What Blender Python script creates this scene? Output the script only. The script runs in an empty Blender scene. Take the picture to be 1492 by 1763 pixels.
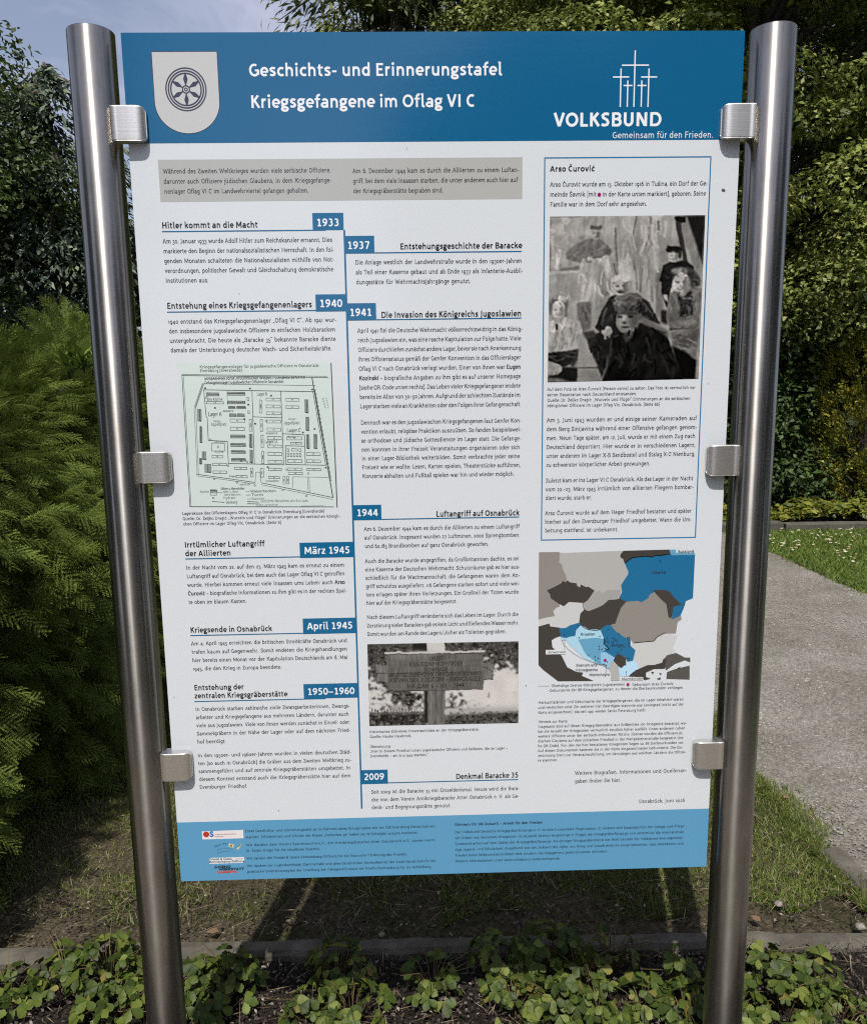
import bpy, bmesh, math, random
import numpy as np
from mathutils import Vector, Matrix

R = math.radians
S = bpy.context.scene
COL = S.collection
rng = np.random.default_rng(7)
random.seed(7)

# ------------------------------------------------------------------ camera
IMG_W, IMG_H, FPX = 1492.0, 1763.0, 1380.0
GZ = 0.20037916 - 1.5                      # ground level below the middle of the board
CAM = Vector((-0.04947312, -1.46223298, 1.5))
cam_d = bpy.data.cameras.new('camera')
cam = bpy.data.objects.new('camera', cam_d)
COL.objects.link(cam)
cam.location = CAM
cam.rotation_euler = (R(80.56603124), R(0.76753138), R(-1.49344058))
cam_d.sensor_fit = 'VERTICAL'
cam_d.sensor_height = 36.0
cam_d.lens = FPX / IMG_H * 36.0
cam_d.clip_start = 0.05
cam_d.clip_end = 500
S.camera = cam

# ------------------------------------------------------------------ daylight
SUN_EL, SUN_SLOPE = 58.0, 0.202
az = math.atan(SUN_SLOPE)
to_sun = Vector((-math.sin(az) * math.cos(R(SUN_EL)), -math.cos(az) * math.cos(R(SUN_EL)), math.sin(R(SUN_EL))))
sun_d = bpy.data.lights.new('sun', 'SUN')
sun_d.energy = 4.9
sun_d.angle = R(0.5)
sun_d.color = (1.0, 0.95, 0.87)
sun = bpy.data.objects.new('sun', sun_d)
COL.objects.link(sun)
sun.rotation_euler = (-to_sun).to_track_quat('-Z', 'Y').to_euler()
sun.location = (-2, -6, 9)

world = bpy.data.worlds.new('World')
S.world = world
world.use_nodes = True
nt = world.node_tree
nt.nodes.clear()
sky = nt.nodes.new('ShaderNodeTexSky')
sky.sky_type = 'NISHITA'
sky.sun_disc = False
sky.sun_elevation = R(SUN_EL)
sky.sun_rotation = R(180 + math.degrees(az))
sky.air_density = 1.0
sky.dust_density = 1.6
sky.ozone_density = 2.0
tc = nt.nodes.new('ShaderNodeTexCoord')
mp = nt.nodes.new('ShaderNodeMapping')
mp.inputs['Scale'].default_value = (1.0, 1.0, 2.6)
nz = nt.nodes.new('ShaderNodeTexNoise')
nz.inputs['Scale'].default_value = 3.4
nz.inputs['Detail'].default_value = 9
nz.inputs['Roughness'].default_value = 0.58
nz.inputs['Distortion'].default_value = 0.5
rp = nt.nodes.new('ShaderNodeValToRGB')
rp.color_ramp.elements[0].position = 0.43
rp.color_ramp.elements[0].color = (0.30, 0.30, 0.30, 1)
rp.color_ramp.elements[1].position = 0.66
rp.color_ramp.elements[1].color = (0.8, 0.8, 0.8, 1)
mx = nt.nodes.new('ShaderNodeMixRGB')
mx.inputs['Color2'].default_value = (5.4, 5.6, 6.9, 1)
bgn = nt.nodes.new('ShaderNodeBackground')
bgn.inputs['Strength'].default_value = 0.106
wo = nt.nodes.new('ShaderNodeOutputWorld')
L = nt.links.new
L(tc.outputs['Generated'], mp.inputs['Vector'])
L(mp.outputs['Vector'], nz.inputs['Vector'])
L(nz.outputs['Fac'], rp.inputs['Fac'])
L(rp.outputs['Color'], mx.inputs['Fac'])
L(sky.outputs['Color'], mx.inputs['Color1'])
# clouds towards the sun are brighter
sx_ = nt.nodes.new('ShaderNodeSeparateXYZ'); L(tc.outputs['Generated'], sx_.inputs['Vector'])
mrx = nt.nodes.new('ShaderNodeMapRange'); mrx.inputs['From Min'].default_value = 0.0; mrx.inputs['From Max'].default_value = -1.0
mrx.inputs['To Min'].default_value = 1.0; mrx.inputs['To Max'].default_value = 2.7
L(sx_.outputs['Y'], mrx.inputs['Value'])
vm = nt.nodes.new('ShaderNodeVectorMath'); vm.operation = 'SCALE'; vm.inputs[0].default_value = (6.0, 6.2, 7.7)
L(mrx.outputs['Result'], vm.inputs['Scale']); L(vm.outputs['Vector'], mx.inputs['Color2'])
L(mx.outputs['Color'], bgn.inputs['Color'])
L(bgn.outputs['Background'], wo.inputs['Surface'])

S.view_settings.view_transform = 'Standard'
S.view_settings.look = 'None'
S.view_settings.exposure = 0.0
S.view_settings.gamma = 1.0
S.view_settings.use_curve_mapping = False
S.cycles.max_bounces = 6
S.cycles.transparent_max_bounces = 6
S.render.film_transparent = False
S.cycles.filter_width = 1.15
S.cycles.use_denoising = False
S.cycles.caustics_reflective = False
S.cycles.caustics_refractive = False

# ------------------------------------------------------------------ helpers
def tag(o, label=None, cat=None, group=None, kind=None):
    if label: o['label'] = label
    if cat: o['category'] = cat
    if group: o['group'] = group
    if kind: o['kind'] = kind
    return o

def empty(name, loc=(0, 0, 0), label=None, cat=None, group=None, rz=0.0):
    o = bpy.data.objects.new(name, None)
    o.empty_display_size = 0.1
    COL.objects.link(o)
    o.location = loc
    o.rotation_euler = (0, 0, rz)
    return tag(o, label, cat, group)

def link(name, me, m, parent=None, smooth=False):
    me.name = name
    o = bpy.data.objects.new(name, me)
    COL.objects.link(o)
    if m is not None and not me.materials:
        for k in (m if isinstance(m, (list, tuple)) else [m]):
            me.materials.append(k)
    if smooth:
        me.polygons.foreach_set('use_smooth', np.ones(len(me.polygons), dtype=bool))
    if parent is not None:
        o.parent = parent
    return o

def np_mesh(verts, faces):
    """verts (N,3), faces (M,k) -> mesh"""
    verts = np.asarray(verts, np.float32)
    faces = np.asarray(faces, np.int32)
    me = bpy.data.meshes.new('mesh')
    me.vertices.add(len(verts))
    me.vertices.foreach_set('co', verts.ravel())
    k = faces.shape[1]
    me.loops.add(faces.size)
    me.loops.foreach_set('vertex_index', faces.ravel())
    me.polygons.add(len(faces))
    me.polygons.foreach_set('loop_start', np.arange(0, faces.size, k, dtype=np.int32))
    me.polygons.foreach_set('loop_total', np.full(len(faces), k, dtype=np.int32))
    me.update(calc_edges=True)
    return me

def py_mesh(verts, faces):
    me = bpy.data.meshes.new('mesh')
    me.from_pydata([tuple(v) for v in verts], [], [tuple(f) for f in faces])
    me.update()
    return me

class MB:
    """collects loose pieces that become ONE mesh"""
    def __init__(self):
        self.v, self.f = [], []
    def add(self, verts, faces):
        b = len(self.v)
        self.v += [tuple(x) for x in verts]
        self.f += [tuple(i + b for i in f) for f in faces]
    def box(self, x0, x1, y0, y1, z0, z1):
        vs = [(x, y, z) for z in (z0, z1) for y in (y0, y1) for x in (x0, x1)]
        self.add(vs, [(0, 2, 3, 1), (4, 5, 7, 6), (0, 1, 5, 4), (2, 6, 7, 3), (0, 4, 6, 2), (1, 3, 7, 5)])
    def tube(self, pts, radii, n=8, cap=True):
        pts = [Vector(p) for p in pts]
        rings = []
        up = Vector((0.13, 0.31, 0.94)).normalized()
        for i, p in enumerate(pts):
            d = (pts[min(i + 1, len(pts) - 1)] - pts[max(i - 1, 0)]).normalized()
            a = d.cross(up)
            if a.length < 1e-3: a = d.cross(Vector((1, 0, 0)))
            a.normalize(); b = d.cross(a)
            r = radii[i]
            rings.append([p + a * (r * math.cos(2 * math.pi * k / n)) + b * (r * math.sin(2 * math.pi * k / n)) for k in range(n)])
        vs = [v for r_ in rings for v in r_]
        fs = [(i * n + k, i * n + (k + 1) % n, (i + 1) * n + (k + 1) % n, (i + 1) * n + k) for i in range(len(pts) - 1) for k in range(n)]
        if cap:
            fs += [tuple(range(n - 1, -1, -1)), tuple((len(pts) - 1) * n + k for k in range(n))]
        self.add(vs, fs)
    def build(self, name, m, parent=None, smooth=False):
        return link(name, py_mesh(self.v, self.f), m, parent, smooth)

_mats = {}
def new_mat(name):
    m = bpy.data.materials.new(name)
    m.use_nodes = True
    return m, m.node_tree, m.node_tree.nodes['Principled BSDF']

def print_mat(rgb, rough=0.14):
    """ink or paint on the glossy laminated board"""
    key = (rgb, rough)
    if key in _mats: return _mats[key]
    m, t, p = new_mat('printed_ink')
    p.inputs['Base Color'].default_value = (*rgb, 1)
    gloss_nodes(t, p, rough)
    _mats[key] = m
    return m

def gloss_nodes(t, p, rough):
    p.inputs['Roughness'].default_value = rough
    p.inputs['IOR'].default_value = 1.47
    c = t.nodes.new('ShaderNodeTexCoord')
    g = t.nodes.new('ShaderNodeMapping')
    g.inputs['Scale'].default_value = (14, 14, 60)
    n = t.nodes.new('ShaderNodeTexNoise')
    n.inputs['Scale'].default_value = 1.0
    n.inputs['Detail'].default_value = 4
    b = t.nodes.new('ShaderNodeBump')
    b.inputs['Strength'].default_value = 0.06
    b.inputs['Distance'].default_value = 0.0015
    t.links.new(c.outputs['Object'], g.inputs['Vector'])
    t.links.new(g.outputs['Vector'], n.inputs['Vector'])
    t.links.new(n.outputs['Fac'], b.inputs['Height'])
    t.links.new(b.outputs['Normal'], p.inputs['Normal'])

def srgb(r, g, b):
    f = lambda c: (c / 12.92 if c <= 0.04045 else ((c + 0.055) / 1.055) ** 2.4)
    return tuple(round(f(x / 255.0), 5) for x in (r, g, b))
# ------------------------------------------------------------------ the board: photograph pixel -> point on its face (y = 0)
CR = cam.rotation_euler.to_matrix()
def ray(px, py):
    return CR @ Vector(((px - IMG_W / 2) / FPX, -(py - IMG_H / 2) / FPX, -1.0))
def on_board(px, py):
    d = ray(px, py)
    t = (0.0 - CAM.y) / d.y
    q = CAM + d * t
    return q.x, q.z
def board_x_at(px, z):
    """x of the board point at height z that stands under photo column px"""
    y0, y1 = -200.0, 2200.0
    for _ in range(40):
        m = (y0 + y1) / 2
        if on_board(px, m)[1] > z: y0 = m
        else: y1 = m
    return on_board(px, m)[0]
PW, PH = 1.05, 1.5532
ZC = -GZ                        # height of the board's middle
Z0, Z1 = ZC - PH / 2, ZC + PH / 2

class Crop:
    """reading frame of one enlarged detail of the layout"""
    def __init__(self, ox, oy, s): self.o = (ox, oy, s)
    def __call__(self, x, y): return on_board(self.o[0] + x / self.o[2], self.o[1] + y / self.o[2])

class Ink:
    """flat printed shapes on the board's face; lift = layer number"""
    STEP = 0.00012
    def __init__(self, lift=1):
        self.v, self.f, self.lift, self.k = [], [], lift, 0
    def y(self):
        self.k += 1
        return -self.STEP * self.lift - 0.000012 * (self.k % 7)
    def poly(self, pts):
        y = self.y(); b = len(self.v)
        self.v += [(x, y, z) for x, z in pts]
        self.f.append(tuple(range(b, b + len(pts))))
    def line(self, pts, w, closed=False):
        if closed: pts = list(pts) + [pts[0]]
        for (x0, z0), (x1, z1) in zip(pts[:-1], pts[1:]):
            dx, dz = x1 - x0, z1 - z0
            l = math.hypot(dx, dz)
            if l < 1e-7: continue
            nx, nz = -dz / l * w / 2, dx / l * w / 2
            ex, ez = dx / l * w * 0.3, dz / l * w * 0.3
            self.poly([(x0 + nx - ex, z0 + nz - ez), (x1 + nx + ex, z1 + nz + ez), (x1 - nx + ex, z1 - nz + ez), (x0 - nx - ex, z0 - nz - ez)])
    def strip(self, pts, w, closed=False):
        """a line with mitred joints"""
        n = len(pts); y = self.y(); b = len(self.v)
        for i, (x, z) in enumerate(pts):
            a = pts[(i - 1) % n] if (closed or i > 0) else pts[i]
            c = pts[(i + 1) % n] if (closed or i < n - 1) else pts[i]
            def nrm(p, q):
                l = math.hypot(q[0] - p[0], q[1] - p[1]) or 1e-9
                return (-(q[1] - p[1]) / l, (q[0] - p[0]) / l)
            n0 = nrm(a, (x, z)) if a != (x, z) else nrm((x, z), c)
            n1 = nrm((x, z), c) if c != (x, z) else n0
            mx_, mz_ = n0[0] + n1[0], n0[1] + n1[1]
            l2 = max(mx_ * mx_ + mz_ * mz_, 0.6)
            k = w / l2
            self.v += [(x + mx_ * k, y, z + mz_ * k), (x - mx_ * k, y, z - mz_ * k)]
        for i in range(n if closed else n - 1):
            j = (i + 1) % n
            self.f.append((b + 2 * i, b + 2 * j, b + 2 * j + 1, b + 2 * i + 1))
    def rect(self, x0, z0, x1, z1):
        self.poly([(x0, z0), (x1, z0), (x1, z1), (x0, z1)])
    def disc(self, x, z, r, n=20, rz=None):
        rz = rz or r
        self.poly([(x + r * math.cos(2 * math.pi * i / n), z + rz * math.sin(2 * math.pi * i / n)) for i in range(n)])
    def ring(self, x, z, r0, r1, n=56):
        y = self.y(); b = len(self.v)
        for i in range(n):
            a = 2 * math.pi * i / n
            self.v += [(x + r0 * math.cos(a), y, z + r0 * math.sin(a)), (x + r1 * math.cos(a), y, z + r1 * math.sin(a))]
        self.f += [(b + 2 * i, b + 2 * i + 1, b + 2 * ((i + 1) % n) + 1, b + 2 * ((i + 1) % n)) for i in range(n)]
    def build(self, name, rgb, parent, label=None, rough=0.14):
        me = py_mesh(self.v, self.f)
        # every face looks towards the reader (-y)
        bm = bmesh.new(); bm.from_mesh(me)
        for f in bm.faces:
            f.normal_update()
            if f.normal.y > 0: f.normal_flip()
        bm.to_mesh(me); bm.free()
        o = link(name, me, print_mat(rgb, rough), parent)
        if label: o['label'] = label
        return o

# ------------------------------------------------------------------ a slab-serif alphabet drawn as strokes (x-height 50, capitals 70)
T_, SF = 9.4, 5.4
def st(x, y0, y1, b='', t=''):
    r = [('l', x, y0, x, y1, T_)]
    for code, y, sg in ((b, y0 + SF / 2, 1), (t, y1 - SF / 2, -1)):
        if code: r.append(('l', x - (9 if code in 'lb' else 3), y, x + (8.5 if code in 'rb' else 3), y, SF))
    return r
def ar(cx, cy, rx, ry, a0=0, a1=360): return [('a', cx, cy, rx, ry, a0, a1)]
def ln(*p): return [('l', *p, T_)]
def th(*p): return [('l', *p, SF)]
def hs(x0, x1, y): return [('l', x0, y, x1, y, SF)]
def pl(*p): return [('p', p)]
def dot(x, y): return [('d', x, y)]
G = {
 'a': (48, ar(23, 14.5, 13, 13) + st(37, 3, 34, 'r') + ar(24, 33, 13, 14, 5, 150)),
 'b': (54, st(12, 2, 76, '', 'l') + ar(28, 25, 17, 22)), 'c': (46, ar(27, 25, 18, 22, 45, 315)),
 'd': (56, st(43, 3, 76, 'r', 'l') + ar(27, 25, 17, 22)), 'e': (50, ar(26, 25, 18, 22, 0, 310) + th(9, 26, 44, 26)),
 'f': (32, st(14, 3, 58, 'b') + ar(25, 58, 11, 14, 180, 50) + hs(3, 30, 47)),
 'g': (52, ar(26, 26, 16, 21) + st(42, -8, 50, '', 'r') + ar(27, -8, 15, 12, 0, -150)),
 'h': (58, st(12, 3, 76, 'b', 'l') + ar(28, 30, 17, 17, 180, 0) + st(45, 3, 31, 'b')),
 'i': (26, st(13, 3, 48, 'b', 'l') + dot(13, 65)), 'j': (24, st(13, -10, 48, '', 'l') + ar(4, -10, 9, 9, 0, -110) + dot(13, 65)),
 'k': (54, st(12, 3, 76, 'b', 'l') + ln(14, 20, 40, 46) + ln(24, 30, 44, 4) + hs(32, 50, 47) + hs(36, 54, 3)),
 'l': (26, st(13, 3, 76, 'b', 'l')),
 'm': (84, st(12, 3, 48, 'b', 'l') + ar(26, 30, 15, 17, 180, 0) + st(42, 3, 31, 'b') + ar(57, 30, 15, 17, 180, 0) + st(72, 3, 31, 'b')),
 'n': (58, st(12, 3, 48, 'b', 'l') + ar(28, 30, 17, 17, 180, 0) + st(45, 3, 31, 'b')), 'o': (54, ar(27, 25, 19, 22)),
 'p': (55, st(12, -19, 48, 'b', 'l') + ar(28, 25, 17, 22)), 'q': (55, st(43, -19, 48, 'b', 'r') + ar(27, 25, 17, 22)),
 'r': (40, st(13, 3, 48, 'b', 'l') + ar(28, 31, 15, 16, 180, 60)),
 's': (42, pl(36, 38, 30, 46, 16, 47, 8, 38, 11, 29, 30, 21, 35, 12, 28, 4, 14, 3, 7, 11)),
 't': (34, st(14, 12, 62) + ar(24, 13, 10, 10, 180, 300) + hs(3, 31, 47)),
 'u': (58, st(12, 18, 48, '', 'l') + ar(28, 19, 16, 16, 180, 360) + st(45, 3, 48, 'r', 'l')),
 'v': (50, ln(8, 48, 25, 2) + ln(25, 2, 42, 48) + hs(0, 17, 47) + hs(34, 50, 47)),
 'w': (74, ln(8, 48, 22, 2) + ln(22, 2, 37, 46) + ln(37, 46, 52, 2) + ln(52, 2, 66, 48) + hs(0, 16, 47) + hs(59, 74, 47)),
 'x': (50, ln(9, 46, 42, 4) + ln(41, 46, 8, 4) + hs(1, 17, 47) + hs(34, 50, 47) + hs(0, 16, 3) + hs(34, 50, 3)),
 'y': (50, ln(8, 48, 26, 2) + ln(42, 48, 20, -16) + hs(0, 17, 47) + hs(34, 50, 47) + th(20, -16, 6, -18)),
 'z': (46, hs(7, 40, 46) + ln(39, 44, 8, 5) + hs(7, 41, 3)),
 'ß': (56, st(14, 3, 60, 'l') + ar(27, 60, 13, 12, 180, -60) + pl(34, 50, 28, 40, 40, 29, 46, 16, 38, 4, 26, 4)),
 'A': (66, ln(8, 3, 32, 69) + ln(34, 69, 58, 3) + th(18, 24, 48, 24) + hs(0, 19, 3) + hs(47, 66, 3)),
 'B': (60, st(15, 3, 67) + hs(4, 32, 67) + hs(4, 34, 3) + ar(32, 52, 15, 15, 90, -90) + hs(15, 34, 37) + ar(34, 20, 17, 17, 90, -90)),
 'C': (60, ar(33, 35, 24, 32, 50, 310) + st(52, 50, 66)), 'D': (68, st(15, 3, 67) + hs(4, 34, 67) + hs(4, 34, 3) + ar(34, 35, 25, 32, 90, -90)),
 'E': (56, st(15, 3, 67) + hs(4, 49, 67) + hs(4, 51, 3) + hs(15, 42, 36) + st(48, 54, 66) + st(50, 4, 16)),
 'F': (54, st(15, 3, 67, 'b') + hs(4, 49, 67) + hs(15, 42, 36) + st(48, 54, 66)),
 'G': (66, ar(33, 35, 24, 32, 50, 350) + st(56, 6, 30) + hs(42, 66, 31)),
 'H': (74, st(16, 3, 67, 'b', 'b') + st(58, 3, 67, 'b', 'b') + hs(16, 58, 36)), 'I': (32, st(16, 3, 67, 'b', 'b')),
 'J': (36, st(20, 2, 67, '', 'b') + ar(8, 2, 12, 14, 0, -110)),
 'K': (66, st(15, 3, 67, 'b', 'b') + ln(17, 30, 52, 66) + ln(28, 42, 57, 4) + hs(42, 62, 67) + hs(46, 66, 3)),
 'L': (54, st(15, 3, 67, 'l', 'b') + hs(10, 50, 3) + st(49, 4, 18)),
 'M': (86, st(14, 3, 67, 'b', 'l') + ln(16, 66, 43, 10) + ln(43, 10, 70, 66) + st(72, 3, 67, 'b', 'r')),
 'N': (74, st(15, 3, 67, 'b', 'l') + ln(16, 66, 57, 4) + st(58, 3, 67, '', 'b')), 'O': (70, ar(35, 35, 26, 32)),
 'P': (58, st(15, 3, 67, 'b') + hs(4, 32, 67) + ar(32, 49, 17, 18, 90, -90) + hs(15, 32, 31)),
 'Q': (70, ar(35, 35, 26, 32) + ln(38, 14, 58, -8)),
 'R': (64, st(15, 3, 67, 'b') + hs(4, 32, 67) + ar(32, 51, 16, 16, 90, -90) + hs(15, 32, 35) + ln(32, 35, 54, 4) + hs(46, 64, 3)),
 'S': (52, pl(43, 55, 36, 65, 20, 67, 10, 57, 13, 43, 38, 30, 44, 17, 36, 5, 18, 3, 8, 14) + st(43, 52, 66) + st(8, 4, 16)),
 'T': (60, st(30, 3, 67, 'b') + hs(6, 54, 67) + st(8, 52, 66) + st(52, 52, 66)),
 'U': (70, st(15, 26, 67, '', 'b') + ar(35, 26, 20, 23, 180, 360) + st(55, 26, 67, '', 'b')),
 'V': (64, ln(9, 67, 32, 2) + ln(32, 2, 55, 67) + hs(0, 20, 67) + hs(45, 64, 67)),
 'W': (94, ln(9, 67, 28, 2) + ln(28, 2, 47, 64) + ln(47, 64, 66, 2) + ln(66, 2, 85, 67) + hs(0, 19, 67) + hs(75, 94, 67)),
 'X': (64, ln(10, 66, 54, 4) + ln(54, 66, 10, 4) + hs(1, 20, 67) + hs(44, 63, 67) + hs(1, 20, 3) + hs(44, 63, 3)),
 'Z': (56, hs(8, 50, 67) + ln(49, 65, 8, 5) + hs(7, 51, 3) + st(9, 54, 66) + st(50, 4, 16)),
 '0': (52, ar(26, 25, 18, 22)), '1': (32, st(17, 3, 48, 'b') + th(16, 47, 6, 40)),
 '2': (44, ar(21, 34, 13, 13, 160, -40) + ln(31, 26, 8, 4) + hs(7, 38, 3)),
 '3': (44, ar(20, 33, 13, 13, 150, -80) + ar(20, 2, 15, 18, 85, -150)),
 '4': (50, ln(33, 48, 6, 8) + hs(5, 46, 7) + st(33, -18, 46)), '5': (44, hs(14, 38, 46) + ln(14, 46, 12, 22) + ar(20, 3, 16, 19, 110, -150)),
 '6': (50, ar(26, 22, 17, 20) + pl(9, 24, 12, 46, 24, 62, 36, 67)), '7': (44, hs(6, 40, 46) + ln(39, 44, 18, -18)),
 '8': (50, ar(25, 52, 14, 15) + ar(25, 20, 17, 18)), '9': (50, ar(24, 26, 17, 20) + pl(41, 24, 38, 4, 28, -12, 14, -18)),
 '.': (22, dot(10, 4)), ',': (22, ln(12, 6, 6, -10)), ':': (22, dot(11, 6) + dot(11, 40)), ';': (22, ln(12, 6, 6, -10) + dot(11, 40)),
 '-': (32, [('l', 5, 23, 27, 23, 7)]), '–': (50, [('l', 4, 23, 46, 23, 7)]), '/': (36, ln(4, -8, 32, 72)),
 '(': (30, pl(24, 74, 12, 74, 12, -14, 24, -14)), ')': (30, pl(6, 74, 18, 74, 18, -14, 6, -14)),
 '„': (34, ln(12, 6, 7, -10) + ln(26, 6, 21, -10)), '“': (34, ln(9, 62, 13, 74) + ln(23, 62, 27, 74)), '=': (44, hs(5, 40, 32) + hs(5, 40, 16)),
 '&': (66, ar(28, 52, 13, 15) + ar(26, 19, 19, 17) + ln(22, 42, 58, 3)), '•': (30, [('d', 14, 24), ('d', 14, 28), ('d', 17, 26)]), ' ': (22, []),
}
for c, b in (('ä', 'a'), ('ö', 'o'), ('ü', 'u')):
    w = G[b][0]; G[c] = (w, G[b][1] + dot(w / 2 - 10, 65) + dot(w / 2 + 9, 65))
for c, b in (('Ä', 'A'), ('Ö', 'O'), ('Ü', 'U')):
    w = G[b][0]; G[c] = (w, G[b][1] + dot(w / 2 - 10, 84) + dot(w / 2 + 9, 84))
for c, b, y in (('č', 'c', 60), ('š', 's', 60), ('ž', 'z', 60), ('Č', 'C', 78), ('Š', 'S', 78), ('Ž', 'Z', 78)):
    w = G[b][0]; G[c] = (w, G[b][1] + th(w / 2 - 10, y + 10, w / 2, y) + th(w / 2, y, w / 2 + 10, y + 10))
G['ć'] = (G['c'][0], G['c'][1] + th(22, 58, 34, 70))

def glyph(ink, ch, x0, z0, sx, sz, bold, table=None, seg=30, tw=T_, dr=6.0):
    table = table or G
    adv, prims = table.get(ch, table['o'])
    k = bold
    for p in prims:
        if p[0] == 'l':
            _, xa, ya, xb, yb, w = p
            ink.strip([(x0 + xa * sx, z0 + ya * sz), (x0 + xb * sx, z0 + yb * sz)], w * k * (sx * 0.5 + sz * 0.5))
        elif p[0] == 'a':
            _, cx, cy, rx, ry, a0, a1 = p
            n = max(3, int(abs(a1 - a0) / seg))
            ink.strip([(x0 + (cx + rx * math.cos(R(a0 + (a1 - a0) * i / n))) * sx, z0 + (cy + ry * math.sin(R(a0 + (a1 - a0) * i / n))) * sz) for i in range(n + (0 if abs(a1 - a0) == 360 else 1))], tw * k * 0.96 * (sx * 0.5 + sz * 0.5), abs(a1 - a0) == 360)
        elif p[0] == 'p':
            q = p[1]
            ink.strip([(x0 + q[i] * sx, z0 + q[i + 1] * sz) for i in range(0, len(q), 2)], tw * k * 0.94 * (sx * 0.5 + sz * 0.5))
        else:
            ink.disc(x0 + p[1] * sx, z0 + p[2] * sz, dr * k * (sx + sz) / 2, 8 if seg > 20 else 16)

def slab_line(ink, text, x, z, xr, h, bold=1.0, just=True, bold_words=()):
    """one line of slab text from x to xr (board units) on baseline z, x-height h"""
    sz = h / 50.0
    nat = sum(G.get(c, G['o'])[0] for c in text if c != ' ')
    nsp = text.count(' ')
    if xr is None:
        sx = sz * 0.80; sp = 22 * sx
    else:
        w = xr - x
        sx = sz * 0.90
        sp = (w - nat * sx) / max(nsp, 1)
        lo, hi = (13 * sz, 30 * sz) if just else (14 * sz, 22 * sz)
        if nsp == 0 or sp < lo or sp > hi:
            sp = min(max(sp, lo), hi) if nsp else 0
            sx = (w - nsp * sp) / nat
    words = text.split(' ')
    for wd in words:
        b = bold * (1.45 if any(wd.startswith(q) for q in bold_words) else 1.0)
        for c in wd:
            glyph(ink, c, x, z, sx, sz, b)
            x += G.get(c, G['o'])[0] * sx
        x += sp

def para(parent, lines, p0, p1, xrs, xh, rgb=None, bold=1.0, name='paragraph', bold_words=(), lift=3):
    """lines of one paragraph; p0/p1 = photo points of first and last baseline start, xrs = photo columns of line ends"""
    ink = Ink(lift)
    n = len(lines)
    a, b = on_board(*p0), on_board(*p1)
    for i, tx in enumerate(lines):
        t = i / (n - 1) if n > 1 else 0
        x, z = a[0] + (b[0] - a[0]) * t, a[1] + (b[1] - a[1]) * t
        r = xrs[i] if i < len(xrs) else None
        xr = board_x_at(r, z) if r else None
        slab_line(ink, tx, x, z, xr, xh, bold, True, bold_words)
    return ink.build(name, rgb or INK, parent)

INK = (0.034, 0.035, 0.038)

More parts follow.
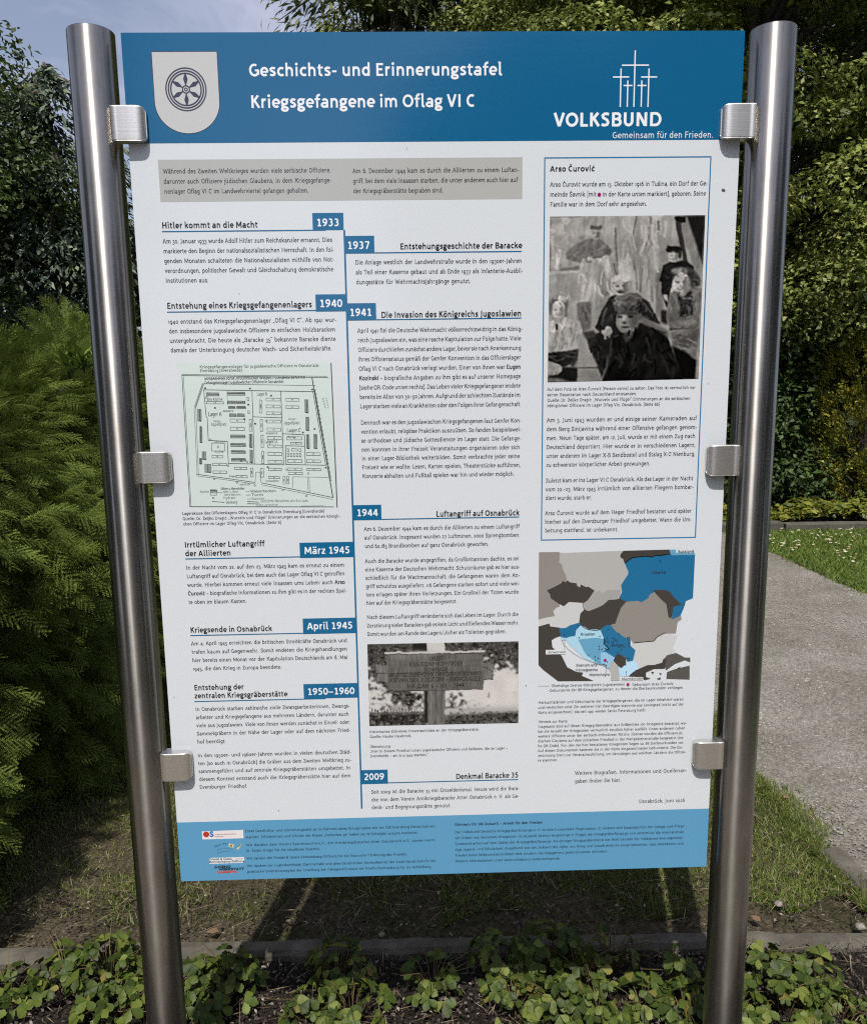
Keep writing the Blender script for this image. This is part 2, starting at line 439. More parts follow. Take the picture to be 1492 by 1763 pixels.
# ---- the sans-serif alphabet of title, headings and date boxes (bold strokes, x-height 52, capitals 70)
TB = 12.6
def sl(*q): return [('l', *q, TB)]
def sb(*q): return [('l', *q, 11.0)]
SG = {
 'a': (49, sb(38, 0, 38, 34) + ar(24.5, 33, 13.5, 13, 0, 150) + ar(22.5, 15.5, 15, 10.5)), 'b': (54, sb(12.5, 0, 12.5, 75) + ar(28, 26, 16, 20)),
 'c': (43, ar(27, 26, 17, 20, 50, 310)), 'd': (54, sb(41.5, 0, 41.5, 75) + ar(26, 26, 16, 20)), 'e': (49, ar(26, 26, 17, 20, 0, 312) + [('l', 11, 25, 46, 25, 9)]),
 'f': (34, sb(16, 0, 16, 57) + ar(29, 57, 13, 13, 180, 75) + [('l', 3, 47, 33, 47, 9.5)]),
 'g': (48, ar(23, 33, 14, 13.5) + [('l', 32, 47, 46, 47, 8.5)] + pl(14, 22, 10, 13, 17, 6, 32, 3) + ar(24, -6, 16, 9.5)),
 'h': (54, sb(12.5, 0, 12.5, 75) + ar(27, 30, 14.5, 16.5, 180, 0) + sb(41.5, 0, 41.5, 31)), 'i': (26, sb(13, 0, 13, 52) + dot(13, 67)), 'j': (26, sb(14, -8, 14, 52) + ar(3, -8, 11, 11, 0, -85) + dot(14, 67)),
 'k': (50, sb(12.5, 0, 12.5, 75) + sl(17, 25, 41, 50) + sl(24, 31, 44, 1)), 'l': (29, sb(13.5, 10, 13.5, 75) + [('l', 5, 71, 13, 71, 9)] + ar(22, 11, 8.5, 6.5, 180, 290)),
 'm': (81, sb(12.5, 0, 12.5, 52) + ar(26, 31, 13.5, 15.5, 180, 0) + sb(39.5, 0, 39.5, 32) + ar(54, 31, 14, 15.5, 180, 0) + sb(68, 0, 68, 32)),
 'n': (54, sb(12.5, 0, 12.5, 52) + ar(27, 30, 14.5, 16.5, 180, 0) + sb(41.5, 0, 41.5, 31)), 'o': (52, ar(26, 26, 17, 20)), 'p': (54, sb(12.5, -20, 12.5, 52) + ar(28, 26, 16, 20)), 'q': (54, sb(41.5, -20, 41.5, 52) + ar(26, 26, 16, 20)),
 'r': (36, sb(12.5, 0, 12.5, 52) + ar(29, 30, 16, 16.5, 180, 80)), 's': (42, pl(36, 43, 28, 46, 18, 46, 11, 40, 13, 32, 28, 24, 33, 17, 30, 9, 20, 6, 7, 9)),
 't': (36, sb(15, 14, 15, 64) + ar(26, 15, 11, 9.5, 180, 290) + [('l', 3, 47, 34, 47, 9.5)]), 'u': (54, sb(12.5, 20, 12.5, 52) + ar(27, 21, 14.5, 15.5, 180, 360) + sb(41.5, 0, 41.5, 52)),
 'v': (47, sl(7, 52, 23.5, 1) + sl(23.5, 1, 40, 52)), 'w': (72, sl(7, 52, 21, 1) + sl(21, 1, 36, 48) + sl(36, 48, 51, 1) + sl(51, 1, 65, 52)), 'x': (47, sl(8, 51, 40, 1) + sl(39, 51, 7, 1)), 'y': (47, sl(7, 52, 24, 2) + sl(40, 52, 19, -19)),
 'z': (43, [('l', 6, 47, 38, 47, 10), ('l', 5, 5, 39, 5, 10)] + sl(35, 44, 9, 8)), 'ß': (55, sb(13, 0, 13, 58) + ar(26, 57, 13, 13, 180, -50) + pl(34, 49, 27, 41, 38, 30, 43, 18, 36, 7, 24, 6)),
 'A': (60, sl(8, 0, 28, 66) + sl(32, 66, 52, 0) + [('l', 15, 20, 45, 20, 9.5)]), 'B': (57, sl(14, 0, 14, 70) + [('l', 14, 64.5, 32, 64.5, 11), ('l', 14, 5.5, 34, 5.5, 11), ('l', 14, 37, 32, 37, 10)] + ar(32, 51, 13.5, 13.5, 90, -90) + ar(33, 21, 15.5, 15.5, 90, -90)),
 'C': (52, ar(33, 35, 23, 29, 60, 300)), 'D': (64, sl(14, 0, 14, 70) + [('l', 14, 64.5, 32, 64.5, 11), ('l', 14, 5.5, 32, 5.5, 11)] + ar(32, 35, 24, 29.5, 90, -90)),
 'E': (50, sl(14, 0, 14, 70) + [('l', 14, 64.5, 45, 64.5, 11), ('l', 14, 36, 41, 36, 10.5), ('l', 14, 5.5, 46, 5.5, 11)]), 'F': (47, sl(14, 0, 14, 70) + [('l', 14, 64.5, 44, 64.5, 11), ('l', 14, 36, 40, 36, 10.5)]),
 'G': (61, ar(33, 35, 23, 29, 60, 330) + sl(53, 10, 53, 35) + [('l', 36, 33, 57, 33, 10)]), 'H': (64, sl(14, 0, 14, 70) + sl(50, 0, 50, 70) + [('l', 14, 36, 50, 36, 11)]), 'I': (29, sl(14.5, 0, 14.5, 70)),
 'J': (32, sl(18, 6, 18, 70) + ar(5, 5, 13, 14, 0, -85)), 'K': (56, sl(14, 0, 14, 70) + sl(19, 34, 46, 69) + sl(25, 42, 50, 1)), 'L': (47, sl(14, 0, 14, 70) + [('l', 14, 5.5, 44, 5.5, 11)]),
 'M': (76, sl(12, 0, 15, 70) + sl(16, 66, 38, 18) + sl(38, 18, 60, 66) + sl(61, 70, 64, 0)), 'N': (66, sl(14, 0, 14, 70) + sl(17, 66, 49, 4) + sl(52, 0, 52, 70)), 'O': (66, ar(33, 35, 24, 29)),
 'R': (56, sl(14, 0, 14, 70) + [('l', 14, 64.5, 30, 64.5, 11), ('l', 14, 33, 30, 33, 10)] + ar(30, 49, 14.5, 15.5, 90, -90) + sl(31, 32, 49, 1)), 'S': (50, pl(42, 61, 32, 64, 20, 63, 12, 55, 15, 44, 34, 32, 39, 20, 34, 9, 22, 6, 7, 9)),
 'T': (52, sl(26, 0, 26, 66) + [('l', 3, 64.5, 49, 64.5, 11)]), 'U': (62, sl(14, 24, 14, 70) + ar(31, 25, 17, 19, 180, 360) + sl(48, 24, 48, 70)), 'V': (57, sl(7, 70, 28.5, 2) + sl(28.5, 2, 50, 70)),
 'W': (84, sl(7, 70, 24, 2) + sl(24, 2, 42, 66) + sl(42, 66, 60, 2) + sl(60, 2, 77, 70)), 'Z': (52, [('l', 6, 64.5, 46, 64.5, 11), ('l', 5, 5.5, 47, 5.5, 11)] + sl(42, 62, 10, 8)),
 '0': (52, ar(26, 35, 17, 29)), '1': (52, sl(29, 4, 29, 66) + sl(13, 56, 29, 65) + [('l', 13, 5, 46, 5, 10)]), '2': (52, ar(24, 47, 15, 17.5, 150, -38) + sl(36, 37, 11, 8) + [('l', 8, 5.5, 44, 5.5, 11)]),
 '3': (52, ar(22, 50, 15, 14, 130, -85) + ar(22, 21, 17, 15.5, 85, -135)), '4': (52, sl(36, 0, 36, 66) + sl(34, 67, 9, 22) + [('l', 5, 20, 49, 20, 10.5)]), '5': (52, [('l', 14, 64.5, 42, 64.5, 11)] + sl(16, 64, 14, 38) + ar(22, 23, 18, 17.5, 110, -135)),
 '6': (52, ar(26, 22, 16, 16.5) + pl(10, 24, 13, 42, 22, 57, 40, 66)), '9': (52, ar(26, 48, 16, 16.5) + pl(42, 46, 39, 28, 30, 13, 12, 4)),
 '7': (52, [('l', 7, 64.5, 45, 64.5, 11)] + sl(42, 63, 20, 1)), '8': (52, ar(26, 51, 14, 13) + ar(26, 20.5, 17, 15)),
 '-': (34, [('l', 5, 26, 29, 26, 10)]), '–': (52, [('l', 4, 26, 48, 26, 10)]), '.': (24, dot(12, 6)), ' ': (21, []),
}
for c_, b_ in (('ä', 'a'), ('ö', 'o'), ('ü', 'u')):
    w = SG[b_][0]; SG[c_] = (w, SG[b_][1] + dot(w / 2 - 10, 66) + dot(w / 2 + 10, 66))
SG['Č'] = (SG['C'][0], SG['C'][1] + [('l', 20, 88, 31, 78, 8), ('l', 31, 78, 42, 88, 8)]); SG['č'] = (SG['c'][0], SG['c'][1] + [('l', 15, 70, 26, 60, 8), ('l', 26, 60, 37, 70, 8)])
SG['ć'] = (SG['c'][0], SG['c'][1] + [('l', 22, 58, 34, 72, 9)])
def sans(parent, specs, rgb, name='heading', weight=1.0, lift=3, label=None):
    """bold sans lettering, one mesh per line: specs = [(text, photo point of baseline start, photo column of its end, cap height in photo px)]"""
    for text, (px, py), pr, cap in specs:
        ink = Ink(lift)
        x, z = on_board(px, py)
        xr = board_x_at(pr, z)
        sz = (on_board(px, py - cap)[1] - z) / 70.0
        sx = (xr - x) / (sum(SG.get(c, SG['o'])[0] for c in text) - 12)
        x -= 6 * sx
        for c in text:
            glyph(ink, c, x, z, sx, sz, weight, SG, 15, TB, 7.6)
            x += SG.get(c, SG['o'])[0] * sx
        o = ink.build(name, rgb, parent, label)
    return o

def sans_mesh(text, offset):
    cu = bpy.data.curves.new('lettering', 'FONT')
    cu.body = text
    cu.size = 1.0
    cu.offset = offset
    cu.resolution_u = 4
    cu.space_character = 1.04
    o = bpy.data.objects.new('lettering', cu)
    COL.objects.link(o)
    dg = bpy.context.evaluated_depsgraph_get()
    me = bpy.data.meshes.new_from_object(o.evaluated_get(dg))
    bpy.data.objects.remove(o)
    bpy.data.curves.remove(cu)
    return me

def plain_sans(parent, specs, rgb, name='heading', offset=0.022, lift=3):
    """lettering in the built-in typeface (Cyrillic lines and logos), one mesh per line"""
    for text, (px, py), pr, cap in specs:
        ink = Ink(lift)
        x, z = on_board(px, py)
        xr = board_x_at(pr, z)
        c = on_board(px, py - cap)[1] - z
        me = sans_mesh(text, offset)
        n = len(me.vertices)
        co = np.empty(n * 3, np.float32); me.vertices.foreach_get('co', co); co = co.reshape(-1, 3)
        x0, x1 = co[:, 0].min(), co[:, 0].max()
        sx = (xr - x) / (x1 - x0); sz = c / (0.682 + 2 * offset)
        y = ink.y()
        ink.v = [(x + (a - x0) * sx, y, z + (b + offset) * sz) for a, b, _ in co]
        ink.f = [tuple(q.vertices) for q in me.polygons]
        bpy.data.meshes.remove(me)
        ink.build(name, rgb, parent)
# ------------------------------------------------------------------ the notice board
steel, t, p = new_mat('brushed_steel')
p.inputs['Metallic'].default_value = 1.0
p.inputs['Base Color'].default_value = (0.34, 0.322, 0.295, 1)
p.inputs['Roughness'].default_value = 0.21
p.inputs['Anisotropic'].default_value = 0.85
p.inputs['Anisotropic Rotation'].default_value = 0.25
c = t.nodes.new('ShaderNodeTexCoord')
g = t.nodes.new('ShaderNodeMapping'); g.inputs['Scale'].default_value = (3, 3, 260)
n = t.nodes.new('ShaderNodeTexNoise'); n.inputs['Scale'].default_value = 1.0; n.inputs['Detail'].default_value = 5
g2 = t.nodes.new('ShaderNodeMapping'); g2.inputs['Scale'].default_value = (9, 9, 2.2)
n2 = t.nodes.new('ShaderNodeTexNoise'); n2.inputs['Scale'].default_value = 3.0; n2.inputs['Detail'].default_value = 6
b = t.nodes.new('ShaderNodeBump'); b.inputs['Strength'].default_value = 0.10; b.inputs['Distance'].default_value = 0.0006
mr = t.nodes.new('ShaderNodeMapRange'); mr.inputs['To Min'].default_value = 0.33; mr.inputs['To Max'].default_value = 0.43
tg = t.nodes.new('ShaderNodeTangent'); tg.direction_type = 'RADIAL'; tg.axis = 'Z'
k = t.links.new
k(c.outputs['Object'], g.inputs['Vector']); k(g.outputs['Vector'], n.inputs['Vector'])
k(c.outputs['Object'], g2.inputs['Vector']); k(g2.outputs['Vector'], n2.inputs['Vector'])
k(n.outputs['Fac'], b.inputs['Height']); k(b.outputs['Normal'], p.inputs['Normal'])
k(n2.outputs['Fac'], mr.inputs['Value']); k(mr.outputs['Result'], p.inputs['Roughness'])
k(tg.outputs['Tangent'], p.inputs['Tangent'])
g3 = t.nodes.new('ShaderNodeMapping'); g3.inputs['Scale'].default_value = (16, 16, 5)
n3 = t.nodes.new('ShaderNodeTexNoise'); n3.inputs['Scale'].default_value = 1.6; n3.inputs['Detail'].default_value = 8; n3.inputs['Roughness'].default_value = 0.7
r3 = t.nodes.new('ShaderNodeValToRGB'); r3.color_ramp.elements[0].position = 0.35; r3.color_ramp.elements[0].color = (0.265, 0.247, 0.223, 1); r3.color_ramp.elements[1].position = 0.62; r3.color_ramp.elements[1].color = (0.355, 0.336, 0.309, 1)
k(c.outputs['Object'], g3.inputs['Vector']); k(g3.outputs['Vector'], n3.inputs['Vector']); k(n3.outputs['Fac'], r3.inputs['Fac']); k(r3.outputs['Color'], p.inputs['Base Color'])
# the ground finish: a broad sheen under a narrow polished one
q = t.nodes.new('ShaderNodeBsdfPrincipled'); q.inputs['Metallic'].default_value = 1.0; q.inputs['Roughness'].default_value = 0.15
q.inputs['Anisotropic'].default_value = 0.85; q.inputs['Anisotropic Rotation'].default_value = 0.25
k(r3.outputs['Color'], q.inputs['Base Color']); k(b.outputs['Normal'], q.inputs['Normal']); k(tg.outputs['Tangent'], q.inputs['Tangent'])
ms = t.nodes.new('ShaderNodeMixShader'); ms.inputs['Fac'].default_value = 0.50
k(p.outputs['BSDF'], ms.inputs[1]); k(q.outputs['BSDF'], ms.inputs[2]); k(ms.outputs['Shader'], t.nodes['Material Output'].inputs['Surface'])

satin, t, p = new_mat('satin_steel')
p.inputs['Metallic'].default_value = 1.0
p.inputs['Base Color'].default_value = (0.74, 0.725, 0.70, 1)
p.inputs['Roughness'].default_value = 0.40
c = t.nodes.new('ShaderNodeTexCoord')
g = t.nodes.new('ShaderNodeMapping'); g.inputs['Scale'].default_value = (12, 60, 900)
n = t.nodes.new('ShaderNodeTexNoise'); n.inputs['Scale'].default_value = 1.0; n.inputs['Detail'].default_value = 3
b = t.nodes.new('ShaderNodeBump'); b.inputs['Strength'].default_value = 0.22; b.inputs['Distance'].default_value = 0.0004
t.links.new(c.outputs['Object'], g.inputs['Vector']); t.links.new(g.outputs['Vector'], n.inputs['Vector'])
t.links.new(n.outputs['Fac'], b.inputs['Height']); t.links.new(b.outputs['Normal'], p.inputs['Normal'])
dark_rubber, t, p = new_mat('black_gasket')
p.inputs['Base Color'].default_value = (0.02, 0.02, 0.02, 1)

board = empty('notice_board', (0, 0, 0), 'blue and white information board clamped between two stainless steel posts', 'notice board')

PX, PR = 0.5785, 0.0385
for sx in (-1, 1):
    mb = MB()
    n = 64
    prof = [(PR, -0.35), (PR, Z1 + 0.0035), (PR - 0.0012, Z1 + 0.0052), (PR - 0.003, Z1 + 0.0056)]
    vs = [(r * math.cos(2 * math.pi * i / n), r * math.sin(2 * math.pi * i / n), z) for r, z in prof for i in range(n)]
    fs = [(j * n + i, j * n + (i + 1) % n, (j + 1) * n + (i + 1) % n, (j + 1) * n + i) for j in range(len(prof) - 1) for i in range(n)]
    fs.append(tuple((len(prof) - 1) * n + i for i in range(n)))
    mb.add(vs, fs)
    o = mb.build('post', steel, board, True)
    o.location = (sx * PX, 0.012, 0)
    o['label'] = 'left steel post' if sx < 0 else 'right steel post'

WHITE = (0.61, 0.648, 0.688)
mb = MB()
mb.box(-PW / 2, PW / 2, 0.0, 0.006, Z0, Z1)
panel = mb.build('panel', print_mat(WHITE), board)

def clamp(sx, px, py):
    """curved plate gripping the board's edge: px,py = photo centre of its face"""
    d = 0.018
    x, z = on_board(px, py)
    # the face stands in front of the board: shift along the sight line
    q = CAM + (Vector((x, 0, z)) - CAM) * ((-d - CAM.y) / (0 - CAM.y))
    zc = q.z
    w, h = 0.0565, 0.0555
    # cross-section (across, depth) from the post side to the free end
    sec = [(0.0, -d), (0.012, -d - 0.0003), (0.028, -d - 0.0003), (0.040, -d), (0.045, -d + 0.0006), (0.049, -d + 0.0018), (0.0525, -d + 0.0038), (0.055, -d + 0.0068), (0.0565, -d + 0.0115)]
    n = 6
    vs, fs = [], []
    def half(a):                 # half height at distance a along the plate: rounded free corners
        r = 0.011
        e = w - a
        return h / 2 - (r - math.sqrt(max(r * r - (r - min(e, r)) ** 2, 0)) if e < r else 0) * 0.62
    for a, y in sec:
        hh = half(a)
        for j in range(n + 1):
            s = (-1, -0.965, -0.92, 0, 0.92, 0.965, 1)[j]
            vs.append((a, y + (0.0007 if j in (0, n) else 0), s * hh))
    m = len(sec)
    fs = [(i * (n + 1) + j, (i + 1) * (n + 1) + j, (i + 1) * (n + 1) + j + 1, i * (n + 1) + j + 1) for i in range(m - 1) for j in range(n)]
    base = len(vs)
    # back of the plate on the board's face
    for a, y in sec:
        hh = half(a)
        for j in (0, n): vs.append((a, -0.0009, (-1 + 2 * j / n) * hh))
    for i in range(m - 1):
        for e, j in ((0, 0), (1, n)):
            f = (i * (n + 1) + j, (i + 1) * (n + 1) + j, base + 2 * (i + 1) + e, base + 2 * i + e)
            fs.append(f)
    fs.append(tuple((m - 1) * (n + 1) + j for j in range(n + 1)) + (base + 2 * (m - 1) + 1, base + 2 * (m - 1)))
    fs.append(tuple(j for j in range(n, -1, -1)) + (base, base + 1))
    me = py_mesh(vs, fs)
    o = link('clamp', me, satin, board, True)
    me.polygons.foreach_set('use_smooth', np.array([i < (m - 1) * n for i in range(len(me.polygons))]))
    xin = sx * (PX - PR + 0.0022)
    o.location = (xin, 0, zc)
    if sx > 0:
        for v in me.vertices: v.co.x = -v.co.x
        me.flip_normals()
    o.location.x = q.x + sx * w / 2
    # neck to the post and jaw behind the board
    nb = MB()
    e0, e1 = 0.0, 0.014
    nb.box(min(0.004, 0.018), 0.018, -0.0011, 0.013, -h / 2 + 0.002, h / 2 - 0.002)
    nb.box(0.018, 0.052, 0.0062, 0.013, -h / 2 + 0.002, h / 2 - 0.002)
    nb.box(-0.006, 0.004, -0.004, 0.0128, -h / 2 + 0.003, h / 2 - 0.003)
    if sx > 0:
        nb.v = [(-a, b_, c_) for a, b_, c_ in nb.v]
    jaw = nb.build('clamp_jaw', satin, o)
    return o
for sx, px, py in ((-1, 219.5, 211), (-1, 265, 805), (-1, 303, 1322), (1, 1272.5, 207), (1, 1245.5, 793), (1, 1220, 1302)):
    clamp(sx, px, py)

# ---- bands and boxes
HEAD_BLUE = (0.006, 0.107, 0.242)
BOX_BLUE = (0.006, 0.118, 0.262)
FOOT_BLUE = (0.095, 0.30, 0.50)
zb = on_board(255, 247)[1]
zf = on_board(306.3, 1416.1)[1]
ink = Ink(1); ink.rect(-PW / 2, zb, PW / 2, Z1); ink.build('header_band', HEAD_BLUE, panel)
ink = Ink(1); ink.rect(-PW / 2, Z0, PW / 2, zf); ink.build('footer_band', FOOT_BLUE, panel)
x0, z0 = on_board(272, 275.2); x1, z1 = on_board(898.6, 342.5)
ink = Ink(1); ink.rect(x0, z1, x1, z0); ink.build('grey_text_box', (0.40, 0.41, 0.405), panel)

def boxes(spec, lines, rgb, name):
    ink = Ink(2)
    for (ax, ay), (bx, by) in spec:
        xa, za = on_board(ax, ay); xb = board_x_at(bx, za); zq = on_board(bx, by)[1]
        ink.rect(xa, zq, xb, za)
    for (ax, ay), bx in lines:
        xa, za = on_board(ax, ay); xb = board_x_at(bx, za)
        ink.line([(xa, za), (xb, za)], 0.0019)
    return ink.build(name, rgb, panel)
for spec, line in (
    (((537.5, 366.8), (590.8, 396)), ((279.5, 398.8), 560)), (((542.8, 507), (594.7, 536)), ((288.5, 537.4), 560)),
    (((592.3, 406.3), (643.8, 436.3)), ((620, 435.6), 897)), (((595.3, 522.3), (646.9, 551.4)), ((620, 550.8), 896.3)),
    (((608.3, 869.7), (656, 895)), ((630, 894.6), 892.6)), (((515.5, 934.4), (609, 959)), ((319.8, 962.3), 560)),
    (((521, 1065), (613.7, 1089.8)), ((328.4, 1094.2), 560)), (((522.3, 1177.8), (616.3, 1200.8)), ((335.4, 1207.8), 560)),
    (((621.8, 1325.9), (667.1, 1349)), ((640, 1348.4), 891))):
    boxes([spec], [line], BOX_BLUE, 'date_box')
# timeline: one straight upright bar
xt = on_board(606, 840)[0]; za = on_board(590, 396)[1]; zq = on_board(621.5, 1392.3)[1]
ink = Ink(1); ink.rect(xt - 0.0016, zq, xt + 0.0016, za); ink.build('timeline_bar', BOX_BLUE, panel)
# frame round the right-hand column
xa, za = on_board(937.3, 272); xb, zq = on_board(1196.2, 925)
ink = Ink(1); ink.line([(xa, za), (xb, za), (xb, zq), (xa, zq)], 0.0021, True); ink.build('text_frame', (0.022, 0.16, 0.33), panel)

# ---- header
SIL = (0.50, 0.51, 0.515)
NAVY = (0.040, 0.042, 0.075)
sh = Crop(250, 80, 10.657)
xl, zt = sh(122, 104); xr = board_x_at(373.1, zt)
xc = (xl + xr) / 2; w = (xr - xl) / 2
zbot = on_board(324, 229.6)[1]; zs = on_board(268, 176)[1]
outline = [(xl, zt), (xr, zt)] + [(xc + w * math.cos(a), zs + (zs - zbot) * math.sin(a)) for a in [-math.pi * i / 32 for i in range(33)]]
rim = [(xc + (x - xc) * 1.022, zt + 0.0012 if z > zs + 0.05 else zs + (z - zs) * 1.022) for x, z in outline]
ink = Ink(2); ink.poly(rim); ink.build('shield_rim', NAVY, panel)
ink = Ink(3); ink.poly(outline); ink.build('shield', SIL, panel)
cx, cz = sh(752, 790)
u = abs(sh(752, 385)[1] - sh(752, 1195)[1]) / 2 / 405.0
ink = Ink(4)
for r0, r1 in ((378, 404), (328, 356), (282, 310), (56, 80), (17, 37)): ink.ring(cx, cz, r0 * u, r1 * u)
for i in range(6):
    a = math.pi / 2 + i * math.pi / 3
    ca, sa = math.cos(a), math.sin(a)
    pt = lambda r, s: (cx + (r * ca - s * sa) * u, cz + (r * sa + s * ca) * u)
    ink.poly([pt(76, 8), pt(190, 44), pt(292, 13), pt(292, -13), pt(190, -44), pt(76, -8)])
ink.build('wheel_emblem', NAVY, panel)
PALE = (0.78, 0.80, 0.84)
sans(panel, [('Geschichts- und Erinnerungstafel', (430, 131.8), 863, 22.0), ('Kriegsgefangene im Oflag VI C', (432.8, 186.2), 815.8, 22.0)], PALE, 'title_lettering', 1.0)
sans(panel, [('VOLKSBUND', (954, 218.2), 1136, 23.8)], PALE, 'association_lettering', 1.12)
sans(panel, [('Gemeinsam für den Frieden.', (1053.8, 238.5), 1226.5, 11.4)], PALE, 'motto_lettering', 0.62)
cr = Crop(740, 40, 2.664)
ink = Ink(3)
def xbar(x, y0, y1):
    (xa, za), (xb, zq) = cr(x, y0), cr(x, y1)
    ink.rect(xa - 0.00105, zq, xa + 0.00105, za)
def zbar(x0, x1, y):
    (xa, za), (xb, _) = cr(x0, y), cr(x1, y)
    ink.rect(xa, za - 0.00105, xb, za + 0.00105)
for a in ((940, 125, 384), (875, 208, 384), (1003, 208, 384), (906, 263, 384), (970, 263, 384)): xbar(*a)
for a in ((879, 1003, 193), (838, 912, 247), (967, 1040, 247), (886, 927, 286), (950, 991, 286)): zbar(*a)
ink.build('five_crosses_emblem', PALE, panel)

# ---- headings
BLK = (0.014, 0.014, 0.016)
sans(panel, [('Hitler kommt an die Macht', (279.8, 393.2), 443.4, 10.6)], BLK)
sans(panel, [('Entstehung eines Kriegsgefangenenlagers', (288.5, 531.8), 536.5, 10.6)], BLK)
sans(panel, [('Entstehungsgeschichte der Baracke', (689.2, 429.3), 897.8, 10.4)], BLK)
sans(panel, [('Die Invasion des Königreichs Jugoslawien', (656.6, 547.2), 896.5, 10.4)], BLK)
sans(panel, [('Luftangriff auf Osnabrück', (751, 889.6), 893.2, 9.8)], BLK)
sans(panel, [('Irrtümlicher Luftangriff', (318.7, 942.6), 455.2, 9.6), ('der Alliierten', (319.8, 957.6), 397.3, 9.6)], BLK)
sans(panel, [('Kriegsende in Osnabrück', (328.6, 1089.2), 468, 9.4)], BLK)
sans(panel, [('Entstehung der', (335.2, 1188.4), 419.7, 9.2), ('zentralen Kriegsgräberstätte', (335.7, 1202.3), 494.6, 9.2)], BLK)
sans(panel, [('Denkmal Baracke 35', (784.9, 1341.2), 891.3, 9.2)], BLK)
sans(panel, [('Arso Čurović', (946.7, 295.4), 1022.4, 9.8)], BLK)
for tx, pt, xr, cap in (('1933', (545.5, 389.8), 583.4, 13.4), ('1940', (550.8, 529), 588.9, 13.4), ('1937', (598.4, 429), 635.9, 13.4), ('1941', (602.5, 544.4), 639.5, 13.2),
                        ('1944', (614.5, 888.8), 649.9, 12.2), ('März 1945', (524.7, 954), 601.7, 12.2), ('April 1945', (529.6, 1083.8), 606.4, 12), ('1950–1960', (529.9, 1196.6), 609.8, 11.8), ('2009', (627.2, 1343), 660.7, 11.4)):
    sans(panel, [(tx, pt, xr, cap)], PALE, 'date_lettering')

# ---- text
B1, B2, B3 = 0.00528, 0.00372, 0.00372
para(panel, ['Während des Zweiten Weltkrieges wurden viele serbische Offiziere,', 'darunter auch Offiziere jüdischen Glaubens, in dem Kriegsgefange-', 'nenlager Oflag VI C im Landwehrviertel gefangen gehalten.'], (280.7, 298.8), (283.3, 333.4), [569.7, 570.8, 531.4], B1)
para(panel, ['Am 6. Dezember 1944 kam es durch die Alliierten zu einem Luftan-', 'griff, bei dem viele Insassen starben, die unter anderem auch hier auf', 'der Kriegsgräberstätte begraben sind.'], (606.6, 298), (608, 332.5), [893, 891, 763], B1)
para(panel, ['Am 30. Januar 1933 wurde Adolf Hitler zum Reichskanzler ernannt. Dies', 'markierte den Beginn der nationalsozialistischen Herrschaft. In den fol-', 'genden Monaten schalteten die Nationalsozialisten mithilfe von Not-', 'verordnungen, politischer Gewalt und Gleichschaltung demokratische', 'Institutionen aus.'], (280.5, 419), (285.3, 486.6), [572, 575, 575.3, 574, 359.2], B1)
para(panel, ['1940 entstand das Kriegsgefangenenlager „Oflag VI C“. Ab 1941 wur-', 'den insbesondere jugoslawische Offiziere in einfachen Holzbaracken', 'untergebracht. Die heute als „Baracke 35“ bekannte Baracke diente', 'damals der Unterbringung deutscher Wach- und Sicherheitskräfte.'], (289.7, 557.3), (293.8, 606.5), [579.3, 577.5, 578.3, 571.3], B1)
para(panel, ['Die Anlage westlich der Landwehrstraße wurde in den 1930er-Jahren', 'als Teil einer Kaserne gebaut und ab Ende 1937 als Infanterie-Ausbil-', 'dungsstätte für Wehrmachtsjahrgänge genutzt.'], (611.4, 455.3), (612.7, 489.3), [897.8, 899.8, 810], B1)
para(panel, ['April 1941 fiel die Deutsche Wehrmacht völkerrechtswidrig in das König-', 'reich Jugoslawien ein, was eine rasche Kapitulation zur Folge hatte. Viele', 'Offiziere durchliefen zunächst andere Lager, bevor sie nach Anerkennung', 'ihres Offiziersstatus gemäß der Genfer Konvention in das Offizierslager', 'Oflag VI C nach Osnabrück verlegt wurden. Einer von ihnen war Eugen', 'Kozinski – biografische Angaben zu ihm gibt es auf unserer Homepage', '(siehe QR-Code unten rechts). Das Leben vieler Kriegsgefangener endete', 'bereits im Alter von 30–50 Jahren. Aufgrund der schlechten Zustände im', 'Lager starben viele an Krankheiten oder den Folgen ihrer Gefangenschaft.'], (615, 572.7), (619.6, 702.9), [899, 896.6, 896.6, 896.4, 896, 896, 895.8, 895.4, 896.5], B1, bold_words=('Eugen', 'Kozinski'))
para(panel, ['Dennoch war es den jugoslawischen Kriegsgefangenen laut Genfer Kon-', 'vention erlaubt, religiöse Praktiken auszuüben. So fanden beispielswei-', 'se orthodoxe und jüdische Gottesdienste im Lager statt. Die Gefange-', 'nen konnten in ihrer Freizeit Veranstaltungen organisieren oder sich', 'in einer Lager-Bibliothek weiterbilden. Somit verbrachte jeder seine', 'Freizeit wie er wollte: Lesen, Karten spielen, Theaterstücke aufführen,', 'Konzerte abhalten und Fußball spielen war hin und wieder möglich.'], (620.8, 731), (623.6, 823.1), [897, 896.8, 896.6, 894.6, 894.4, 895.6, 885], B1)
para(panel, ['Lagerskizze des Offizierslagers Oflag VI C in Osnabrück Eversburg (Eversheide)', 'Quelle: Dr. Željko Dragić: „Wurzeln und Flügel“ Erinnerungen an die serbischen königli-', 'chen Offiziere im Lager Oflag VIc, Osnabrück. (Seite 6)'], (313.7, 886.2), (315.8, 904.4), [558.5, 585.4, 484.2], B2)
para(panel, ['In der Nacht vom 22. auf den 23. März 1945 kam es erneut zu einem', 'Luftangriff auf Osnabrück, bei dem auch das Lager Oflag VI C getroffen', 'wurde. Hierbei kommen erneut viele Insassen ums Leben: auch Arso', 'Čurović – biografische Informationen zu ihm gibt es in der rechten Spal-', 'te oben im blauen Kasten.'], (320.5, 980.5), (325, 1039.7), [593, 593.6, 594, 597, 425.2], B1, bold_words=('Arso', 'Čurović'))
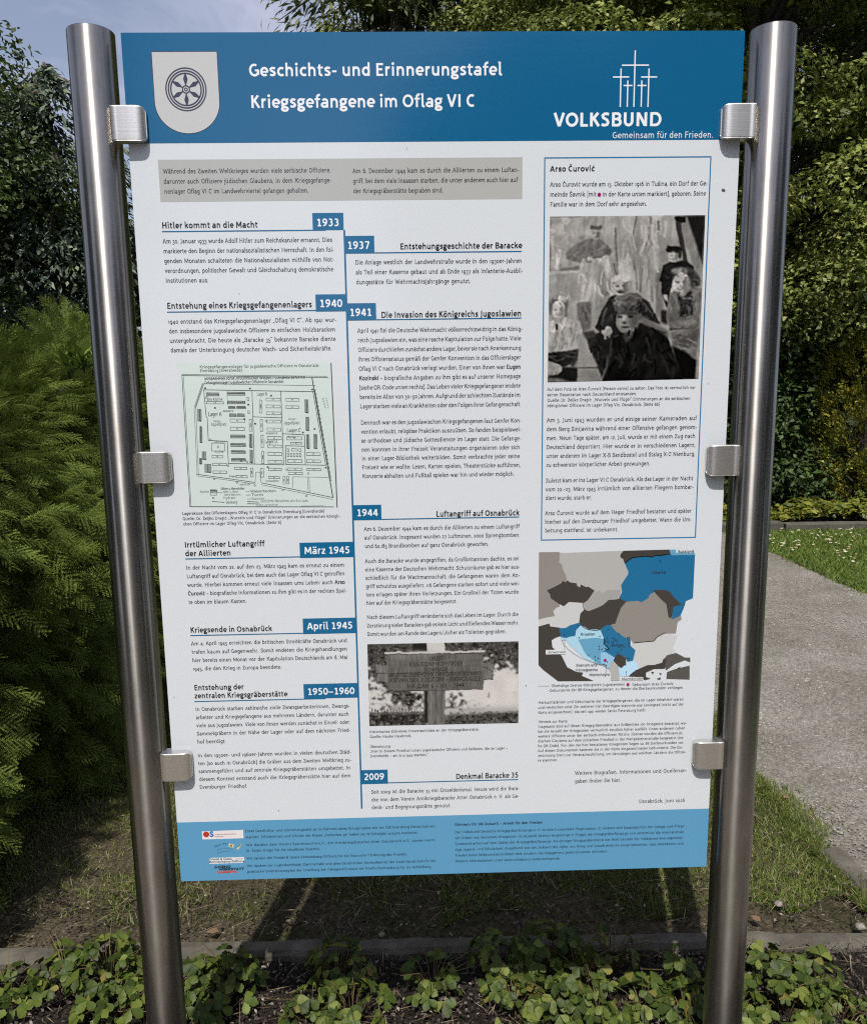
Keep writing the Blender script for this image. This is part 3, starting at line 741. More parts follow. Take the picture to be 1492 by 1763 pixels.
para(panel, ['Am 4. April 1945 erreichten die britischen Streitkräfte Osnabrück und', 'trafen kaum auf Gegenwehr. Somit endeten die Kriegshandlungen', 'hier bereits einen Monat vor der Kapitulation Deutschlands am 8. Mai', '1945, die den Krieg in Europa beendete.'], (329.2, 1111), (332.3, 1154.3), [597.5, 598, 598.4, 485], B1)
para(panel, ['In Osnabrück starben zahlreiche zivile Zwangsarbeiterinnen, Zwangs-', 'arbeiter und Kriegsgefangene aus mehreren Ländern, darunter auch', 'viele aus Jugoslawien. Viele von ihnen werden zunächst in Einzel- oder', 'Sammelgräbern in der Nähe der Lager oder auf dem nächsten Fried-', 'hof beerdigt.'], (336.5, 1224), (339.9, 1279.9), [602.5, 601, 602, 603.6, 389], B1)
para(panel, ['In den 1950er- und 1960er-Jahren wurden in vielen deutschen Städ-', 'ten (so auch in Osnabrück) die Gräber aus dem Zweiten Weltkrieg zu-', 'sammengeführt und auf zentrale Kriegsgräberstätten umgebettet. In', 'diesem Kontext entstand auch die Kriegsgräberstätte hier auf dem', 'Eversburger Friedhof.'], (340.6, 1303.6), (343.8, 1357.9), [604.5, 605, 603.4, 604, 426.3], B1)
para(panel, ['Am 6. Dezember 1944 kam es durch die Alliierten zu einem Luftangriff', 'auf Osnabrück. Insgesamt wurden 27 Luftminen, 2000 Sprengbomben', 'und 62.185 Brandbomben auf ganz Osnabrück geworfen.'], (626.2, 914), (627.6, 943.5), [894, 893, 841], B1)
para(panel, ['Auch die Baracke wurde angegriffen, da Großbritannien dachte, es sei', 'eine Kaserne der Deutschen Wehrmacht. Schutzräume gab es hier aus-', 'schließlich für die Wachmannschaft; die Gefangenen waren dem An-', 'griff schutzlos ausgeliefert. 116 Gefangene starben sofort und viele wei-', 'tere erlagen später ihren Verletzungen. Ein Großteil der Toten wurde', 'hier auf der Kriegsgräberstätte beigesetzt.'], (628, 969.3), (630.5, 1041.2), [893, 894.6, 894.6, 894.4, 892.4, 786.6], B1)
para(panel, ['Nach diesem Luftangriff veränderte sich das Leben im Lager. Durch die', 'Zerstörung vieler Baracken gab es kein Licht und fließendes Wasser mehr.', 'Somit wurden am Rande des Lagers Löcher als Toiletten gegraben.'], (631.2, 1065.7), (631.8, 1094.8), [892.1, 893.4, 871.3], B1)
para(panel, ['Historisches Bild eines Hinweisschildes an der Kriegsgräberstätte.', 'Quelle: Hauke Haubrock.'], (635.7, 1262), (636.4, 1270.3), [824.6, 708.5], B2)
para(panel, ['Übersetzung:', '„Hier in diesem Friedhof ruhen jugoslawische Offiziere und Soldaten, die im Lager –', 'Eversheide – am 6.12.1944 starben.“'], (636.6, 1287.4), (637, 1303.6), [673, 873.8, 737.5], B2)
para(panel, ['Seit 2009 ist die Baracke 35 ein Einzeldenkmal. Heute wird die Bara-', 'cke von dem Verein Antikriegsbaracke Atter Osnabrück e. V. als Ge-', 'denk- und Begegnungsstätte genutzt.'], (638.6, 1366.3), (639.5, 1392.9), [893.6, 893.4, 776.2], B1)
para(panel, ['Arso Čurović wurde am 15. Oktober 1916 in Tušina, ein Dorf der Ge-'], (946, 321.3), (946, 321.3), [1217.4], B1)
para(panel, ['meinde Šavnik (mit'], (946.2, 338.4), (946.2, 338.4), [1026], B1)
para(panel, ['in der Karte unten markiert), geboren. Seine'], (1036.2, 338), (1036.2, 338), [1214.4], B1)
para(panel, ['Familie war in dem Dorf sehr angesehen.'], (946.3, 355.6), (946.3, 355.6), [1113], B1)
x, z = on_board(1031, 335.2)
ink = Ink(3); ink.disc(x, z, 0.0033); ink.build('marker_dot', (0.30, 0.012, 0.12), panel)
para(panel, ['Auf dem Foto ist Arso Čurović (Person vorne) zu sehen. Das Foto ist vermutlich vor', 'seiner Deportation nach Deutschland entstanden.', 'Quelle: Dr. Željko Dragić: „Wurzeln und Flügel“ Erinnerungen an die serbischen', 'königlichen Offiziere im Lager Oflag VIc, Osnabrück. (Seite 66)'], (941.4, 672.7), (941.4, 700.8), [1196.7, 1095.4, 1187.4, 1135], B2)
para(panel, ['Am 3. Juni 1943 wurden er und einige seiner Kameraden auf', 'dem Berg Sinijavina während einer Offensive gefangen genom-', 'men. Neun Tage später, am 12. Juli, wurde er mit einem Zug nach', 'Deutschland deportiert. Hier wurde er in verschiedenen Lagern,', 'unter anderem im Lager X-B Sandbostel und Stalag X-C Nienburg,', 'zu schwerster körperlicher Arbeit gezwungen.'], (940.3, 726.7), (939.4, 803.7), [1198.7, 1199, 1196.2, 1196.4, 1195.6, 1118.6], B1)
para(panel, ['Zuletzt kam er ins Lager VI C Osnabrück. Als das Lager in der Nacht', 'vom 22.–23. März 1945 irrtümlich von alliierten Fliegern bombar-', 'diert wurde, starb er.'], (938.8, 830.7), (938.3, 860.7), [1192.5, 1193.4, 1018.4], B1)
para(panel, ['Arso Čurović wurde auf dem Heger Friedhof bestattet und später', 'hierher auf den Eversburger Friedhof umgebettet. Wann die Um-', 'bettung stattfand, ist unbekannt.'], (937.4, 886.8), (937.6, 916.5), [1189.6, 1190, 1063.3], B1)
para(panel, ['Ehemalige Grenze Königreich Jugoslawiens'], (948.8, 1182.7), (948.8, 1182.7), [1074.3], B2)
para(panel, ['Geburtsort Arso Čurović'], (1087.4, 1180.6), (1087.4, 1180.6), [1158.4], B2)
para(panel, ['• Geburtsorte der 88 Kriegsgefangenen, zu denen die Sterbeurkunden vorliegen'], (941.5, 1190.8), (941.5, 1190.8), [1175], B2)
para(panel, ['Herkunftsländer und Geburtsorte der Kriegsgefangenen, die im Lager inhaftiert waren', 'und verstorben sind. Ein weiterer hier Beerdigter stammte aus Leningrad (nicht auf der', 'Karte eingezeichnet), das seit 1991 wieder Sankt Petersburg heißt.'], (925.7, 1211.5), (925.7, 1228.7), [1176, 1176.4, 1111.7], B2)
para(panel, ['Hinweis zur Karte', 'Insgesamt sind auf dieser Kriegsgräberstätte laut Gräberliste 160 Kriegstote bestattet, wo-', 'bei die Anzahl der Kriegstoten vermutlich deutlich höher ausfällt. Unter anderem ruhen', 'weitere Offiziere unter der serbisch-orthodoxen Kirche. Ebenso wurden die Offiziere jü-', 'dischen Glaubens auf dem jüdischen Friedhof in der Mangdalenenstraße beigesetzt (sie-', 'he QR-Code). Von den 160 hier bestatteten Kriegstoten liegen ca. 88 Sterbeurkunden vor.', 'Auf diesen Dokumenten basieren die in der Karte eingezeichneten Geburtsorte. Die Ein-', 'zeichnung dient zur Veranschaulichung, um darzulegen aus welchen Ländern die Offizie-', 're stammen.'], (925.7, 1244.6), (925.2, 1311), [976, 1181.4, 1178.6, 1175.4, 1177, 1177, 1175.4, 1180, 959.7], B2)
para(panel, ['Weitere Biografien, Informationen und Quellenan-', 'gaben finden Sie hier.'], (988.7, 1333.8), (988.9, 1347.7), [1182, 1068.5], B1)
para(panel, ['Osnabrück, Juni 2026'], (1099, 1382.4), (1099, 1382.4), [1178], B1)
FT = (0.012, 0.035, 0.06)
para(panel, ['Diese Geschichts- und Erinnerungstafel ist im Rahmen eines Schulprojekts mit der IGS Eversburg Osnabrück ent-', 'standen. Schülerinnen und Schüler der Klasse „Entdecker 9e“ haben sie im Schuljahr 2025/26 erarbeitet.'], (422.5, 1432.8), (423.2, 1443.2), [750.8, 719.6], B3, FT)
para(panel, ['Wir danken dem Verein Spurensuche e.V., der Antikriegsbaracke Atter-Osnabrück e.V., sowie Herrn', 'Dr. Željko Dragić für die inhaltliche Zuarbeit.'], (423.5, 1456.8), (423.5, 1466.5), [749.2, 551], B3, FT)
para(panel, ['Wir danken der Friedel & Gisela Bohnenkamp-Stiftung für die finanzielle Förderung des Projekts.'], (424.7, 1479.8), (424.7, 1479.8), [700.7], B3, FT)
para(panel, ['Wir danken der Jugendwerkstatt Dammstraße und dem Osnabrücker ServiceBetrieb der Stadt Osnabrück für die', 'praktische Unterstützung bei der Erstellung des Tafelgestells sowie der Friedhofsverwaltung für die Aufstellung.'], (425, 1492.7), (426, 1502.5), [749.8, 742.6], B3, FT)
para(panel, ['Erinnern für die Zukunft – Arbeit für den Frieden'], (782.7, 1421.6), (782.7, 1421.6), [933.6], B3, FT, bold=1.6)
para(panel, ['Der Volksbund Deutsche Kriegsgräberfürsorge e. V. ist eine humanitäre Organisation. Er widmet sich hauptsächlich der Anlage und Pflege', 'der Gräber von deutschen Kriegstoten im Ausland, betreut Angehörige in Fragen der Kriegsgräberfürsorge und unterstützt die internationale', 'Zusammenarbeit auf dem Gebiet der Kriegsgräberfürsorge. Als einziger Kriegsgräberdienst der Welt betreibt der Volksbund eine eigenstän-', 'dige Jugend- und Schularbeit. Ausgehend von den Gräbern der Opfer von Krieg und Gewalt erfahren junge Menschen, dass Demokratie und', 'Frieden keine Selbstverständlichkeit sind, sondern das Engagement jedes Einzelnen erfordern.', 'Weitere Informationen unter www.volksbund-niedersachsen.de'], (782.7, 1434.5), (783.3, 1484.6), [1176.8, 1176.4, 1176, 1175.8, 1046, 962.5], B3, FT)

# ---- footer logos
lg = Crop(330, 1410, 13.564)
ink = Ink(2); ink.poly([lg(240, 290), lg(1205, 252), lg(1215, 448), lg(252, 478)]); ink.build('logo_field', (0.72, 0.68, 0.70), panel)
ink = Ink(3); x, z = lg(342, 358); ink.disc(x, z, 0.0061); o = ink.build('logo_disc', (0.42, 0.035, 0.02), panel)
plain_sans(panel, [('S', (361.5, 1441), 368.3, 10.0)], (0.03, 0.15, 0.45), 'logo_lettering', 0.05)
ink = Ink(4)
for a, b, tx in (((540, 370), 1045, 'Integrierte Gesamtschule'), ((540, 420), 750, 'Osnabrück')):
    x, z = lg(*a); slab_line(ink, tx, x, z, lg(b, a[1])[0], 0.0018, 0.9, False)
ink.build('logo_lettering', (0.25, 0.05, 0.05), panel)
ink = Ink(3)
for k, (x, y, c) in enumerate(((550, 660, 'S'), (600, 640, 'p'), (650, 622, 'u'), (705, 608, 'r'), (755, 596, 'e'), (805, 592, 'n'))):
    a, z = lg(x, y); glyph(ink, c, a - 0.0015, z, 6e-5, 6.5e-5, 1.2)
for k, c in enumerate('Spurensuche'):
    a, z = lg(600 + 34 * k, 745 - 55 * math.sin(math.pi * (k + 0.5) / 12)); glyph(ink, c, a, z, 3.2e-5, 4e-5, 1.1)
for k, c in enumerate('Osnabrück e.V.'):
    a, z = lg(610 + 31 * k, 812 - 50 * math.sin(math.pi * (k + 0.5) / 14)); glyph(ink, c, a, z, 3e-5, 4e-5, 1.1)
ink.build('arched_logo_lettering', (0.02, 0.12, 0.16), panel)
ink = Ink(3)
ink.poly([lg(862, 640), lg(880, 565), lg(995, 600), lg(975, 672)]); ink.poly([lg(1050, 700), lg(1140, 570), lg(1165, 590), lg(1095, 712)])
ink.build('logo_sheet', (0.62, 0.60, 0.34), panel)
ink = Ink(4)
ink.poly([lg(895, 635), lg(905, 590), lg(955, 602), lg(945, 648)]); ink.poly([lg(1085, 640), lg(1140, 575), lg(1150, 590), lg(1105, 655)])
ink.build('logo_sheet', (0.20, 0.14, 0.05), panel)
ink = Ink(2); ink.poly([lg(420, 908), lg(1215, 885), lg(1240, 960), lg(1225, 1022), lg(415, 1048), lg(412, 970)]); ink.build('logo_field', (0.70, 0.70, 0.71), panel)
def caps(lines, rgb, off=0.03, name='logo_lettering'):
    plain_sans(panel, [(tx, (330 + a / 13.564, 1410 + y / 13.564), 330 + b / 13.564, cap / 13.564) for tx, a, b, y, cap in lines], rgb, name, off, 4)
caps([('Friedel & Gisela', 428, 945, 962, 52), ('Bohnenkamp-Stiftung', 418, 1242, 1024, 52)], (0.05, 0.10, 0.16), 0.02)
ink = Ink(4)
for k in range(4):
    x, z = lg(1040 + k * 48, 925); ink.ring(x, z, 0.0011, 0.0016, 14)
ink.build('logo_ring_row', (0.35, 0.36, 0.37), panel)
caps([('JUGEND', 530, 920, 1148, 58), ('WERKSTATT', 632, 1235, 1204, 58)], (0.015, 0.03, 0.045), 0.05)
caps([('DAMMSTR.', 598, 1080, 1268, 54)], (0.62, 0.06, 0.04), 0.05)

# specks of dirt on the face
i_ = 0
for px, py, r_, q_ in ((1244, 327, .0016, 2.2), (700, 255, .0007, 1), (412, 505, .0006, 1.5), (1218, 660, .0007, 1), (560, 870, .0006, 1), (905, 1180, .0008, 1.4), (300, 1200, .0007, 1), (1190, 1100, .0006, 1), (480, 1395, .0008, 1.2), (742, 236, .0009, 1.3)):
    x, z = on_board(px, py); ink = Ink(10); i_ += 1
    ink.poly([(x + r_ * q_ * math.cos(a) * (1 + .2 * math.sin(3 * a + i_)), z + r_ * math.sin(a) - .3 * r_ * q_ * math.cos(a)) for a in [k * math.pi / 5 for k in range(10)]])
    ink.build('dirt_speck', (0.05, 0.045, 0.04), panel, rough=0.6)
# ------------------------------------------------------------------ pencil plan of the camp, printed on the board
M = Crop(280, 610, 4.388)
ink = Ink(1); ink.poly([M(112, 66), M(1272, 62), M(1318, 1155), M(208, 1160)]); ink.build('plan_sheet', (0.565, 0.655, 0.635), panel)
ink = Ink(2)
W1, W2, W3 = 0.0007, 0.0011, 0.0018
def PL(w, *p, closed=False): ink.line([M(p[i], p[i + 1]) for i in range(0, len(p), 2)], w, closed)
def hut(x, y, w, h, fill=False, num=True):
    PL(0.0008, x, y, x + w, y + 2, x + w + 2, y + h, x + 1, y + h, closed=True)
    if fill:
        nn = int(max(w, h) / 7)
        for i in range(nn + 1):
            t = i / nn
            if w > h: PL(0.0008, x + w * t, y, x + w * t + 4, y + h)
            else: PL(0.0008, x, y + h * t, x + w, y + h * t + 4)
        PL(0.0012, x, y + h * .4, x + w, y + h * .5) if w > h else PL(0.0012, x + w * .5, y, x + w * .5, y + h)
    elif num:
        PL(0.0009, x + w * .45, y + h * .35, x + w * .45, y + h * .65); PL(0.0009, x + w * .55, y + h * .35, x + w * .52, y + h * .65)
def hand(text, x, y, xe, cap=30, bold=0.8):
    (a, z), (b, _) = M(x, y), M(xe, y)
    slab_line(ink, text, a, z, b, cap * 0.00022 * 0.62, bold, False)
PL(W2, 147, 160, 1252, 176); PL(0.0008, 150, 152, 1240, 166); PL(W2, 147, 155, 208, 1150); PL(0.0007, 158, 168, 216, 1146); PL(W2, 205, 1150, 1290, 1152); PL(W3, 1272, 66, 1318, 1155)
PL(W3, 1128, 176, 1286, 1080); PL(0.0010, 1150, 270, 1270, 940)
for k in range(24): PL(0.0011, 1138 + k * 5.4, 240 + k * 31, 1152 + k * 5.4, 236 + k * 31)
PL(W1, 300, 222, 1135, 236); PL(W2, 310, 268, 1145, 282); PL(W1, 300, 222, 240, 400, 262, 905); PL(W1, 312, 225, 252, 402, 272, 905); PL(0.0008, 306, 224, 247, 400)
PL(W2, 312, 268, 330, 470, 338, 480, 346, 650, 490, 658, 498, 826)
PL(W2, 498, 824, 915, 834); PL(W2, 930, 832, 1232, 838); PL(W2, 676, 272, 694, 826); PL(W2, 893, 278, 915, 834); PL(W2, 684, 472, 900, 480); PL(W1, 488, 272, 490, 380)
PL(W2, 1135, 280, 1232, 838); PL(W2, 908, 600, 1072, 608, 1078, 834); PL(W2, 928, 690, 1070, 694); PL(W2, 928, 690, 932, 832)
PL(W2, 255, 905, 700, 968); PL(W1, 258, 918, 695, 978); PL(W2, 745, 970, 1288, 1082); PL(W1, 745, 984, 1285, 1096); PL(W1, 700, 968, 705, 890, 735, 890, 745, 970)
PL(W1, 985, 925, 1260, 930); PL(W1, 985, 925, 980, 1015); PL(W1, 1095, 928, 1100, 1040); PL(W1, 1108, 928, 1110, 1042)
for a in ((332, 290, 92, 24, 1), (488, 285, 132, 24, 1), (492, 352, 130, 22, 1), (498, 392, 48, 18, 1), (560, 392, 66, 18, 1), (505, 448, 50, 22, 1), (565, 448, 52, 22, 1), (332, 356, 128, 18, 0),
          (510, 488, 110, 24, 0), (512, 550, 106, 24, 0), (514, 608, 108, 24, 1), (515, 672, 110, 24, 1), (518, 726, 106, 22, 1), (520, 785, 106, 22, 1), (378, 822, 106, 18, 0), (382, 880, 104, 20, 0), (374, 764, 82, 18, 0), (545, 852, 92, 18, 0), (556, 914, 84, 18, 0),
          (782, 330, 106, 22, 0), (782, 382, 106, 22, 0), (784, 434, 106, 22, 0), (788, 496, 104, 22, 0), (790, 556, 102, 24, 0), (792, 620, 104, 24, 0), (794, 684, 104, 22, 0), (796, 740, 104, 24, 0), (798, 800, 104, 22, 0),
          (932, 332, 98, 22, 0), (932, 388, 98, 20, 0), (938, 622, 112, 24, 0), (966, 664, 84, 14, 0), (945, 794, 106, 24, 0), (1086, 742, 104, 22, 0), (1088, 796, 104, 22, 0),
          (800, 860, 98, 18, 0), (948, 858, 106, 18, 0), (950, 890, 106, 18, 0), (1090, 862, 106, 16, 0), (800, 922, 84, 16, 0), (655, 490, 18, 90, 0), (655, 602, 22, 100, 1), (660, 722, 20, 96, 1),
          (732, 344, 18, 98, 0), (738, 490, 16, 92, 0), (744, 610, 16, 94, 0), (748, 730, 16, 94, 0), (1075, 342, 24, 98, 1), (1082, 474, 22, 100, 1), (1088, 606, 20, 104, 1), (1142, 604, 24, 106, 1),
          (266, 415, 26, 88, 1), (282, 545, 16, 120, 1), (300, 735, 28, 58, 1), (278, 785, 18, 42, 1), (320, 830, 46, 60, 1), (370, 670, 98, 60, 0), (666, 858, 16, 68, 0), (742, 862, 20, 66, 0), (910, 922, 16, 58, 0), (936, 920, 16, 58, 0)):
    hut(*a[:4], fill=bool(a[4]))
for i in range(5): hut(942 + i * 23, 748, 12, 24, num=False)
hut(942, 712, 12, 24, num=False); hut(1032, 712, 14, 24, num=False); hut(975, 712, 44, 18, num=False); hut(638, 326, 14, 22, num=False); hut(644, 426, 12, 20, num=False)
for x, y in ((333, 326), (618, 488), (362, 645), (640, 812), (390, 940), (562, 968), (697, 990), (908, 1024), (1085, 1068), (496, 840), (938, 872), (1100, 900), (782, 502), (384, 1086), (592, 806)):
    (a, z) = M(x, y); ink.ring(a, z, 0.0012, 0.0020, 12)
for x, y in ((648, 380), (700, 524), (396, 405), (820, 312), (1148, 564), (795, 852), (1232, 856), (660, 258), (322, 256), (1130, 266), (1060, 590)):
    (a, z) = M(x, y); ink.rect(a - 0.0017, z - 0.0014, a + 0.0017, z + 0.0014)
hand('Lager A', 345, 468, 448, 40, 1.0); hand('Lager D', 772, 672, 866, 36, 1.0); hand('Lager C', 938, 588, 1045, 36, 1.0); hand('Lager B', 712, 312, 790, 30, 1.0)
hand('Haupt-', 385, 512, 440, 20); hand('Appellplatz', 366, 540, 486, 30); hand('Haupt-', 950, 496, 1012, 20); hand('Appellplatz', 920, 530, 1038, 30); hand('alte Küche', 336, 350, 454, 26, 1.1)
hand('Küche', 395, 745, 462, 20); hand('Deutsche', 392, 668, 474, 20); hand('Garten', 945, 632, 1010, 18, 1.1); hand('Eingang', 505, 928, 560, 18, 1.2); hand('Lagerstraße', 578, 990, 664, 22); hand('Kommandantur', 780, 965, 880, 22); hand('ЛАГЕР Х', 780, 604, 868, 22, 1.2); hand('ЛАГЕР Х', 455, 436, 535, 22, 1.2)
x, z = M(318, 224); slab_line(ink, 'Gefangenenlager jugoslawischer Offiziere in Osnabrück', x, z, M(915, 224)[0], 0.0036, 1.3, False)
x, z = M(280, 106); slab_line(ink, 'Kriegsgefangenenlager für jugoslawische Offiziere in Osnabrück-', x, z, M(1190, 118)[0], 0.0036, 1.1, False)
x, z = M(283, 134); slab_line(ink, 'Eversburg (Eversheide)', x, z, M(602, 134)[0], 0.0036, 1.1, False)
hand('Baracken', 285, 1046, 355, 22); hut(362, 1022, 46, 18, True); hut(362, 1046, 46, 18, num=False); hand('Offiziere u. Mannschaften', 440, 1024, 620, 22, 1.3); hand('Wohn- u. Wasch', 458, 1046, 575, 20); hand('leere Bauten', 465, 1068, 592, 20)
hand('Hydrant', 460, 1094, 552, 26); hand('Deckung', 480, 1128, 566, 28, 1.0); hand('== Wasserbecken', 630, 1044, 858, 24, 1.1); hand('== Turm', 630, 1070, 762, 24, 1.0); hand('== Bunker', 640, 1100, 772, 24); hand('zerstörte Baracken am 6.12.1944', 740, 1118, 1100, 26); hand('nicht zerstörte', 705, 1148, 872, 22); PL(W2, 640, 1112, 725, 1116); PL(W2, 640, 1128, 730, 1130); PL(W2, 375, 1112, 468, 1118); PL(W1, 1045, 1146, 1215, 1144); PL(W1, 410, 1044, 455, 1046)
for k in range(7): PL(0.0007, 1205 + k * 3, 330 + k * 12, 1216 + k * 3, 334 + k * 12)
for k in range(6): PL(0.0007, 1232 + k * 3, 330 + k * 14, 1240 + k * 3, 336 + k * 14)
ink.build('camp_plan', (0.045, 0.055, 0.055), panel)
x, z = M(318, 194)
plain_sans(panel, [('ЗАРОБЉЕНИЧКИ ЛОГОР ЈУГОСЛОВЕНСКИХ ОФИЦИРА У ОСНАБРИКУ–ОФЛАГ VI C', (280 + 318 / 4.388, 610 + 194 / 4.388), 280 + 1075 / 4.388, 4.2)], (0.03, 0.04, 0.04), 'plan_lettering', 0.03)

# ------------------------------------------------------------------ map of the countries
E = Crop(910, 930, 4.6625)
def land(rgb, polys, lift, name='map_country'):
    for p in polys:
        i = Ink(lift); q = [E(p[k], p[k + 1]) for k in range(0, len(p), 2)]
        i.poly(q); i.strip(q, 0.0016, True)
        i.build(name, rgb, panel)
DARK, MID, GRY, LGT, PLE = (0.048, 0.043, 0.038), (0.245, 0.232, 0.212), (0.33, 0.325, 0.32), (0.40, 0.40, 0.395), (0.53, 0.545, 0.55)
UKR, SRB, BOS, CRO, MAZ = (0.010, 0.135, 0.29), (0.014, 0.145, 0.30), (0.115, 0.33, 0.50), (0.37, 0.60, 0.74), (0.44, 0.66, 0.84)
land(MID, [(84, 100, 240, 98, 252, 130, 246, 178, 268, 196, 272, 240, 292, 272, 300, 325, 262, 335, 150, 400, 172, 455, 240, 510, 245, 530, 222, 545, 200, 570, 214, 612, 150, 622, 80, 640)], 1)
land(LGT, [(252, 98, 258, 106, 752, 88, 735, 118, 738, 138, 756, 146, 770, 182, 800, 250, 798, 275, 742, 360, 752, 408, 680, 398, 630, 402, 595, 430, 565, 408, 540, 420, 518, 392, 440, 378, 400, 384, 378, 350, 310, 330, 296, 272, 275, 235, 268, 196, 246, 178)], 2)
land(DARK, [(735, 118, 760, 88, 1130, 78, 1140, 110, 1080, 118, 1060, 126, 1020, 120, 985, 136, 940, 128, 830, 140, 770, 182, 756, 146, 738, 138)], 3)
land((0.12, 0.32, 0.47), [(1130, 80, 1175, 78, 1175, 104, 1328, 104, 1328, 116, 1230, 116, 1150, 118, 1140, 112)], 4)
land(UKR, [(770, 182, 830, 140, 940, 128, 985, 136, 1020, 120, 1060, 126, 1080, 118, 1150, 112, 1230, 112, 1328, 118, 1312, 462, 1256, 485, 1240, 540, 1212, 602, 1150, 632, 1148, 520, 1215, 510, 1150, 440, 1110, 405, 1030, 400, 970, 430, 950, 465, 900, 495, 880, 482, 780, 490, 728, 470, 750, 410, 742, 360, 798, 275, 800, 250)], 3)
land(DARK, [(150, 404, 200, 380, 262, 345, 275, 330, 290, 340, 310, 326, 330, 342, 378, 348, 384, 366, 408, 384, 420, 360, 455, 380, 475, 376, 520, 404, 490, 450, 470, 478, 440, 500, 320, 492, 280, 526, 240, 505, 178, 462, 172, 430)], 4)
land(GRY, [(440, 500, 470, 478, 520, 404, 540, 420, 565, 408, 595, 430, 630, 402, 735, 402, 728, 472, 690, 480, 640, 482, 600, 520, 550, 545, 480, 570, 445, 560, 430, 520)], 3)
land(PLE, [(80, 640, 150, 622, 214, 612, 198, 572, 222, 545, 280, 526, 320, 492, 430, 498, 445, 560, 418, 590, 415, 640, 400, 665, 330, 685, 300, 705, 245, 702, 165, 690, 160, 672, 80, 692)], 3)
land(DARK, [(445, 560, 480, 572, 550, 545, 600, 520, 640, 482, 690, 480, 728, 472, 775, 492, 735, 540, 705, 620, 690, 665, 600, 690, 575, 715, 540, 726, 480, 718, 440, 700, 405, 665, 415, 590)], 4)
land(MID, [(690, 665, 735, 540, 778, 490, 880, 482, 900, 495, 960, 450, 1000, 420, 1030, 440, 1100, 500, 1120, 600, 1140, 625, 1215, 605, 1220, 635, 1190, 655, 1175, 745, 1090, 745, 1030, 775, 1000, 810, 840, 825, 820, 800, 760, 780, 690, 730, 655, 685)], 2)
land(DARK, [(1000, 402, 1100, 402, 1130, 420, 1160, 460, 1218, 515, 1155, 530, 1140, 622, 1122, 615, 1105, 510, 1050, 460)], 4)
land(PLE, [(840, 825, 1000, 810, 1030, 775, 1090, 745, 1188, 768, 1150, 860, 1168, 890, 1080, 950, 1070, 985, 1000, 1005, 950, 1005, 875, 1030, 870, 990, 830, 965, 850, 885, 812, 850)], 2)
land((0.085, 0.080, 0.075), [(1080, 960, 1110, 925, 1180, 908, 1250, 945, 1290, 945, 1290, 975, 1250, 960, 1170, 990, 1100, 1040), (1105, 1110, 1110, 1060, 1180, 1035, 1285, 1010, 1285, 1115), (1195, 1028, 1210, 1020, 1205, 1038)], 3)
land(DARK, [(805, 1090, 850, 1050, 950, 1005, 1000, 1005, 1070, 985, 1080, 955, 1098, 965, 1085, 1028, 1000, 1030, 935, 1060, 935, 1100, 970, 1110, 930, 1120, 900, 1095), (80, 695, 160, 672, 170, 695, 248, 705, 245, 735, 255, 765, 210, 780, 178, 800, 185, 860, 260, 930, 305, 1022, 380, 1060, 430, 1065, 420, 1090, 515, 1128, 235, 1128, 120, 1040, 80, 1000), (985, 1058, 998, 1060, 992, 1070), (1050, 1068, 1060, 1072, 1054, 1078), (1030, 1112, 1052, 1104, 1050, 1118)], 4)
land(UKR, [(245, 712, 300, 705, 330, 685, 405, 664, 412, 680, 375, 720, 368, 765, 330, 770, 300, 780, 260, 775)], 5)
land(CRO, [(405, 690, 430, 690, 480, 718, 570, 720, 600, 780, 602, 796, 540, 785, 430, 796, 400, 800, 402, 840, 460, 920, 560, 985, 580, 1000, 530, 985, 440, 940, 330, 840, 300, 800, 262, 800, 255, 782, 330, 768, 368, 766, 375, 722)], 4)
land(BOS, [(400, 800, 430, 796, 540, 785, 602, 796, 600, 830, 640, 870, 580, 900, 580, 1000, 540, 975, 460, 915)], 5)
land(SRB, [(575, 716, 620, 684, 655, 685, 690, 730, 760, 780, 810, 795, 812, 850, 850, 885, 830, 965, 790, 970, 770, 930, 712, 910, 690, 945, 600, 895, 640, 870, 600, 830, 602, 780)], 5)
land((0.27, 0.50, 0.70), [(578, 905, 610, 898, 688, 946, 680, 970, 645, 985, 640, 1030, 610, 1005, 580, 985)], 6)
land(DARK, [(680, 965, 712, 910, 772, 945, 775, 990, 740, 1022, 722, 1010)], 6)
land(MAZ, [(722, 1020, 775, 990, 830, 968, 868, 990, 875, 1032, 800, 1090, 725, 1085)], 4)
land(LGT, [(645, 990, 685, 975, 715, 1010, 722, 1122, 658, 1124, 660, 1060, 640, 1030)], 4)
for x0, y0, x1, y1 in ((135, 880, 295, 916), (372, 985, 550, 1052), (480, 1064, 650, 1092), (735, 1100, 915, 1126)):
    i = Ink(7)
    if y0 in (880, 1100): i.poly([E(x0, y0), E(x1, y0 - 2), E(x1, y1 - 2), E(x0, y1)]); i.build('map_label_field', (0.66, 0.685, 0.705), panel)
i = Ink(8)
for tx, x, y, xe in (('Russland', 1194, 100, 1322), ('Ukraine', 984, 268, 1096), ('Kroatien', 412, 764, 530), ('Slowenien', 152, 908, 294), ('Serbien', 660, 852, 762), ('Bosnien und', 376, 1012, 548), ('Herzegowina', 372, 1050, 550), ('Montenegro', 482, 1088, 648), ('Mazedonien', 740, 1122, 915)):
    j = Ink(8); a, z = E(x, y); slab_line(j, tx, a, z, E(xe, y)[0], 0.0036, 1.1, False); j.build('map_lettering', (0.03, 0.03, 0.035), panel)
for x, y, y2 in ((285, 882, 752), (529, 990, 930), (618, 1065, 998), (778, 1098, 1052)):
    j = Ink(8); j.line([E(x, y), E(x, y2)], 0.0006); a, z = E(x, y2); j.poly([(a - 0.0014, z - 0.0016), (a + 0.0014, z - 0.0016), (a, z + 0.001)]); j.build('map_pointer', (0.03, 0.03, 0.035), panel)
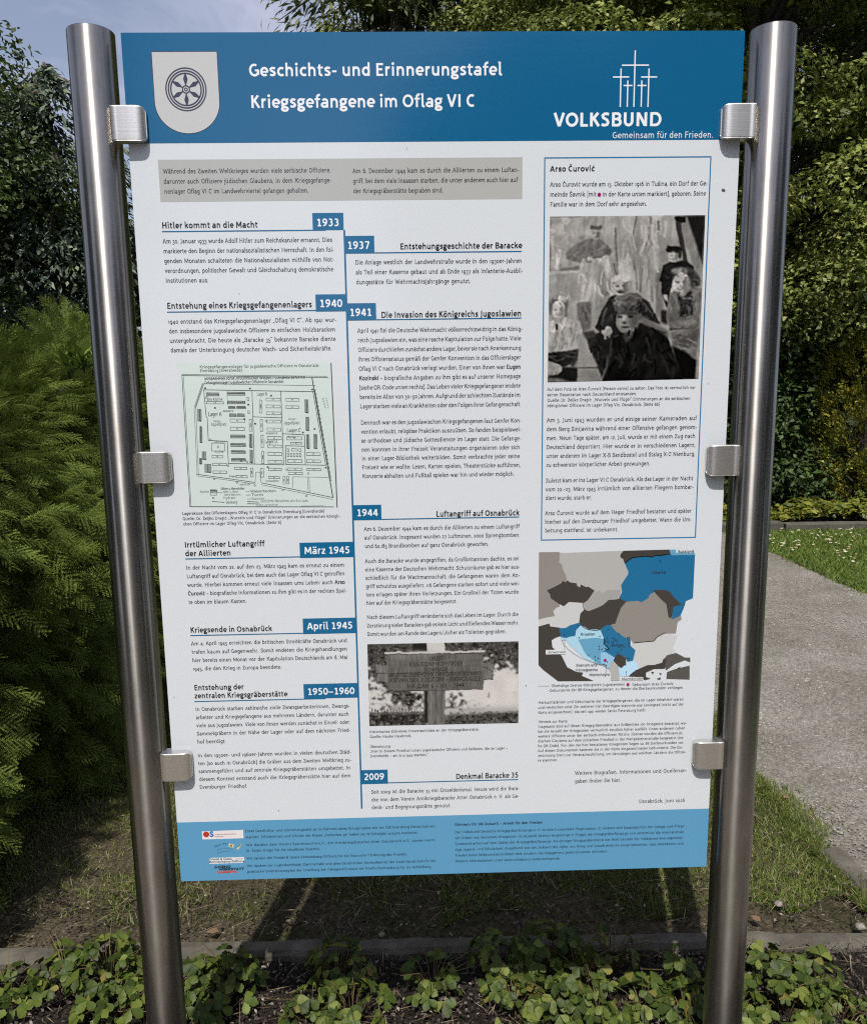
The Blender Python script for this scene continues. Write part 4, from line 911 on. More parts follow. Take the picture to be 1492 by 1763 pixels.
for x, y in ((1050, 165), (1243, 516), (392, 684), (637, 715), (722, 752), (402, 782), (568, 770), (628, 788), (612, 802), (672, 786), (690, 790), (628, 812), (640, 815), (692, 802), (704, 808), (672, 812), (610, 818), (672, 824), (790, 782), (803, 780), (800, 800), (808, 820), (798, 832), (800, 852), (562, 852), (628, 850), (632, 860), (562, 874), (585, 874), (612, 868), (622, 876), (640, 878), (740, 876), (714, 896), (727, 856), (762, 856), (790, 944), (802, 950), (478, 926), (556, 948), (628, 976), (774, 998), (593, 994), (604, 996), (615, 1004)):
    j = Ink(8); a, z = E(x, y); j.disc(a, z, 0.0013, 8); j.build('map_dot', (0.03, 0.03, 0.035), panel)
pts = [(262, 800), (275, 830), (310, 870), (360, 910), (420, 945), (500, 975), (580, 1000), (640, 1030)]
for (xa, ya), (xb, yb) in zip(pts[:-1], pts[1:]): i.line([E(xa, ya), E(xb, yb)], 0.0005)
for k in range(14): i.line([E(75 + k * 6.4, 1170), E(79 + k * 6.4, 1170)], 0.0006)
i.build('map_border_line', (0.03, 0.03, 0.035), panel)
for x, y, r in ((610, 963, 0.0031), (793, 1156, 0.0030)):
    i = Ink(9); a, z = E(x, y); i.disc(a, z, r, 16)
    i.build('marker_dot', (0.30, 0.012, 0.12), panel)

# ------------------------------------------------------------------ black and white photographs printed on the board
class Pic:
    def __init__(self, w, h, base, u0, u1, v0, v1):
        self.w, self.h = w, h
        self.a = np.full((h, w), float(base))
        self.u0, self.u1, self.v0, self.v1 = u0, u1, v0, v1
        self.yy, self.xx = np.mgrid[0:h, 0:w].astype(float)
    def px(self, x, y): return (x - self.u0) / (self.u1 - self.u0) * (self.w - 1), (y - self.v0) / (self.v1 - self.v0) * (self.h - 1)
    @staticmethod
    def blur(m, r):
        for ax in (0, 1):
            for _ in range(2):
                acc = m.copy()
                for s in range(1, r + 1):
                    acc += np.roll(m, s, ax) + np.roll(m, -s, ax)
                m = acc / (2 * r + 1)
        return m
    def put(self, m, val, soft):
        if soft: m = self.blur(m, soft)
        self.a = self.a * (1 - m) + val * m
    def poly(self, pts, val, soft=1):
        q = [self.px(pts[i], pts[i + 1]) for i in range(0, len(pts), 2)]
        ins = np.zeros_like(self.a, bool)
        for (xa, ya), (xb, yb) in zip(q, q[1:] + q[:1]):
            if ya == yb: continue
            c = ((ya > self.yy) != (yb > self.yy)) & (self.xx < (xb - xa) * (self.yy - ya) / (yb - ya) + xa)
            ins ^= c
        self.put(ins.astype(float), val, soft)
    def ell(self, cx, cy, rx, ry, val, soft=1, rot=0):
        x, y = self.px(cx, cy)
        kx = (self.w - 1) / (self.u1 - self.u0); ky = (self.h - 1) / (self.v1 - self.v0)
        dx, dy = (self.xx - x) / kx, (self.yy - y) / ky
        c, s = math.cos(R(rot)), math.sin(R(rot))
        d = ((dx * c + dy * s) / rx) ** 2 + ((-dx * s + dy * c) / ry) ** 2
        self.put((d < 1).astype(float), val, soft)
    def line(self, pts, val, w, soft=1):
        for i in range(0, len(pts) - 2, 2):
            (xa, ya), (xb, yb) = (pts[i], pts[i + 1]), (pts[i + 2], pts[i + 3])
            l = math.hypot(xb - xa, yb - ya); nx, ny = -(yb - ya) / l * w / 2, (xb - xa) / l * w / 2
            self.poly((xa + nx, ya + ny, xb + nx, yb + ny, xb - nx, yb - ny, xa - nx, ya - ny), val, soft)
    def warp(self, amp, sc, seed):
        dx = (self.noise(sc, sc, seed) - .5) * 2 * amp + (self.noise(sc / 3, sc / 3, seed + 1) - .5) * amp
        dy = (self.noise(sc, sc, seed + 2) - .5) * 2 * amp + (self.noise(sc / 3, sc / 3, seed + 3) - .5) * amp
        x = np.clip(self.xx + dx, 0, self.w - 1.001); y = np.clip(self.yy + dy, 0, self.h - 1.001)
        i, j = x.astype(int), y.astype(int); tx, ty = x - i, y - j
        a = self.a
        self.a = (a[j, i] * (1 - tx) + a[j, i + 1] * tx) * (1 - ty) + (a[j + 1, i] * (1 - tx) + a[j + 1, i + 1] * tx) * ty
    def fold(self, pts, amp, sx, sy, seed, ang=0.0):
        """folds and mottling of cloth inside an outline"""
        q = [self.px(pts[i], pts[i + 1]) for i in range(0, len(pts), 2)]
        ins = np.zeros_like(self.a, bool)
        for (xa, ya), (xb, yb) in zip(q, q[1:] + q[:1]):
            if ya == yb: continue
            ins ^= ((ya > self.yy) != (yb > self.yy)) & (self.xx < (xb - xa) * (self.yy - ya) / (yb - ya) + xa)
        c, s = math.cos(ang), math.sin(ang); X, Y = self.xx, self.yy
        self.xx, self.yy = np.abs(X * c + Y * s) % (self.w - 2), np.abs(-X * s + Y * c) % (self.h - 2)
        n = self.noise(sx, sy, seed) * .65 + self.noise(sx / 2.3, sy / 2.3, seed + 7) * .35
        self.xx, self.yy = X, Y
        m = self.blur(ins.astype(float), 2)
        self.a = self.a * (1 + m * amp * (n - .5) * 2)
    def noise(self, sx, sy, seed):
        r = np.random.default_rng(seed)
        gx, gy = max(2, int(self.w / sx) + 2), max(2, int(self.h / sy) + 2)
        n = r.random((gy, gx))
        fx, fy = self.xx / self.w * (gx - 1.001), self.yy / self.h * (gy - 1.001)
        i, j = fx.astype(int), fy.astype(int); tx, ty = fx - i, fy - j
        tx, ty = tx * tx * (3 - 2 * tx), ty * ty * (3 - 2 * ty)
        return (n[j, i] * (1 - tx) + n[j, i + 1] * tx) * (1 - ty) + (n[j + 1, i] * (1 - tx) + n[j + 1, i + 1] * tx) * ty
    def build(self, corners, tint):
        (tl, tr, br, bl) = [on_board(*c) for c in corners]
        w, h = self.w, self.h
        s, t = self.xx / (w - 1), self.yy / (h - 1)
        X = (tl[0] * (1 - s) + tr[0] * s) * (1 - t) + (bl[0] * (1 - s) + br[0] * s) * t
        Z = (tl[1] * (1 - s) + tr[1] * s) * (1 - t) + (bl[1] * (1 - s) + br[1] * s) * t
        v = np.stack([X.ravel(), np.full(w * h, -0.00013), Z.ravel()], 1)
        ii = (np.arange(h - 1)[:, None] * w + np.arange(w - 1)[None, :]).ravel()
        f = np.stack([ii, ii + w, ii + w + 1, ii + 1], 1)
        me = np_mesh(v, f)
        g = np.clip(self.a, 0.02, 0.92) ** 2.2
        col = np.ones((w * h, 4), np.float32)
        for k in range(3): col[:, k] = (g * tint[k]).ravel()
        at = me.color_attributes.new('print', 'FLOAT_COLOR', 'POINT')
        at.data.foreach_set('color', col.ravel())
        m, t_, p = new_mat('photographic_print')
        n = t_.nodes.new('ShaderNodeVertexColor'); n.layer_name = 'print'
        t_.links.new(n.outputs['Color'], p.inputs['Base Color'])
        gloss_nodes(t_, p, 0.14)
        return link('photograph', me, m, panel)

P1 = Pic(320, 340, 0.56, 117, 1398, 56, 1422)
P1.put(np.clip(P1.noise(14, 140, 1) * 1.3 - 0.3, 0, 1), 0.47, 0)
P1.poly((110, 50, 640, 50, 560, 420, 300, 640, 110, 560), 0.58, 12)
P1.put(np.clip(P1.noise(11, 11, 2) - .45, 0, 1) * (P1.xx < 112) * (P1.yy < 140), 0.40, 1)
P1.poly((110, 500, 380, 490, 360, 520, 110, 530), 0.66, 1); P1.poly((110, 530, 360, 520, 350, 900, 110, 760), 0.55, 4)
for x, y, xb, yb, w in ((655, 150, 690, 560, 14), (830, 60, 800, 240, 10), (945, 60, 955, 160, 12), (960, 170, 900, 320, 10), (815, 390, 850, 660, 12), (890, 480, 880, 680, 16), (650, 440, 680, 540, 16), (1000, 100, 1010, 180, 40)):
    P1.line((x, y, xb, yb), 0.34, w, 1)
P1.poly((690, 400, 800, 380, 830, 660, 700, 540), 0.63, 4); P1.poly((900, 420, 1040, 380, 1060, 900, 900, 760), 0.55, 6); P1.poly((1000, 500, 1050, 480, 1080, 850, 1020, 900), 0.40, 3)
P1.poly((1230, 55, 1420, 45, 1405, 520, 1330, 330), 0.13, 3); P1.poly((1190, 130, 1245, 60, 1395, 470, 1385, 660, 1320, 480), 0.44, 2); P1.poly((1140, 65, 1235, 60, 1235, 115, 1160, 120), 0.12, 1); P1.poly((1150, 110, 1195, 110, 1268, 445, 1232, 430), 0.20, 1)
P1.poly((160, 490, 185, 320, 212, 320, 190, 490), 0.70, 1); P1.poly((205, 480, 370, 455, 360, 490, 210, 500), 0.42, 1)
# standing figure at the back
P1.poly((440, 235, 540, 240, 640, 330, 625, 380, 560, 385, 550, 440, 380, 440, 330, 420, 250, 395, 255, 345, 350, 270), 0.40, 1)
P1.line((260, 380, 400, 410), 0.40, 20, 2); P1.line((400, 270, 340, 350), 0.40, 12, 2); P1.line((470, 280, 500, 430), 0.42, 10, 2); P1.line((530, 260, 600, 340), 0.42, 10, 2)
P1.ell(435, 405, 45, 22, 0.66, 1, -10); P1.ell(600, 345, 30, 24, 0.33, 1)
P1.poly((385, 425, 600, 370, 640, 520, 660, 700, 560, 740, 490, 640, 450, 760, 345, 760, 355, 560), 0.63, 1)
P1.poly((500, 440, 560, 440, 650, 690, 570, 730, 500, 600), 0.47, 3); P1.line((400, 450, 365, 740), 0.43, 14, 3)
P1.poly((350, 760, 470, 755, 470, 975, 400, 1000, 370, 900), 0.38, 2)
P1.ell(497, 195, 40, 50, 0.52, 1); P1.ell(497, 145, 50, 26, 0.30, 1); P1.ell(500, 120, 40, 18, 0.52, 1); P1.line((470, 190, 525, 188), 0.36, 8, 1); P1.ell(500, 222, 14, 5, 0.36, 1)
# woman behind right
P1.poly((1060, 460, 1120, 430, 1250, 425, 1318, 475, 1325, 570, 1150, 560, 1130, 700, 1110, 820, 1060, 690, 1035, 580), 0.14, 1)
P1.ell(1150, 385, 46, 52, 0.66, 1); P1.ell(1150, 335, 70, 30, 0.14, 1); P1.ell(1195, 372, 18, 34, 0.20, 1); P1.ell(1130, 372, 8, 4, 0.25, 0); P1.ell(1165, 372, 8, 4, 0.25, 0); P1.ell(1135, 408, 20, 5, 0.32, 0)
P1.line((1090, 310, 1140, 325), 0.14, 22, 1)
P1.poly((1072, 700, 1110, 705, 1118, 770, 1080, 740), 0.60, 1); P1.poly((1060, 830, 1110, 830, 1110, 960, 1060, 930), 0.15, 2)
# woman at right
P1.poly((1130, 690, 1190, 662, 1330, 648, 1398, 650, 1385, 985, 1130, 1005, 1108, 900), 0.36, 1); P1.poly((1195, 690, 1315, 676, 1330, 870, 1220, 895), 0.17, 1)
P1.line((1120, 960, 1370, 930), 0.43, 44, 2); P1.line((1130, 990, 1360, 990), 0.27, 14, 1); P1.poly((1060, 960, 1130, 960, 1130, 1000, 1080, 990), 0.58, 1)
P1.ell(1240, 555, 112, 78, 0.24, 2); P1.ell(1330, 600, 45, 60, 0.22, 2); P1.ell(1200, 510, 70, 30, 0.46, 2); P1.ell(1218, 605, 72, 84, 0.66, 1); P1.ell(1270, 620, 24, 66, 0.50, 3)
P1.ell(1180, 592, 16, 6, 0.22, 1); P1.ell(1240, 588, 16, 6, 0.22, 1); P1.line((1160, 572, 1200, 568), 0.35, 7, 1); P1.line((1222, 566, 1262, 566), 0.35, 7, 1); P1.ell(1208, 622, 12, 7, 0.50, 1); P1.ell(1212, 648, 28, 8, 0.34, 1); P1.ell(1212, 646, 16, 3, 0.75, 0); P1.poly((1190, 680, 1270, 670, 1260, 712, 1215, 722), 0.52, 2)
P1.poly((1140, 1015, 1385, 985, 1375, 1250, 1290, 1200, 1180, 1130), 0.40, 2); P1.poly((1150, 1130, 1260, 1060, 1375, 1030, 1372, 1100, 1250, 1150), 0.30, 4); P1.poly((1160, 1130, 1270, 1180, 1375, 1260, 1372, 1425, 1240, 1425), 0.09, 2)
# seated man in the middle
P1.poly((620, 720, 700, 690, 850, 690, 950, 760, 1060, 950, 900, 900, 640, 860, 665, 985, 560, 1015, 508, 965, 560, 830), 0.18, 1)
P1.line((600, 800, 560, 940), 0.30, 16, 1); P1.line((640, 760, 600, 900), 0.17, 14, 2); P1.line((880, 740, 1000, 880), 0.30, 12, 1); P1.line((860, 800, 960, 880), 0.15, 14, 2)
P1.ell(722, 632, 74, 88, 0.60, 1); P1.ell(770, 640, 26, 70, 0.46, 3); P1.ell(712, 572, 74, 40, 0.64, 1); P1.line((648, 600, 790, 598), 0.38, 12, 1); P1.ell(795, 615, 14, 30, 0.50, 1)
P1.ell(690, 628, 17, 6, 0.26, 1); P1.ell(745, 624, 17, 6, 0.26, 1); P1.line((668, 614, 708, 612), 0.30, 7, 1); P1.line((728, 610, 764, 608), 0.30, 7, 1); P1.line((712, 630, 706, 656), 0.46, 8, 1); P1.ell(714, 672, 34, 9, 0.22, 1)
P1.poly((430, 1050, 560, 1000, 660, 1060, 640, 1200, 575, 1400, 500, 1250), 0.15, 2); P1.poly((400, 1000, 500, 990, 520, 1040, 430, 1060), 0.22, 2)
P1.ell(612, 1000, 48, 38, 0.58, 1); P1.line((590, 1010, 600, 1070), 0.56, 16, 1); P1.line((620, 1010, 640, 1056), 0.56, 16, 1); P1.line((605, 1015, 620, 1065), 0.40, 5, 1)
# woman at left
P1.poly((110, 915, 180, 890, 260, 870, 375, 915, 400, 990, 385, 1080, 370, 1150, 110, 1175), 0.58, 1); P1.line((350, 930, 310, 1130), 0.46, 16, 2); P1.line((150, 1000, 160, 1150), 0.46, 14, 3); P1.line((240, 1000, 260, 1140), 0.48, 12, 3)
P1.poly((125, 910, 175, 895, 190, 960, 165, 1005, 118, 985), 0.72, 1); P1.poly((195, 960, 245, 880, 258, 940, 225, 1000), 0.70, 1); P1.ell(187, 955, 13, 32, 0.20, 1)
P1.poly((110, 1172, 372, 1148, 362, 1240, 250, 1295, 112, 1230), 0.16, 1); P1.line((370, 1150, 320, 1290), 0.20, 40, 2); P1.line((125, 1205, 190, 1200), 0.34, 10, 1)
P1.ell(212, 755, 78, 66, 0.36, 2); P1.ell(222, 715, 60, 26, 0.62, 2); P1.ell(198, 815, 56, 78, 0.70, 1); P1.ell(232, 825, 18, 62, 0.56, 3); P1.poly((165, 880, 232, 872, 228, 920, 180, 930), 0.55, 2)
P1.ell(172, 800, 14, 5, 0.28, 1); P1.ell(216, 797, 14, 5, 0.28, 1); P1.ell(190, 828, 10, 7, 0.55, 1); P1.ell(192, 852, 24, 7, 0.42, 1); P1.ell(192, 851, 14, 3, 0.82, 0); P1.ell(130, 800, 16, 60, 0.36, 2); P1.ell(262, 830, 14, 50, 0.36, 2)
P1.poly((110, 1385, 250, 1290, 370, 1300, 372, 1425, 110, 1425), 0.13, 2); P1.ell(172, 1312, 62, 50, 0.60, 1); P1.line((150, 1330, 160, 1370), 0.44, 6, 1); P1.line((185, 1330, 195, 1360), 0.44, 6, 1); P1.poly((110, 1380, 220, 1392, 330, 1425, 110, 1425), 0.42, 2)
P1.poly((375, 1060, 430, 1070, 545, 1300, 370, 1302), 0.52, 2); P1.line((375, 1305, 545, 1310), 0.20, 8, 1); P1.poly((370, 1312, 545, 1316, 572, 1385, 370, 1385), 0.48, 1); P1.poly((365, 1390, 580, 1395, 575, 1425, 365, 1425), 0.50, 1)
# man in front
P1.poly((645, 850, 800, 850, 780, 1070, 640, 1070), 0.15, 2); P1.ell(612, 1000, 44, 36, 0.54, 1)
P1.poly((660, 1050, 740, 1005, 870, 930, 960, 940, 1110, 1020, 1160, 1150, 1270, 1425, 580, 1425, 640, 1200), 0.11, 1)
P1.poly((885, 870, 1000, 930, 1130, 1010, 1140, 1070, 1040, 1000, 900, 940), 0.38, 2); P1.line((1000, 980, 940, 1100), 0.20, 18, 3); P1.line((900, 1180, 840, 1360), 0.17, 14, 3); P1.line((660, 1140, 600, 1380), 0.24, 14, 2); P1.line((1080, 1200, 1160, 1380), 0.17, 20, 4)
P1.ell(778, 908, 98, 116, 0.47, 1); P1.poly((800, 840, 875, 838, 884, 900, 840, 985, 800, 1010), 0.36, 4); P1.poly((750, 1010, 830, 990, 830, 1050, 790, 1080, 760, 1050), 0.24, 2)
P1.poly((648, 735, 690, 705, 780, 690, 860, 696, 898, 730, 884, 812, 872, 838, 668, 832), 0.36, 1); P1.poly((665, 785, 884, 790, 874, 838, 668, 832), 0.29, 1); P1.line((700, 712, 860, 712), 0.40, 12, 2); P1.line((690, 740, 880, 750), 0.25, 8, 2)
P1.line((690, 862, 735, 860), 0.17, 12, 1); P1.line((775, 856, 850, 856), 0.17, 12, 1); P1.ell(715, 882, 20, 8, 0.18, 1); P1.ell(806, 880, 22, 8, 0.18, 1); P1.line((752, 870, 740, 925), 0.60, 12, 1); P1.ell(752, 930, 18, 7, 0.32, 1); P1.ell(762, 966, 32, 7, 0.24, 1); P1.ell(885, 890, 14, 34, 0.36, 1); P1.line((720, 950, 745, 1000), 0.36, 10, 2)
P1.line((665, 1050, 710, 1036), 0.30, 10, 1); P1.poly((745, 1040, 790, 1030, 800, 1120, 780, 1120), 0.22, 2)
for pts, amp, sx, sy, sd, an in (
    ((110, 50, 1420, 45, 1420, 900, 110, 900), .12, 8, 60, 401, .05), ((110, 50, 1420, 45, 1420, 1425, 110, 1425), .16, 26, 26, 402, .4),
    ((440, 235, 540, 240, 640, 330, 560, 440, 330, 420, 250, 395), .26, 7, 22, 403, .7), ((385, 425, 600, 370, 660, 700, 560, 740, 450, 760, 345, 760), .24, 9, 50, 404, .15),
    ((1060, 460, 1250, 425, 1325, 570, 1130, 700, 1035, 580), .35, 10, 14, 405, .3), ((1130, 690, 1330, 648, 1398, 650, 1385, 985, 1130, 1005), .32, 8, 22, 406, -.3),
    ((1140, 1015, 1385, 985, 1375, 1250, 1180, 1130), .24, 10, 30, 407, .9), ((620, 720, 850, 690, 1060, 950, 900, 900, 640, 860, 665, 985, 560, 1015, 508, 965), .42, 9, 18, 408, .8),
    ((430, 1050, 660, 1060, 575, 1400), .4, 9, 26, 409, -.4), ((110, 915, 260, 870, 400, 990, 370, 1150, 110, 1175), .24, 8, 24, 410, .2), ((110, 1172, 372, 1148, 362, 1240, 112, 1230), .4, 9, 14, 411, .2),
    ((660, 1050, 870, 930, 1110, 1020, 1270, 1425, 580, 1425), .40, 14, 34, 412, .5), ((648, 735, 780, 690, 898, 730, 872, 838, 668, 832), .25, 12, 8, 413, .1), ((110, 1250, 372, 1250, 372, 1425, 110, 1425), .3, 12, 12, 414, .5),
    ((680, 825, 872, 835, 842, 985, 785, 1022, 694, 920), .16, 12, 12, 415, .3), ((1130, 480, 1380, 480, 1380, 650, 1300, 660, 1140, 560), .35, 6, 10, 416, .3), ((130, 690, 290, 690, 290, 880, 240, 760, 150, 770), .3, 6, 9, 417, .4)):
    P1.fold(pts, amp * .72, sx, sy, sd, an)
def creases(pts, n, lo, hi, ang, spread, length, width, seed):
    r = np.random.default_rng(seed); xs, ys = pts[0::2], pts[1::2]
    def inside(x, y):
        c = False; m = len(xs)
        for i in range(m):
            j = (i + 1) % m
            if (ys[i] > y) != (ys[j] > y) and x < (xs[j] - xs[i]) * (y - ys[i]) / (ys[j] - ys[i]) + xs[i]: c = not c
        return c
    k = 0
    while k < n:
        x, y = r.uniform(min(xs), max(xs)), r.uniform(min(ys), max(ys))
        if not inside(x, y): continue
        k += 1; a = R(ang + spread * r.normal()); l = length * (.5 + r.random()); b = a + R(25 * r.normal())
        q = (x, y, x + l * math.cos(a), y + l * math.sin(a), x + l * math.cos(a) + l * .7 * math.cos(b), y + l * math.sin(a) + l * .7 * math.sin(b))
        if inside(q[4], q[5]) and inside(q[2], q[3]): P1.line(q, lo if r.random() < .6 else hi, width * (.5 + r.random()), 1)
for a in (((440, 235, 540, 240, 640, 330, 625, 380, 560, 385, 550, 440, 380, 440, 330, 420, 250, 395, 255, 345, 350, 270), 22, .32, .47, 60, 40, 34, 8, 501),
          ((385, 425, 600, 370, 640, 520, 660, 700, 560, 740, 490, 640, 450, 760, 345, 760, 355, 560), 26, .52, .70, 75, 25, 50, 9, 502), ((350, 760, 470, 755, 470, 975, 400, 1000, 370, 900), 14, .26, .48, 80, 30, 30, 8, 503),
          ((620, 720, 700, 690, 850, 690, 950, 760, 1060, 950, 900, 900, 640, 860, 665, 985, 560, 1015, 508, 965, 560, 830), 40, .10, .33, 110, 35, 34, 8, 504), ((430, 1050, 560, 1000, 660, 1060, 640, 1200, 575, 1400, 500, 1250), 18, .09, .24, 65, 25, 44, 9, 505),
          ((110, 915, 180, 890, 260, 870, 375, 915, 400, 990, 385, 1080, 370, 1150, 110, 1175), 34, .44, .70, 85, 30, 36, 8, 506), ((110, 1172, 372, 1148, 362, 1240, 250, 1295, 112, 1230), 16, .10, .30, 10, 25, 36, 8, 507),
          ((660, 1050, 870, 930, 1110, 1020, 1160, 1150, 1270, 1425, 580, 1425, 640, 1200), 44, .06, .19, 70, 40, 60, 11, 508), ((648, 735, 690, 705, 780, 690, 860, 696, 898, 730, 884, 812, 872, 838, 668, 832), 22, .24, .46, 20, 35, 26, 6, 509),
          ((1130, 690, 1190, 662, 1330, 648, 1398, 650, 1385, 985, 1130, 1005, 1108, 900), 34, .24, .46, 80, 40, 34, 8, 510), ((1195, 690, 1315, 676, 1330, 870, 1220, 895), 12, .12, .26, 90, 30, 26, 7, 511), ((1140, 1015, 1385, 985, 1375, 1250, 1290, 1200, 1180, 1130), 18, .28, .50, 40, 30, 44, 9, 512),
          ((1060, 460, 1250, 425, 1318, 475, 1325, 570, 1150, 560, 1130, 700, 1060, 690, 1035, 580), 14, .10, .24, 80, 30, 30, 7, 513), ((1130, 490, 1200, 475, 1350, 540, 1385, 640, 1330, 660, 1290, 560, 1150, 540), 26, .16, .50, 40, 60, 18, 7, 514), ((140, 695, 290, 695, 290, 860, 260, 780, 150, 760), 20, .28, .62, 30, 50, 16, 6, 515),
          ((650, 60, 1140, 60, 1050, 500, 860, 680, 690, 520), 40, .47, .62, 88, 7, 110, 16, 516), ((110, 60, 420, 60, 330, 260, 230, 380, 110, 480), 26, .50, .64, 60, 60, 26, 9, 517), ((110, 540, 350, 530, 345, 720, 110, 700), 14, .50, .62, 85, 15, 50, 9, 518), ((900, 500, 1050, 480, 1080, 850, 1030, 930, 940, 760), 16, .44, .58, 85, 8, 90, 14, 519)):
    creases(*a)
# faces once more on top of the folds: light from the upper left
for x, y, s, br in ((497, 200, .85, .54), (1148, 388, .95, .62), (1216, 608, 1.5, .62), (718, 632, 1.4, .58), (198, 818, 1.15, .66)):
    P1.ell(x - 10 * s, y - 20 * s, 26 * s, 20 * s, br + .01, 2); P1.ell(x + 24 * s, y + 10 * s, 14 * s, 34 * s, br - .20, 2); P1.ell(x - 20 * s, y + 14 * s, 12 * s, 12 * s, br + .05, 2)
    P1.ell(x - 18 * s, y - 4 * s, 10 * s, 5 * s, br - .26, 1); P1.ell(x + 16 * s, y - 5 * s, 10 * s, 5 * s, br - .26, 1); P1.line((x - 2 * s, y - 4 * s, x - 4 * s, y + 14 * s), br + .08, 6 * s, 1); P1.ell(x, y + 18 * s, 8 * s, 4 * s, br - .15, 1)
    if s != 1.4: P1.ell(x - 2 * s, y + 34 * s, 12 * s, 3.5 * s, br - .22, 1)
P1.ell(714, 672, 32, 9, 0.24, 2)
P1.ell(735, 880, 34, 36, .56, 3); P1.ell(725, 940, 26, 30, .54, 3); P1.ell(840, 920, 28, 60, .30, 4); P1.ell(713, 880, 20, 9, .17, 1); P1.ell(806, 880, 24, 10, .15, 1); P1.line((757, 868, 745, 922), .64, 11, 1); P1.ell(756, 932, 20, 7, .26, 1); P1.ell(764, 968, 34, 7, .20, 1); P1.ell(766, 990, 26, 10, .44, 2); P1.ell(770, 848, 90, 12, .24, 2)
P1.warp(0.9, 16, 420)
P1.a = P1.a + 0.55 * (P1.a - P1.blur(P1.a, 3))
P1.a = np.clip((P1.a - .30) * 1.12 + .31, .03, .95)
P1.a *= 1 + P1.blur(np.random.default_rng(5).random(P1.a.shape) - .5, 1) * 0.40
P1.a *= 1.06 - 0.12 * (P1.yy / P1.h)
P1.build(((946.4, 372.9), (1213.4, 370.4), (1201.5, 652.5), (942.2, 658.4)), (0.86, 0.84, 0.81))

P2 = Pic(300, 164, 0.86, 163, 1406, 82, 758)
nn = P2.noise(4, 3.5, 11) * 0.55 + P2.noise(9, 7, 12) * 0.55 + P2.noise(34, 28, 15) * 0.4
lx, ly = P2.xx / P2.w, P2.yy / P2.h
dens = np.clip(1.30 - 1.15 * ly - 0.18 * lx - np.clip((lx - .62) * 3.2, 0, 1) * np.clip((ly - .28) * 4, 0, 1), 0, 2) + 0.35 * np.exp(-((lx - .28) / .13) ** 2 - ((ly - .68) / .10) ** 2) + 0.28 * np.exp(-((lx - .58) / .1) ** 2 - ((ly - .72) / .1) ** 2) - np.clip((ly - .83) * 8, 0, 2)
P2.put(P2.blur(P2.noise(20, 30, 16), 3) * .6, 0.74, 0)
P2.put(np.clip((dens * 0.74 + nn - 1.10) * 5, 0, 1) * .9, 0.20, 1); P2.put(np.clip((P2.noise(5, 4, 17) - .55) * 5, 0, 1) * (P2.a < .4), 0.10, 0); P2.put(np.clip((P2.noise(3, 3, 18) - .62) * 5, 0, 1) * (P2.a < .4), 0.42, 0)
P2.ell(400, 640, 90, 60, 0.62, 3); P2.poly((960, 630, 1120, 625, 1120, 645, 960, 645), 0.62, 1); P2.poly((800, 640, 1406, 620, 1406, 700, 800, 700), 0.66, 5)
P2.poly((163, 650, 640, 655, 640, 760, 163, 760), 0.20, 2); P2.poly((790, 680, 1406, 665, 1406, 760, 790, 760), 0.26, 2)
P2.put(np.clip((P2.noise(5, 4, 21) - .5) * 4, 0, 1) * (P2.yy > 164 * .84), 0.42, 0); P2.put(np.clip((P2.noise(4, 3, 22) - .55) * 4, 0, 1) * (P2.yy > 164 * .87), 0.08, 0)
for k in range(17): P2.line((190 + k * 25, 610 + (k % 3) * 6, 192 + k * 25, 670), 0.25, 6, 0)
P2.line((170, 650, 620, 648), 0.3, 5, 0)
P2.poly((535, 82, 650, 82, 650, 140, 535, 140), 0.12, 1); P2.poly((650, 80, 795, 80, 795, 150, 650, 150), 0.80, 0); P2.poly((620, 460, 656, 460, 656, 750, 625, 740), 0.12, 1)
P2.poly((652, 465, 796, 465, 794, 760, 652, 760), 0.42, 0); P2.line((720, 480, 712, 750), 0.30, 10, 1); P2.line((680, 480, 680, 750), 0.48, 12, 1); P2.line((770, 480, 765, 750), 0.36, 12, 1)
P2.poly((232, 250, 330, 255, 330, 390, 235, 385), 0.46, 0); P2.line((232, 320, 330, 322), 0.25, 6, 0); P2.poly((1110, 252, 1198, 258, 1195, 385, 1110, 395), 0.44, 0); P2.line((1115, 280, 1195, 330), 0.25, 7, 0); P2.line((1120, 390, 1195, 386), 0.15, 8, 0)
P2.poly((318, 165, 1118, 165, 1115, 470, 322, 468), 0.40, 0); P2.put(np.clip(P2.noise(60, 3, 31) - .3, 0, 1) * .5 * (P2.yy > 21) * (P2.yy < 93) * (P2.xx > 39) * (P2.xx < 229), 0.30, 0)
P2.ell(520, 180, 200, 30, 0.47, 5); P2.poly((300, 148, 1132, 150, 1130, 168, 300, 164), 0.78, 0); P2.line((300, 168, 1130, 172), 0.20, 5, 0); P2.line((322, 325, 1115, 325), 0.26, 4, 0); P2.line((322, 470, 1115, 472), 0.18, 6, 0)
P2.warp(1.0, 9, 430)
P2.a *= 1 + (P2.noise(3, 14, 433) - .5) * .25 * (P2.a > .3) * (P2.a < .6)
P2.a *= 1 + (np.random.default_rng(6).random(P2.a.shape) - .5) * 0.10
P2.build(((632.2, 1109.1), (892.1, 1104.1), (891.9, 1244.8), (635.7, 1250)), (0.86, 0.84, 0.81))
c = lambda x, y: (600 + x / 4.813, 1090 + y / 4.813)
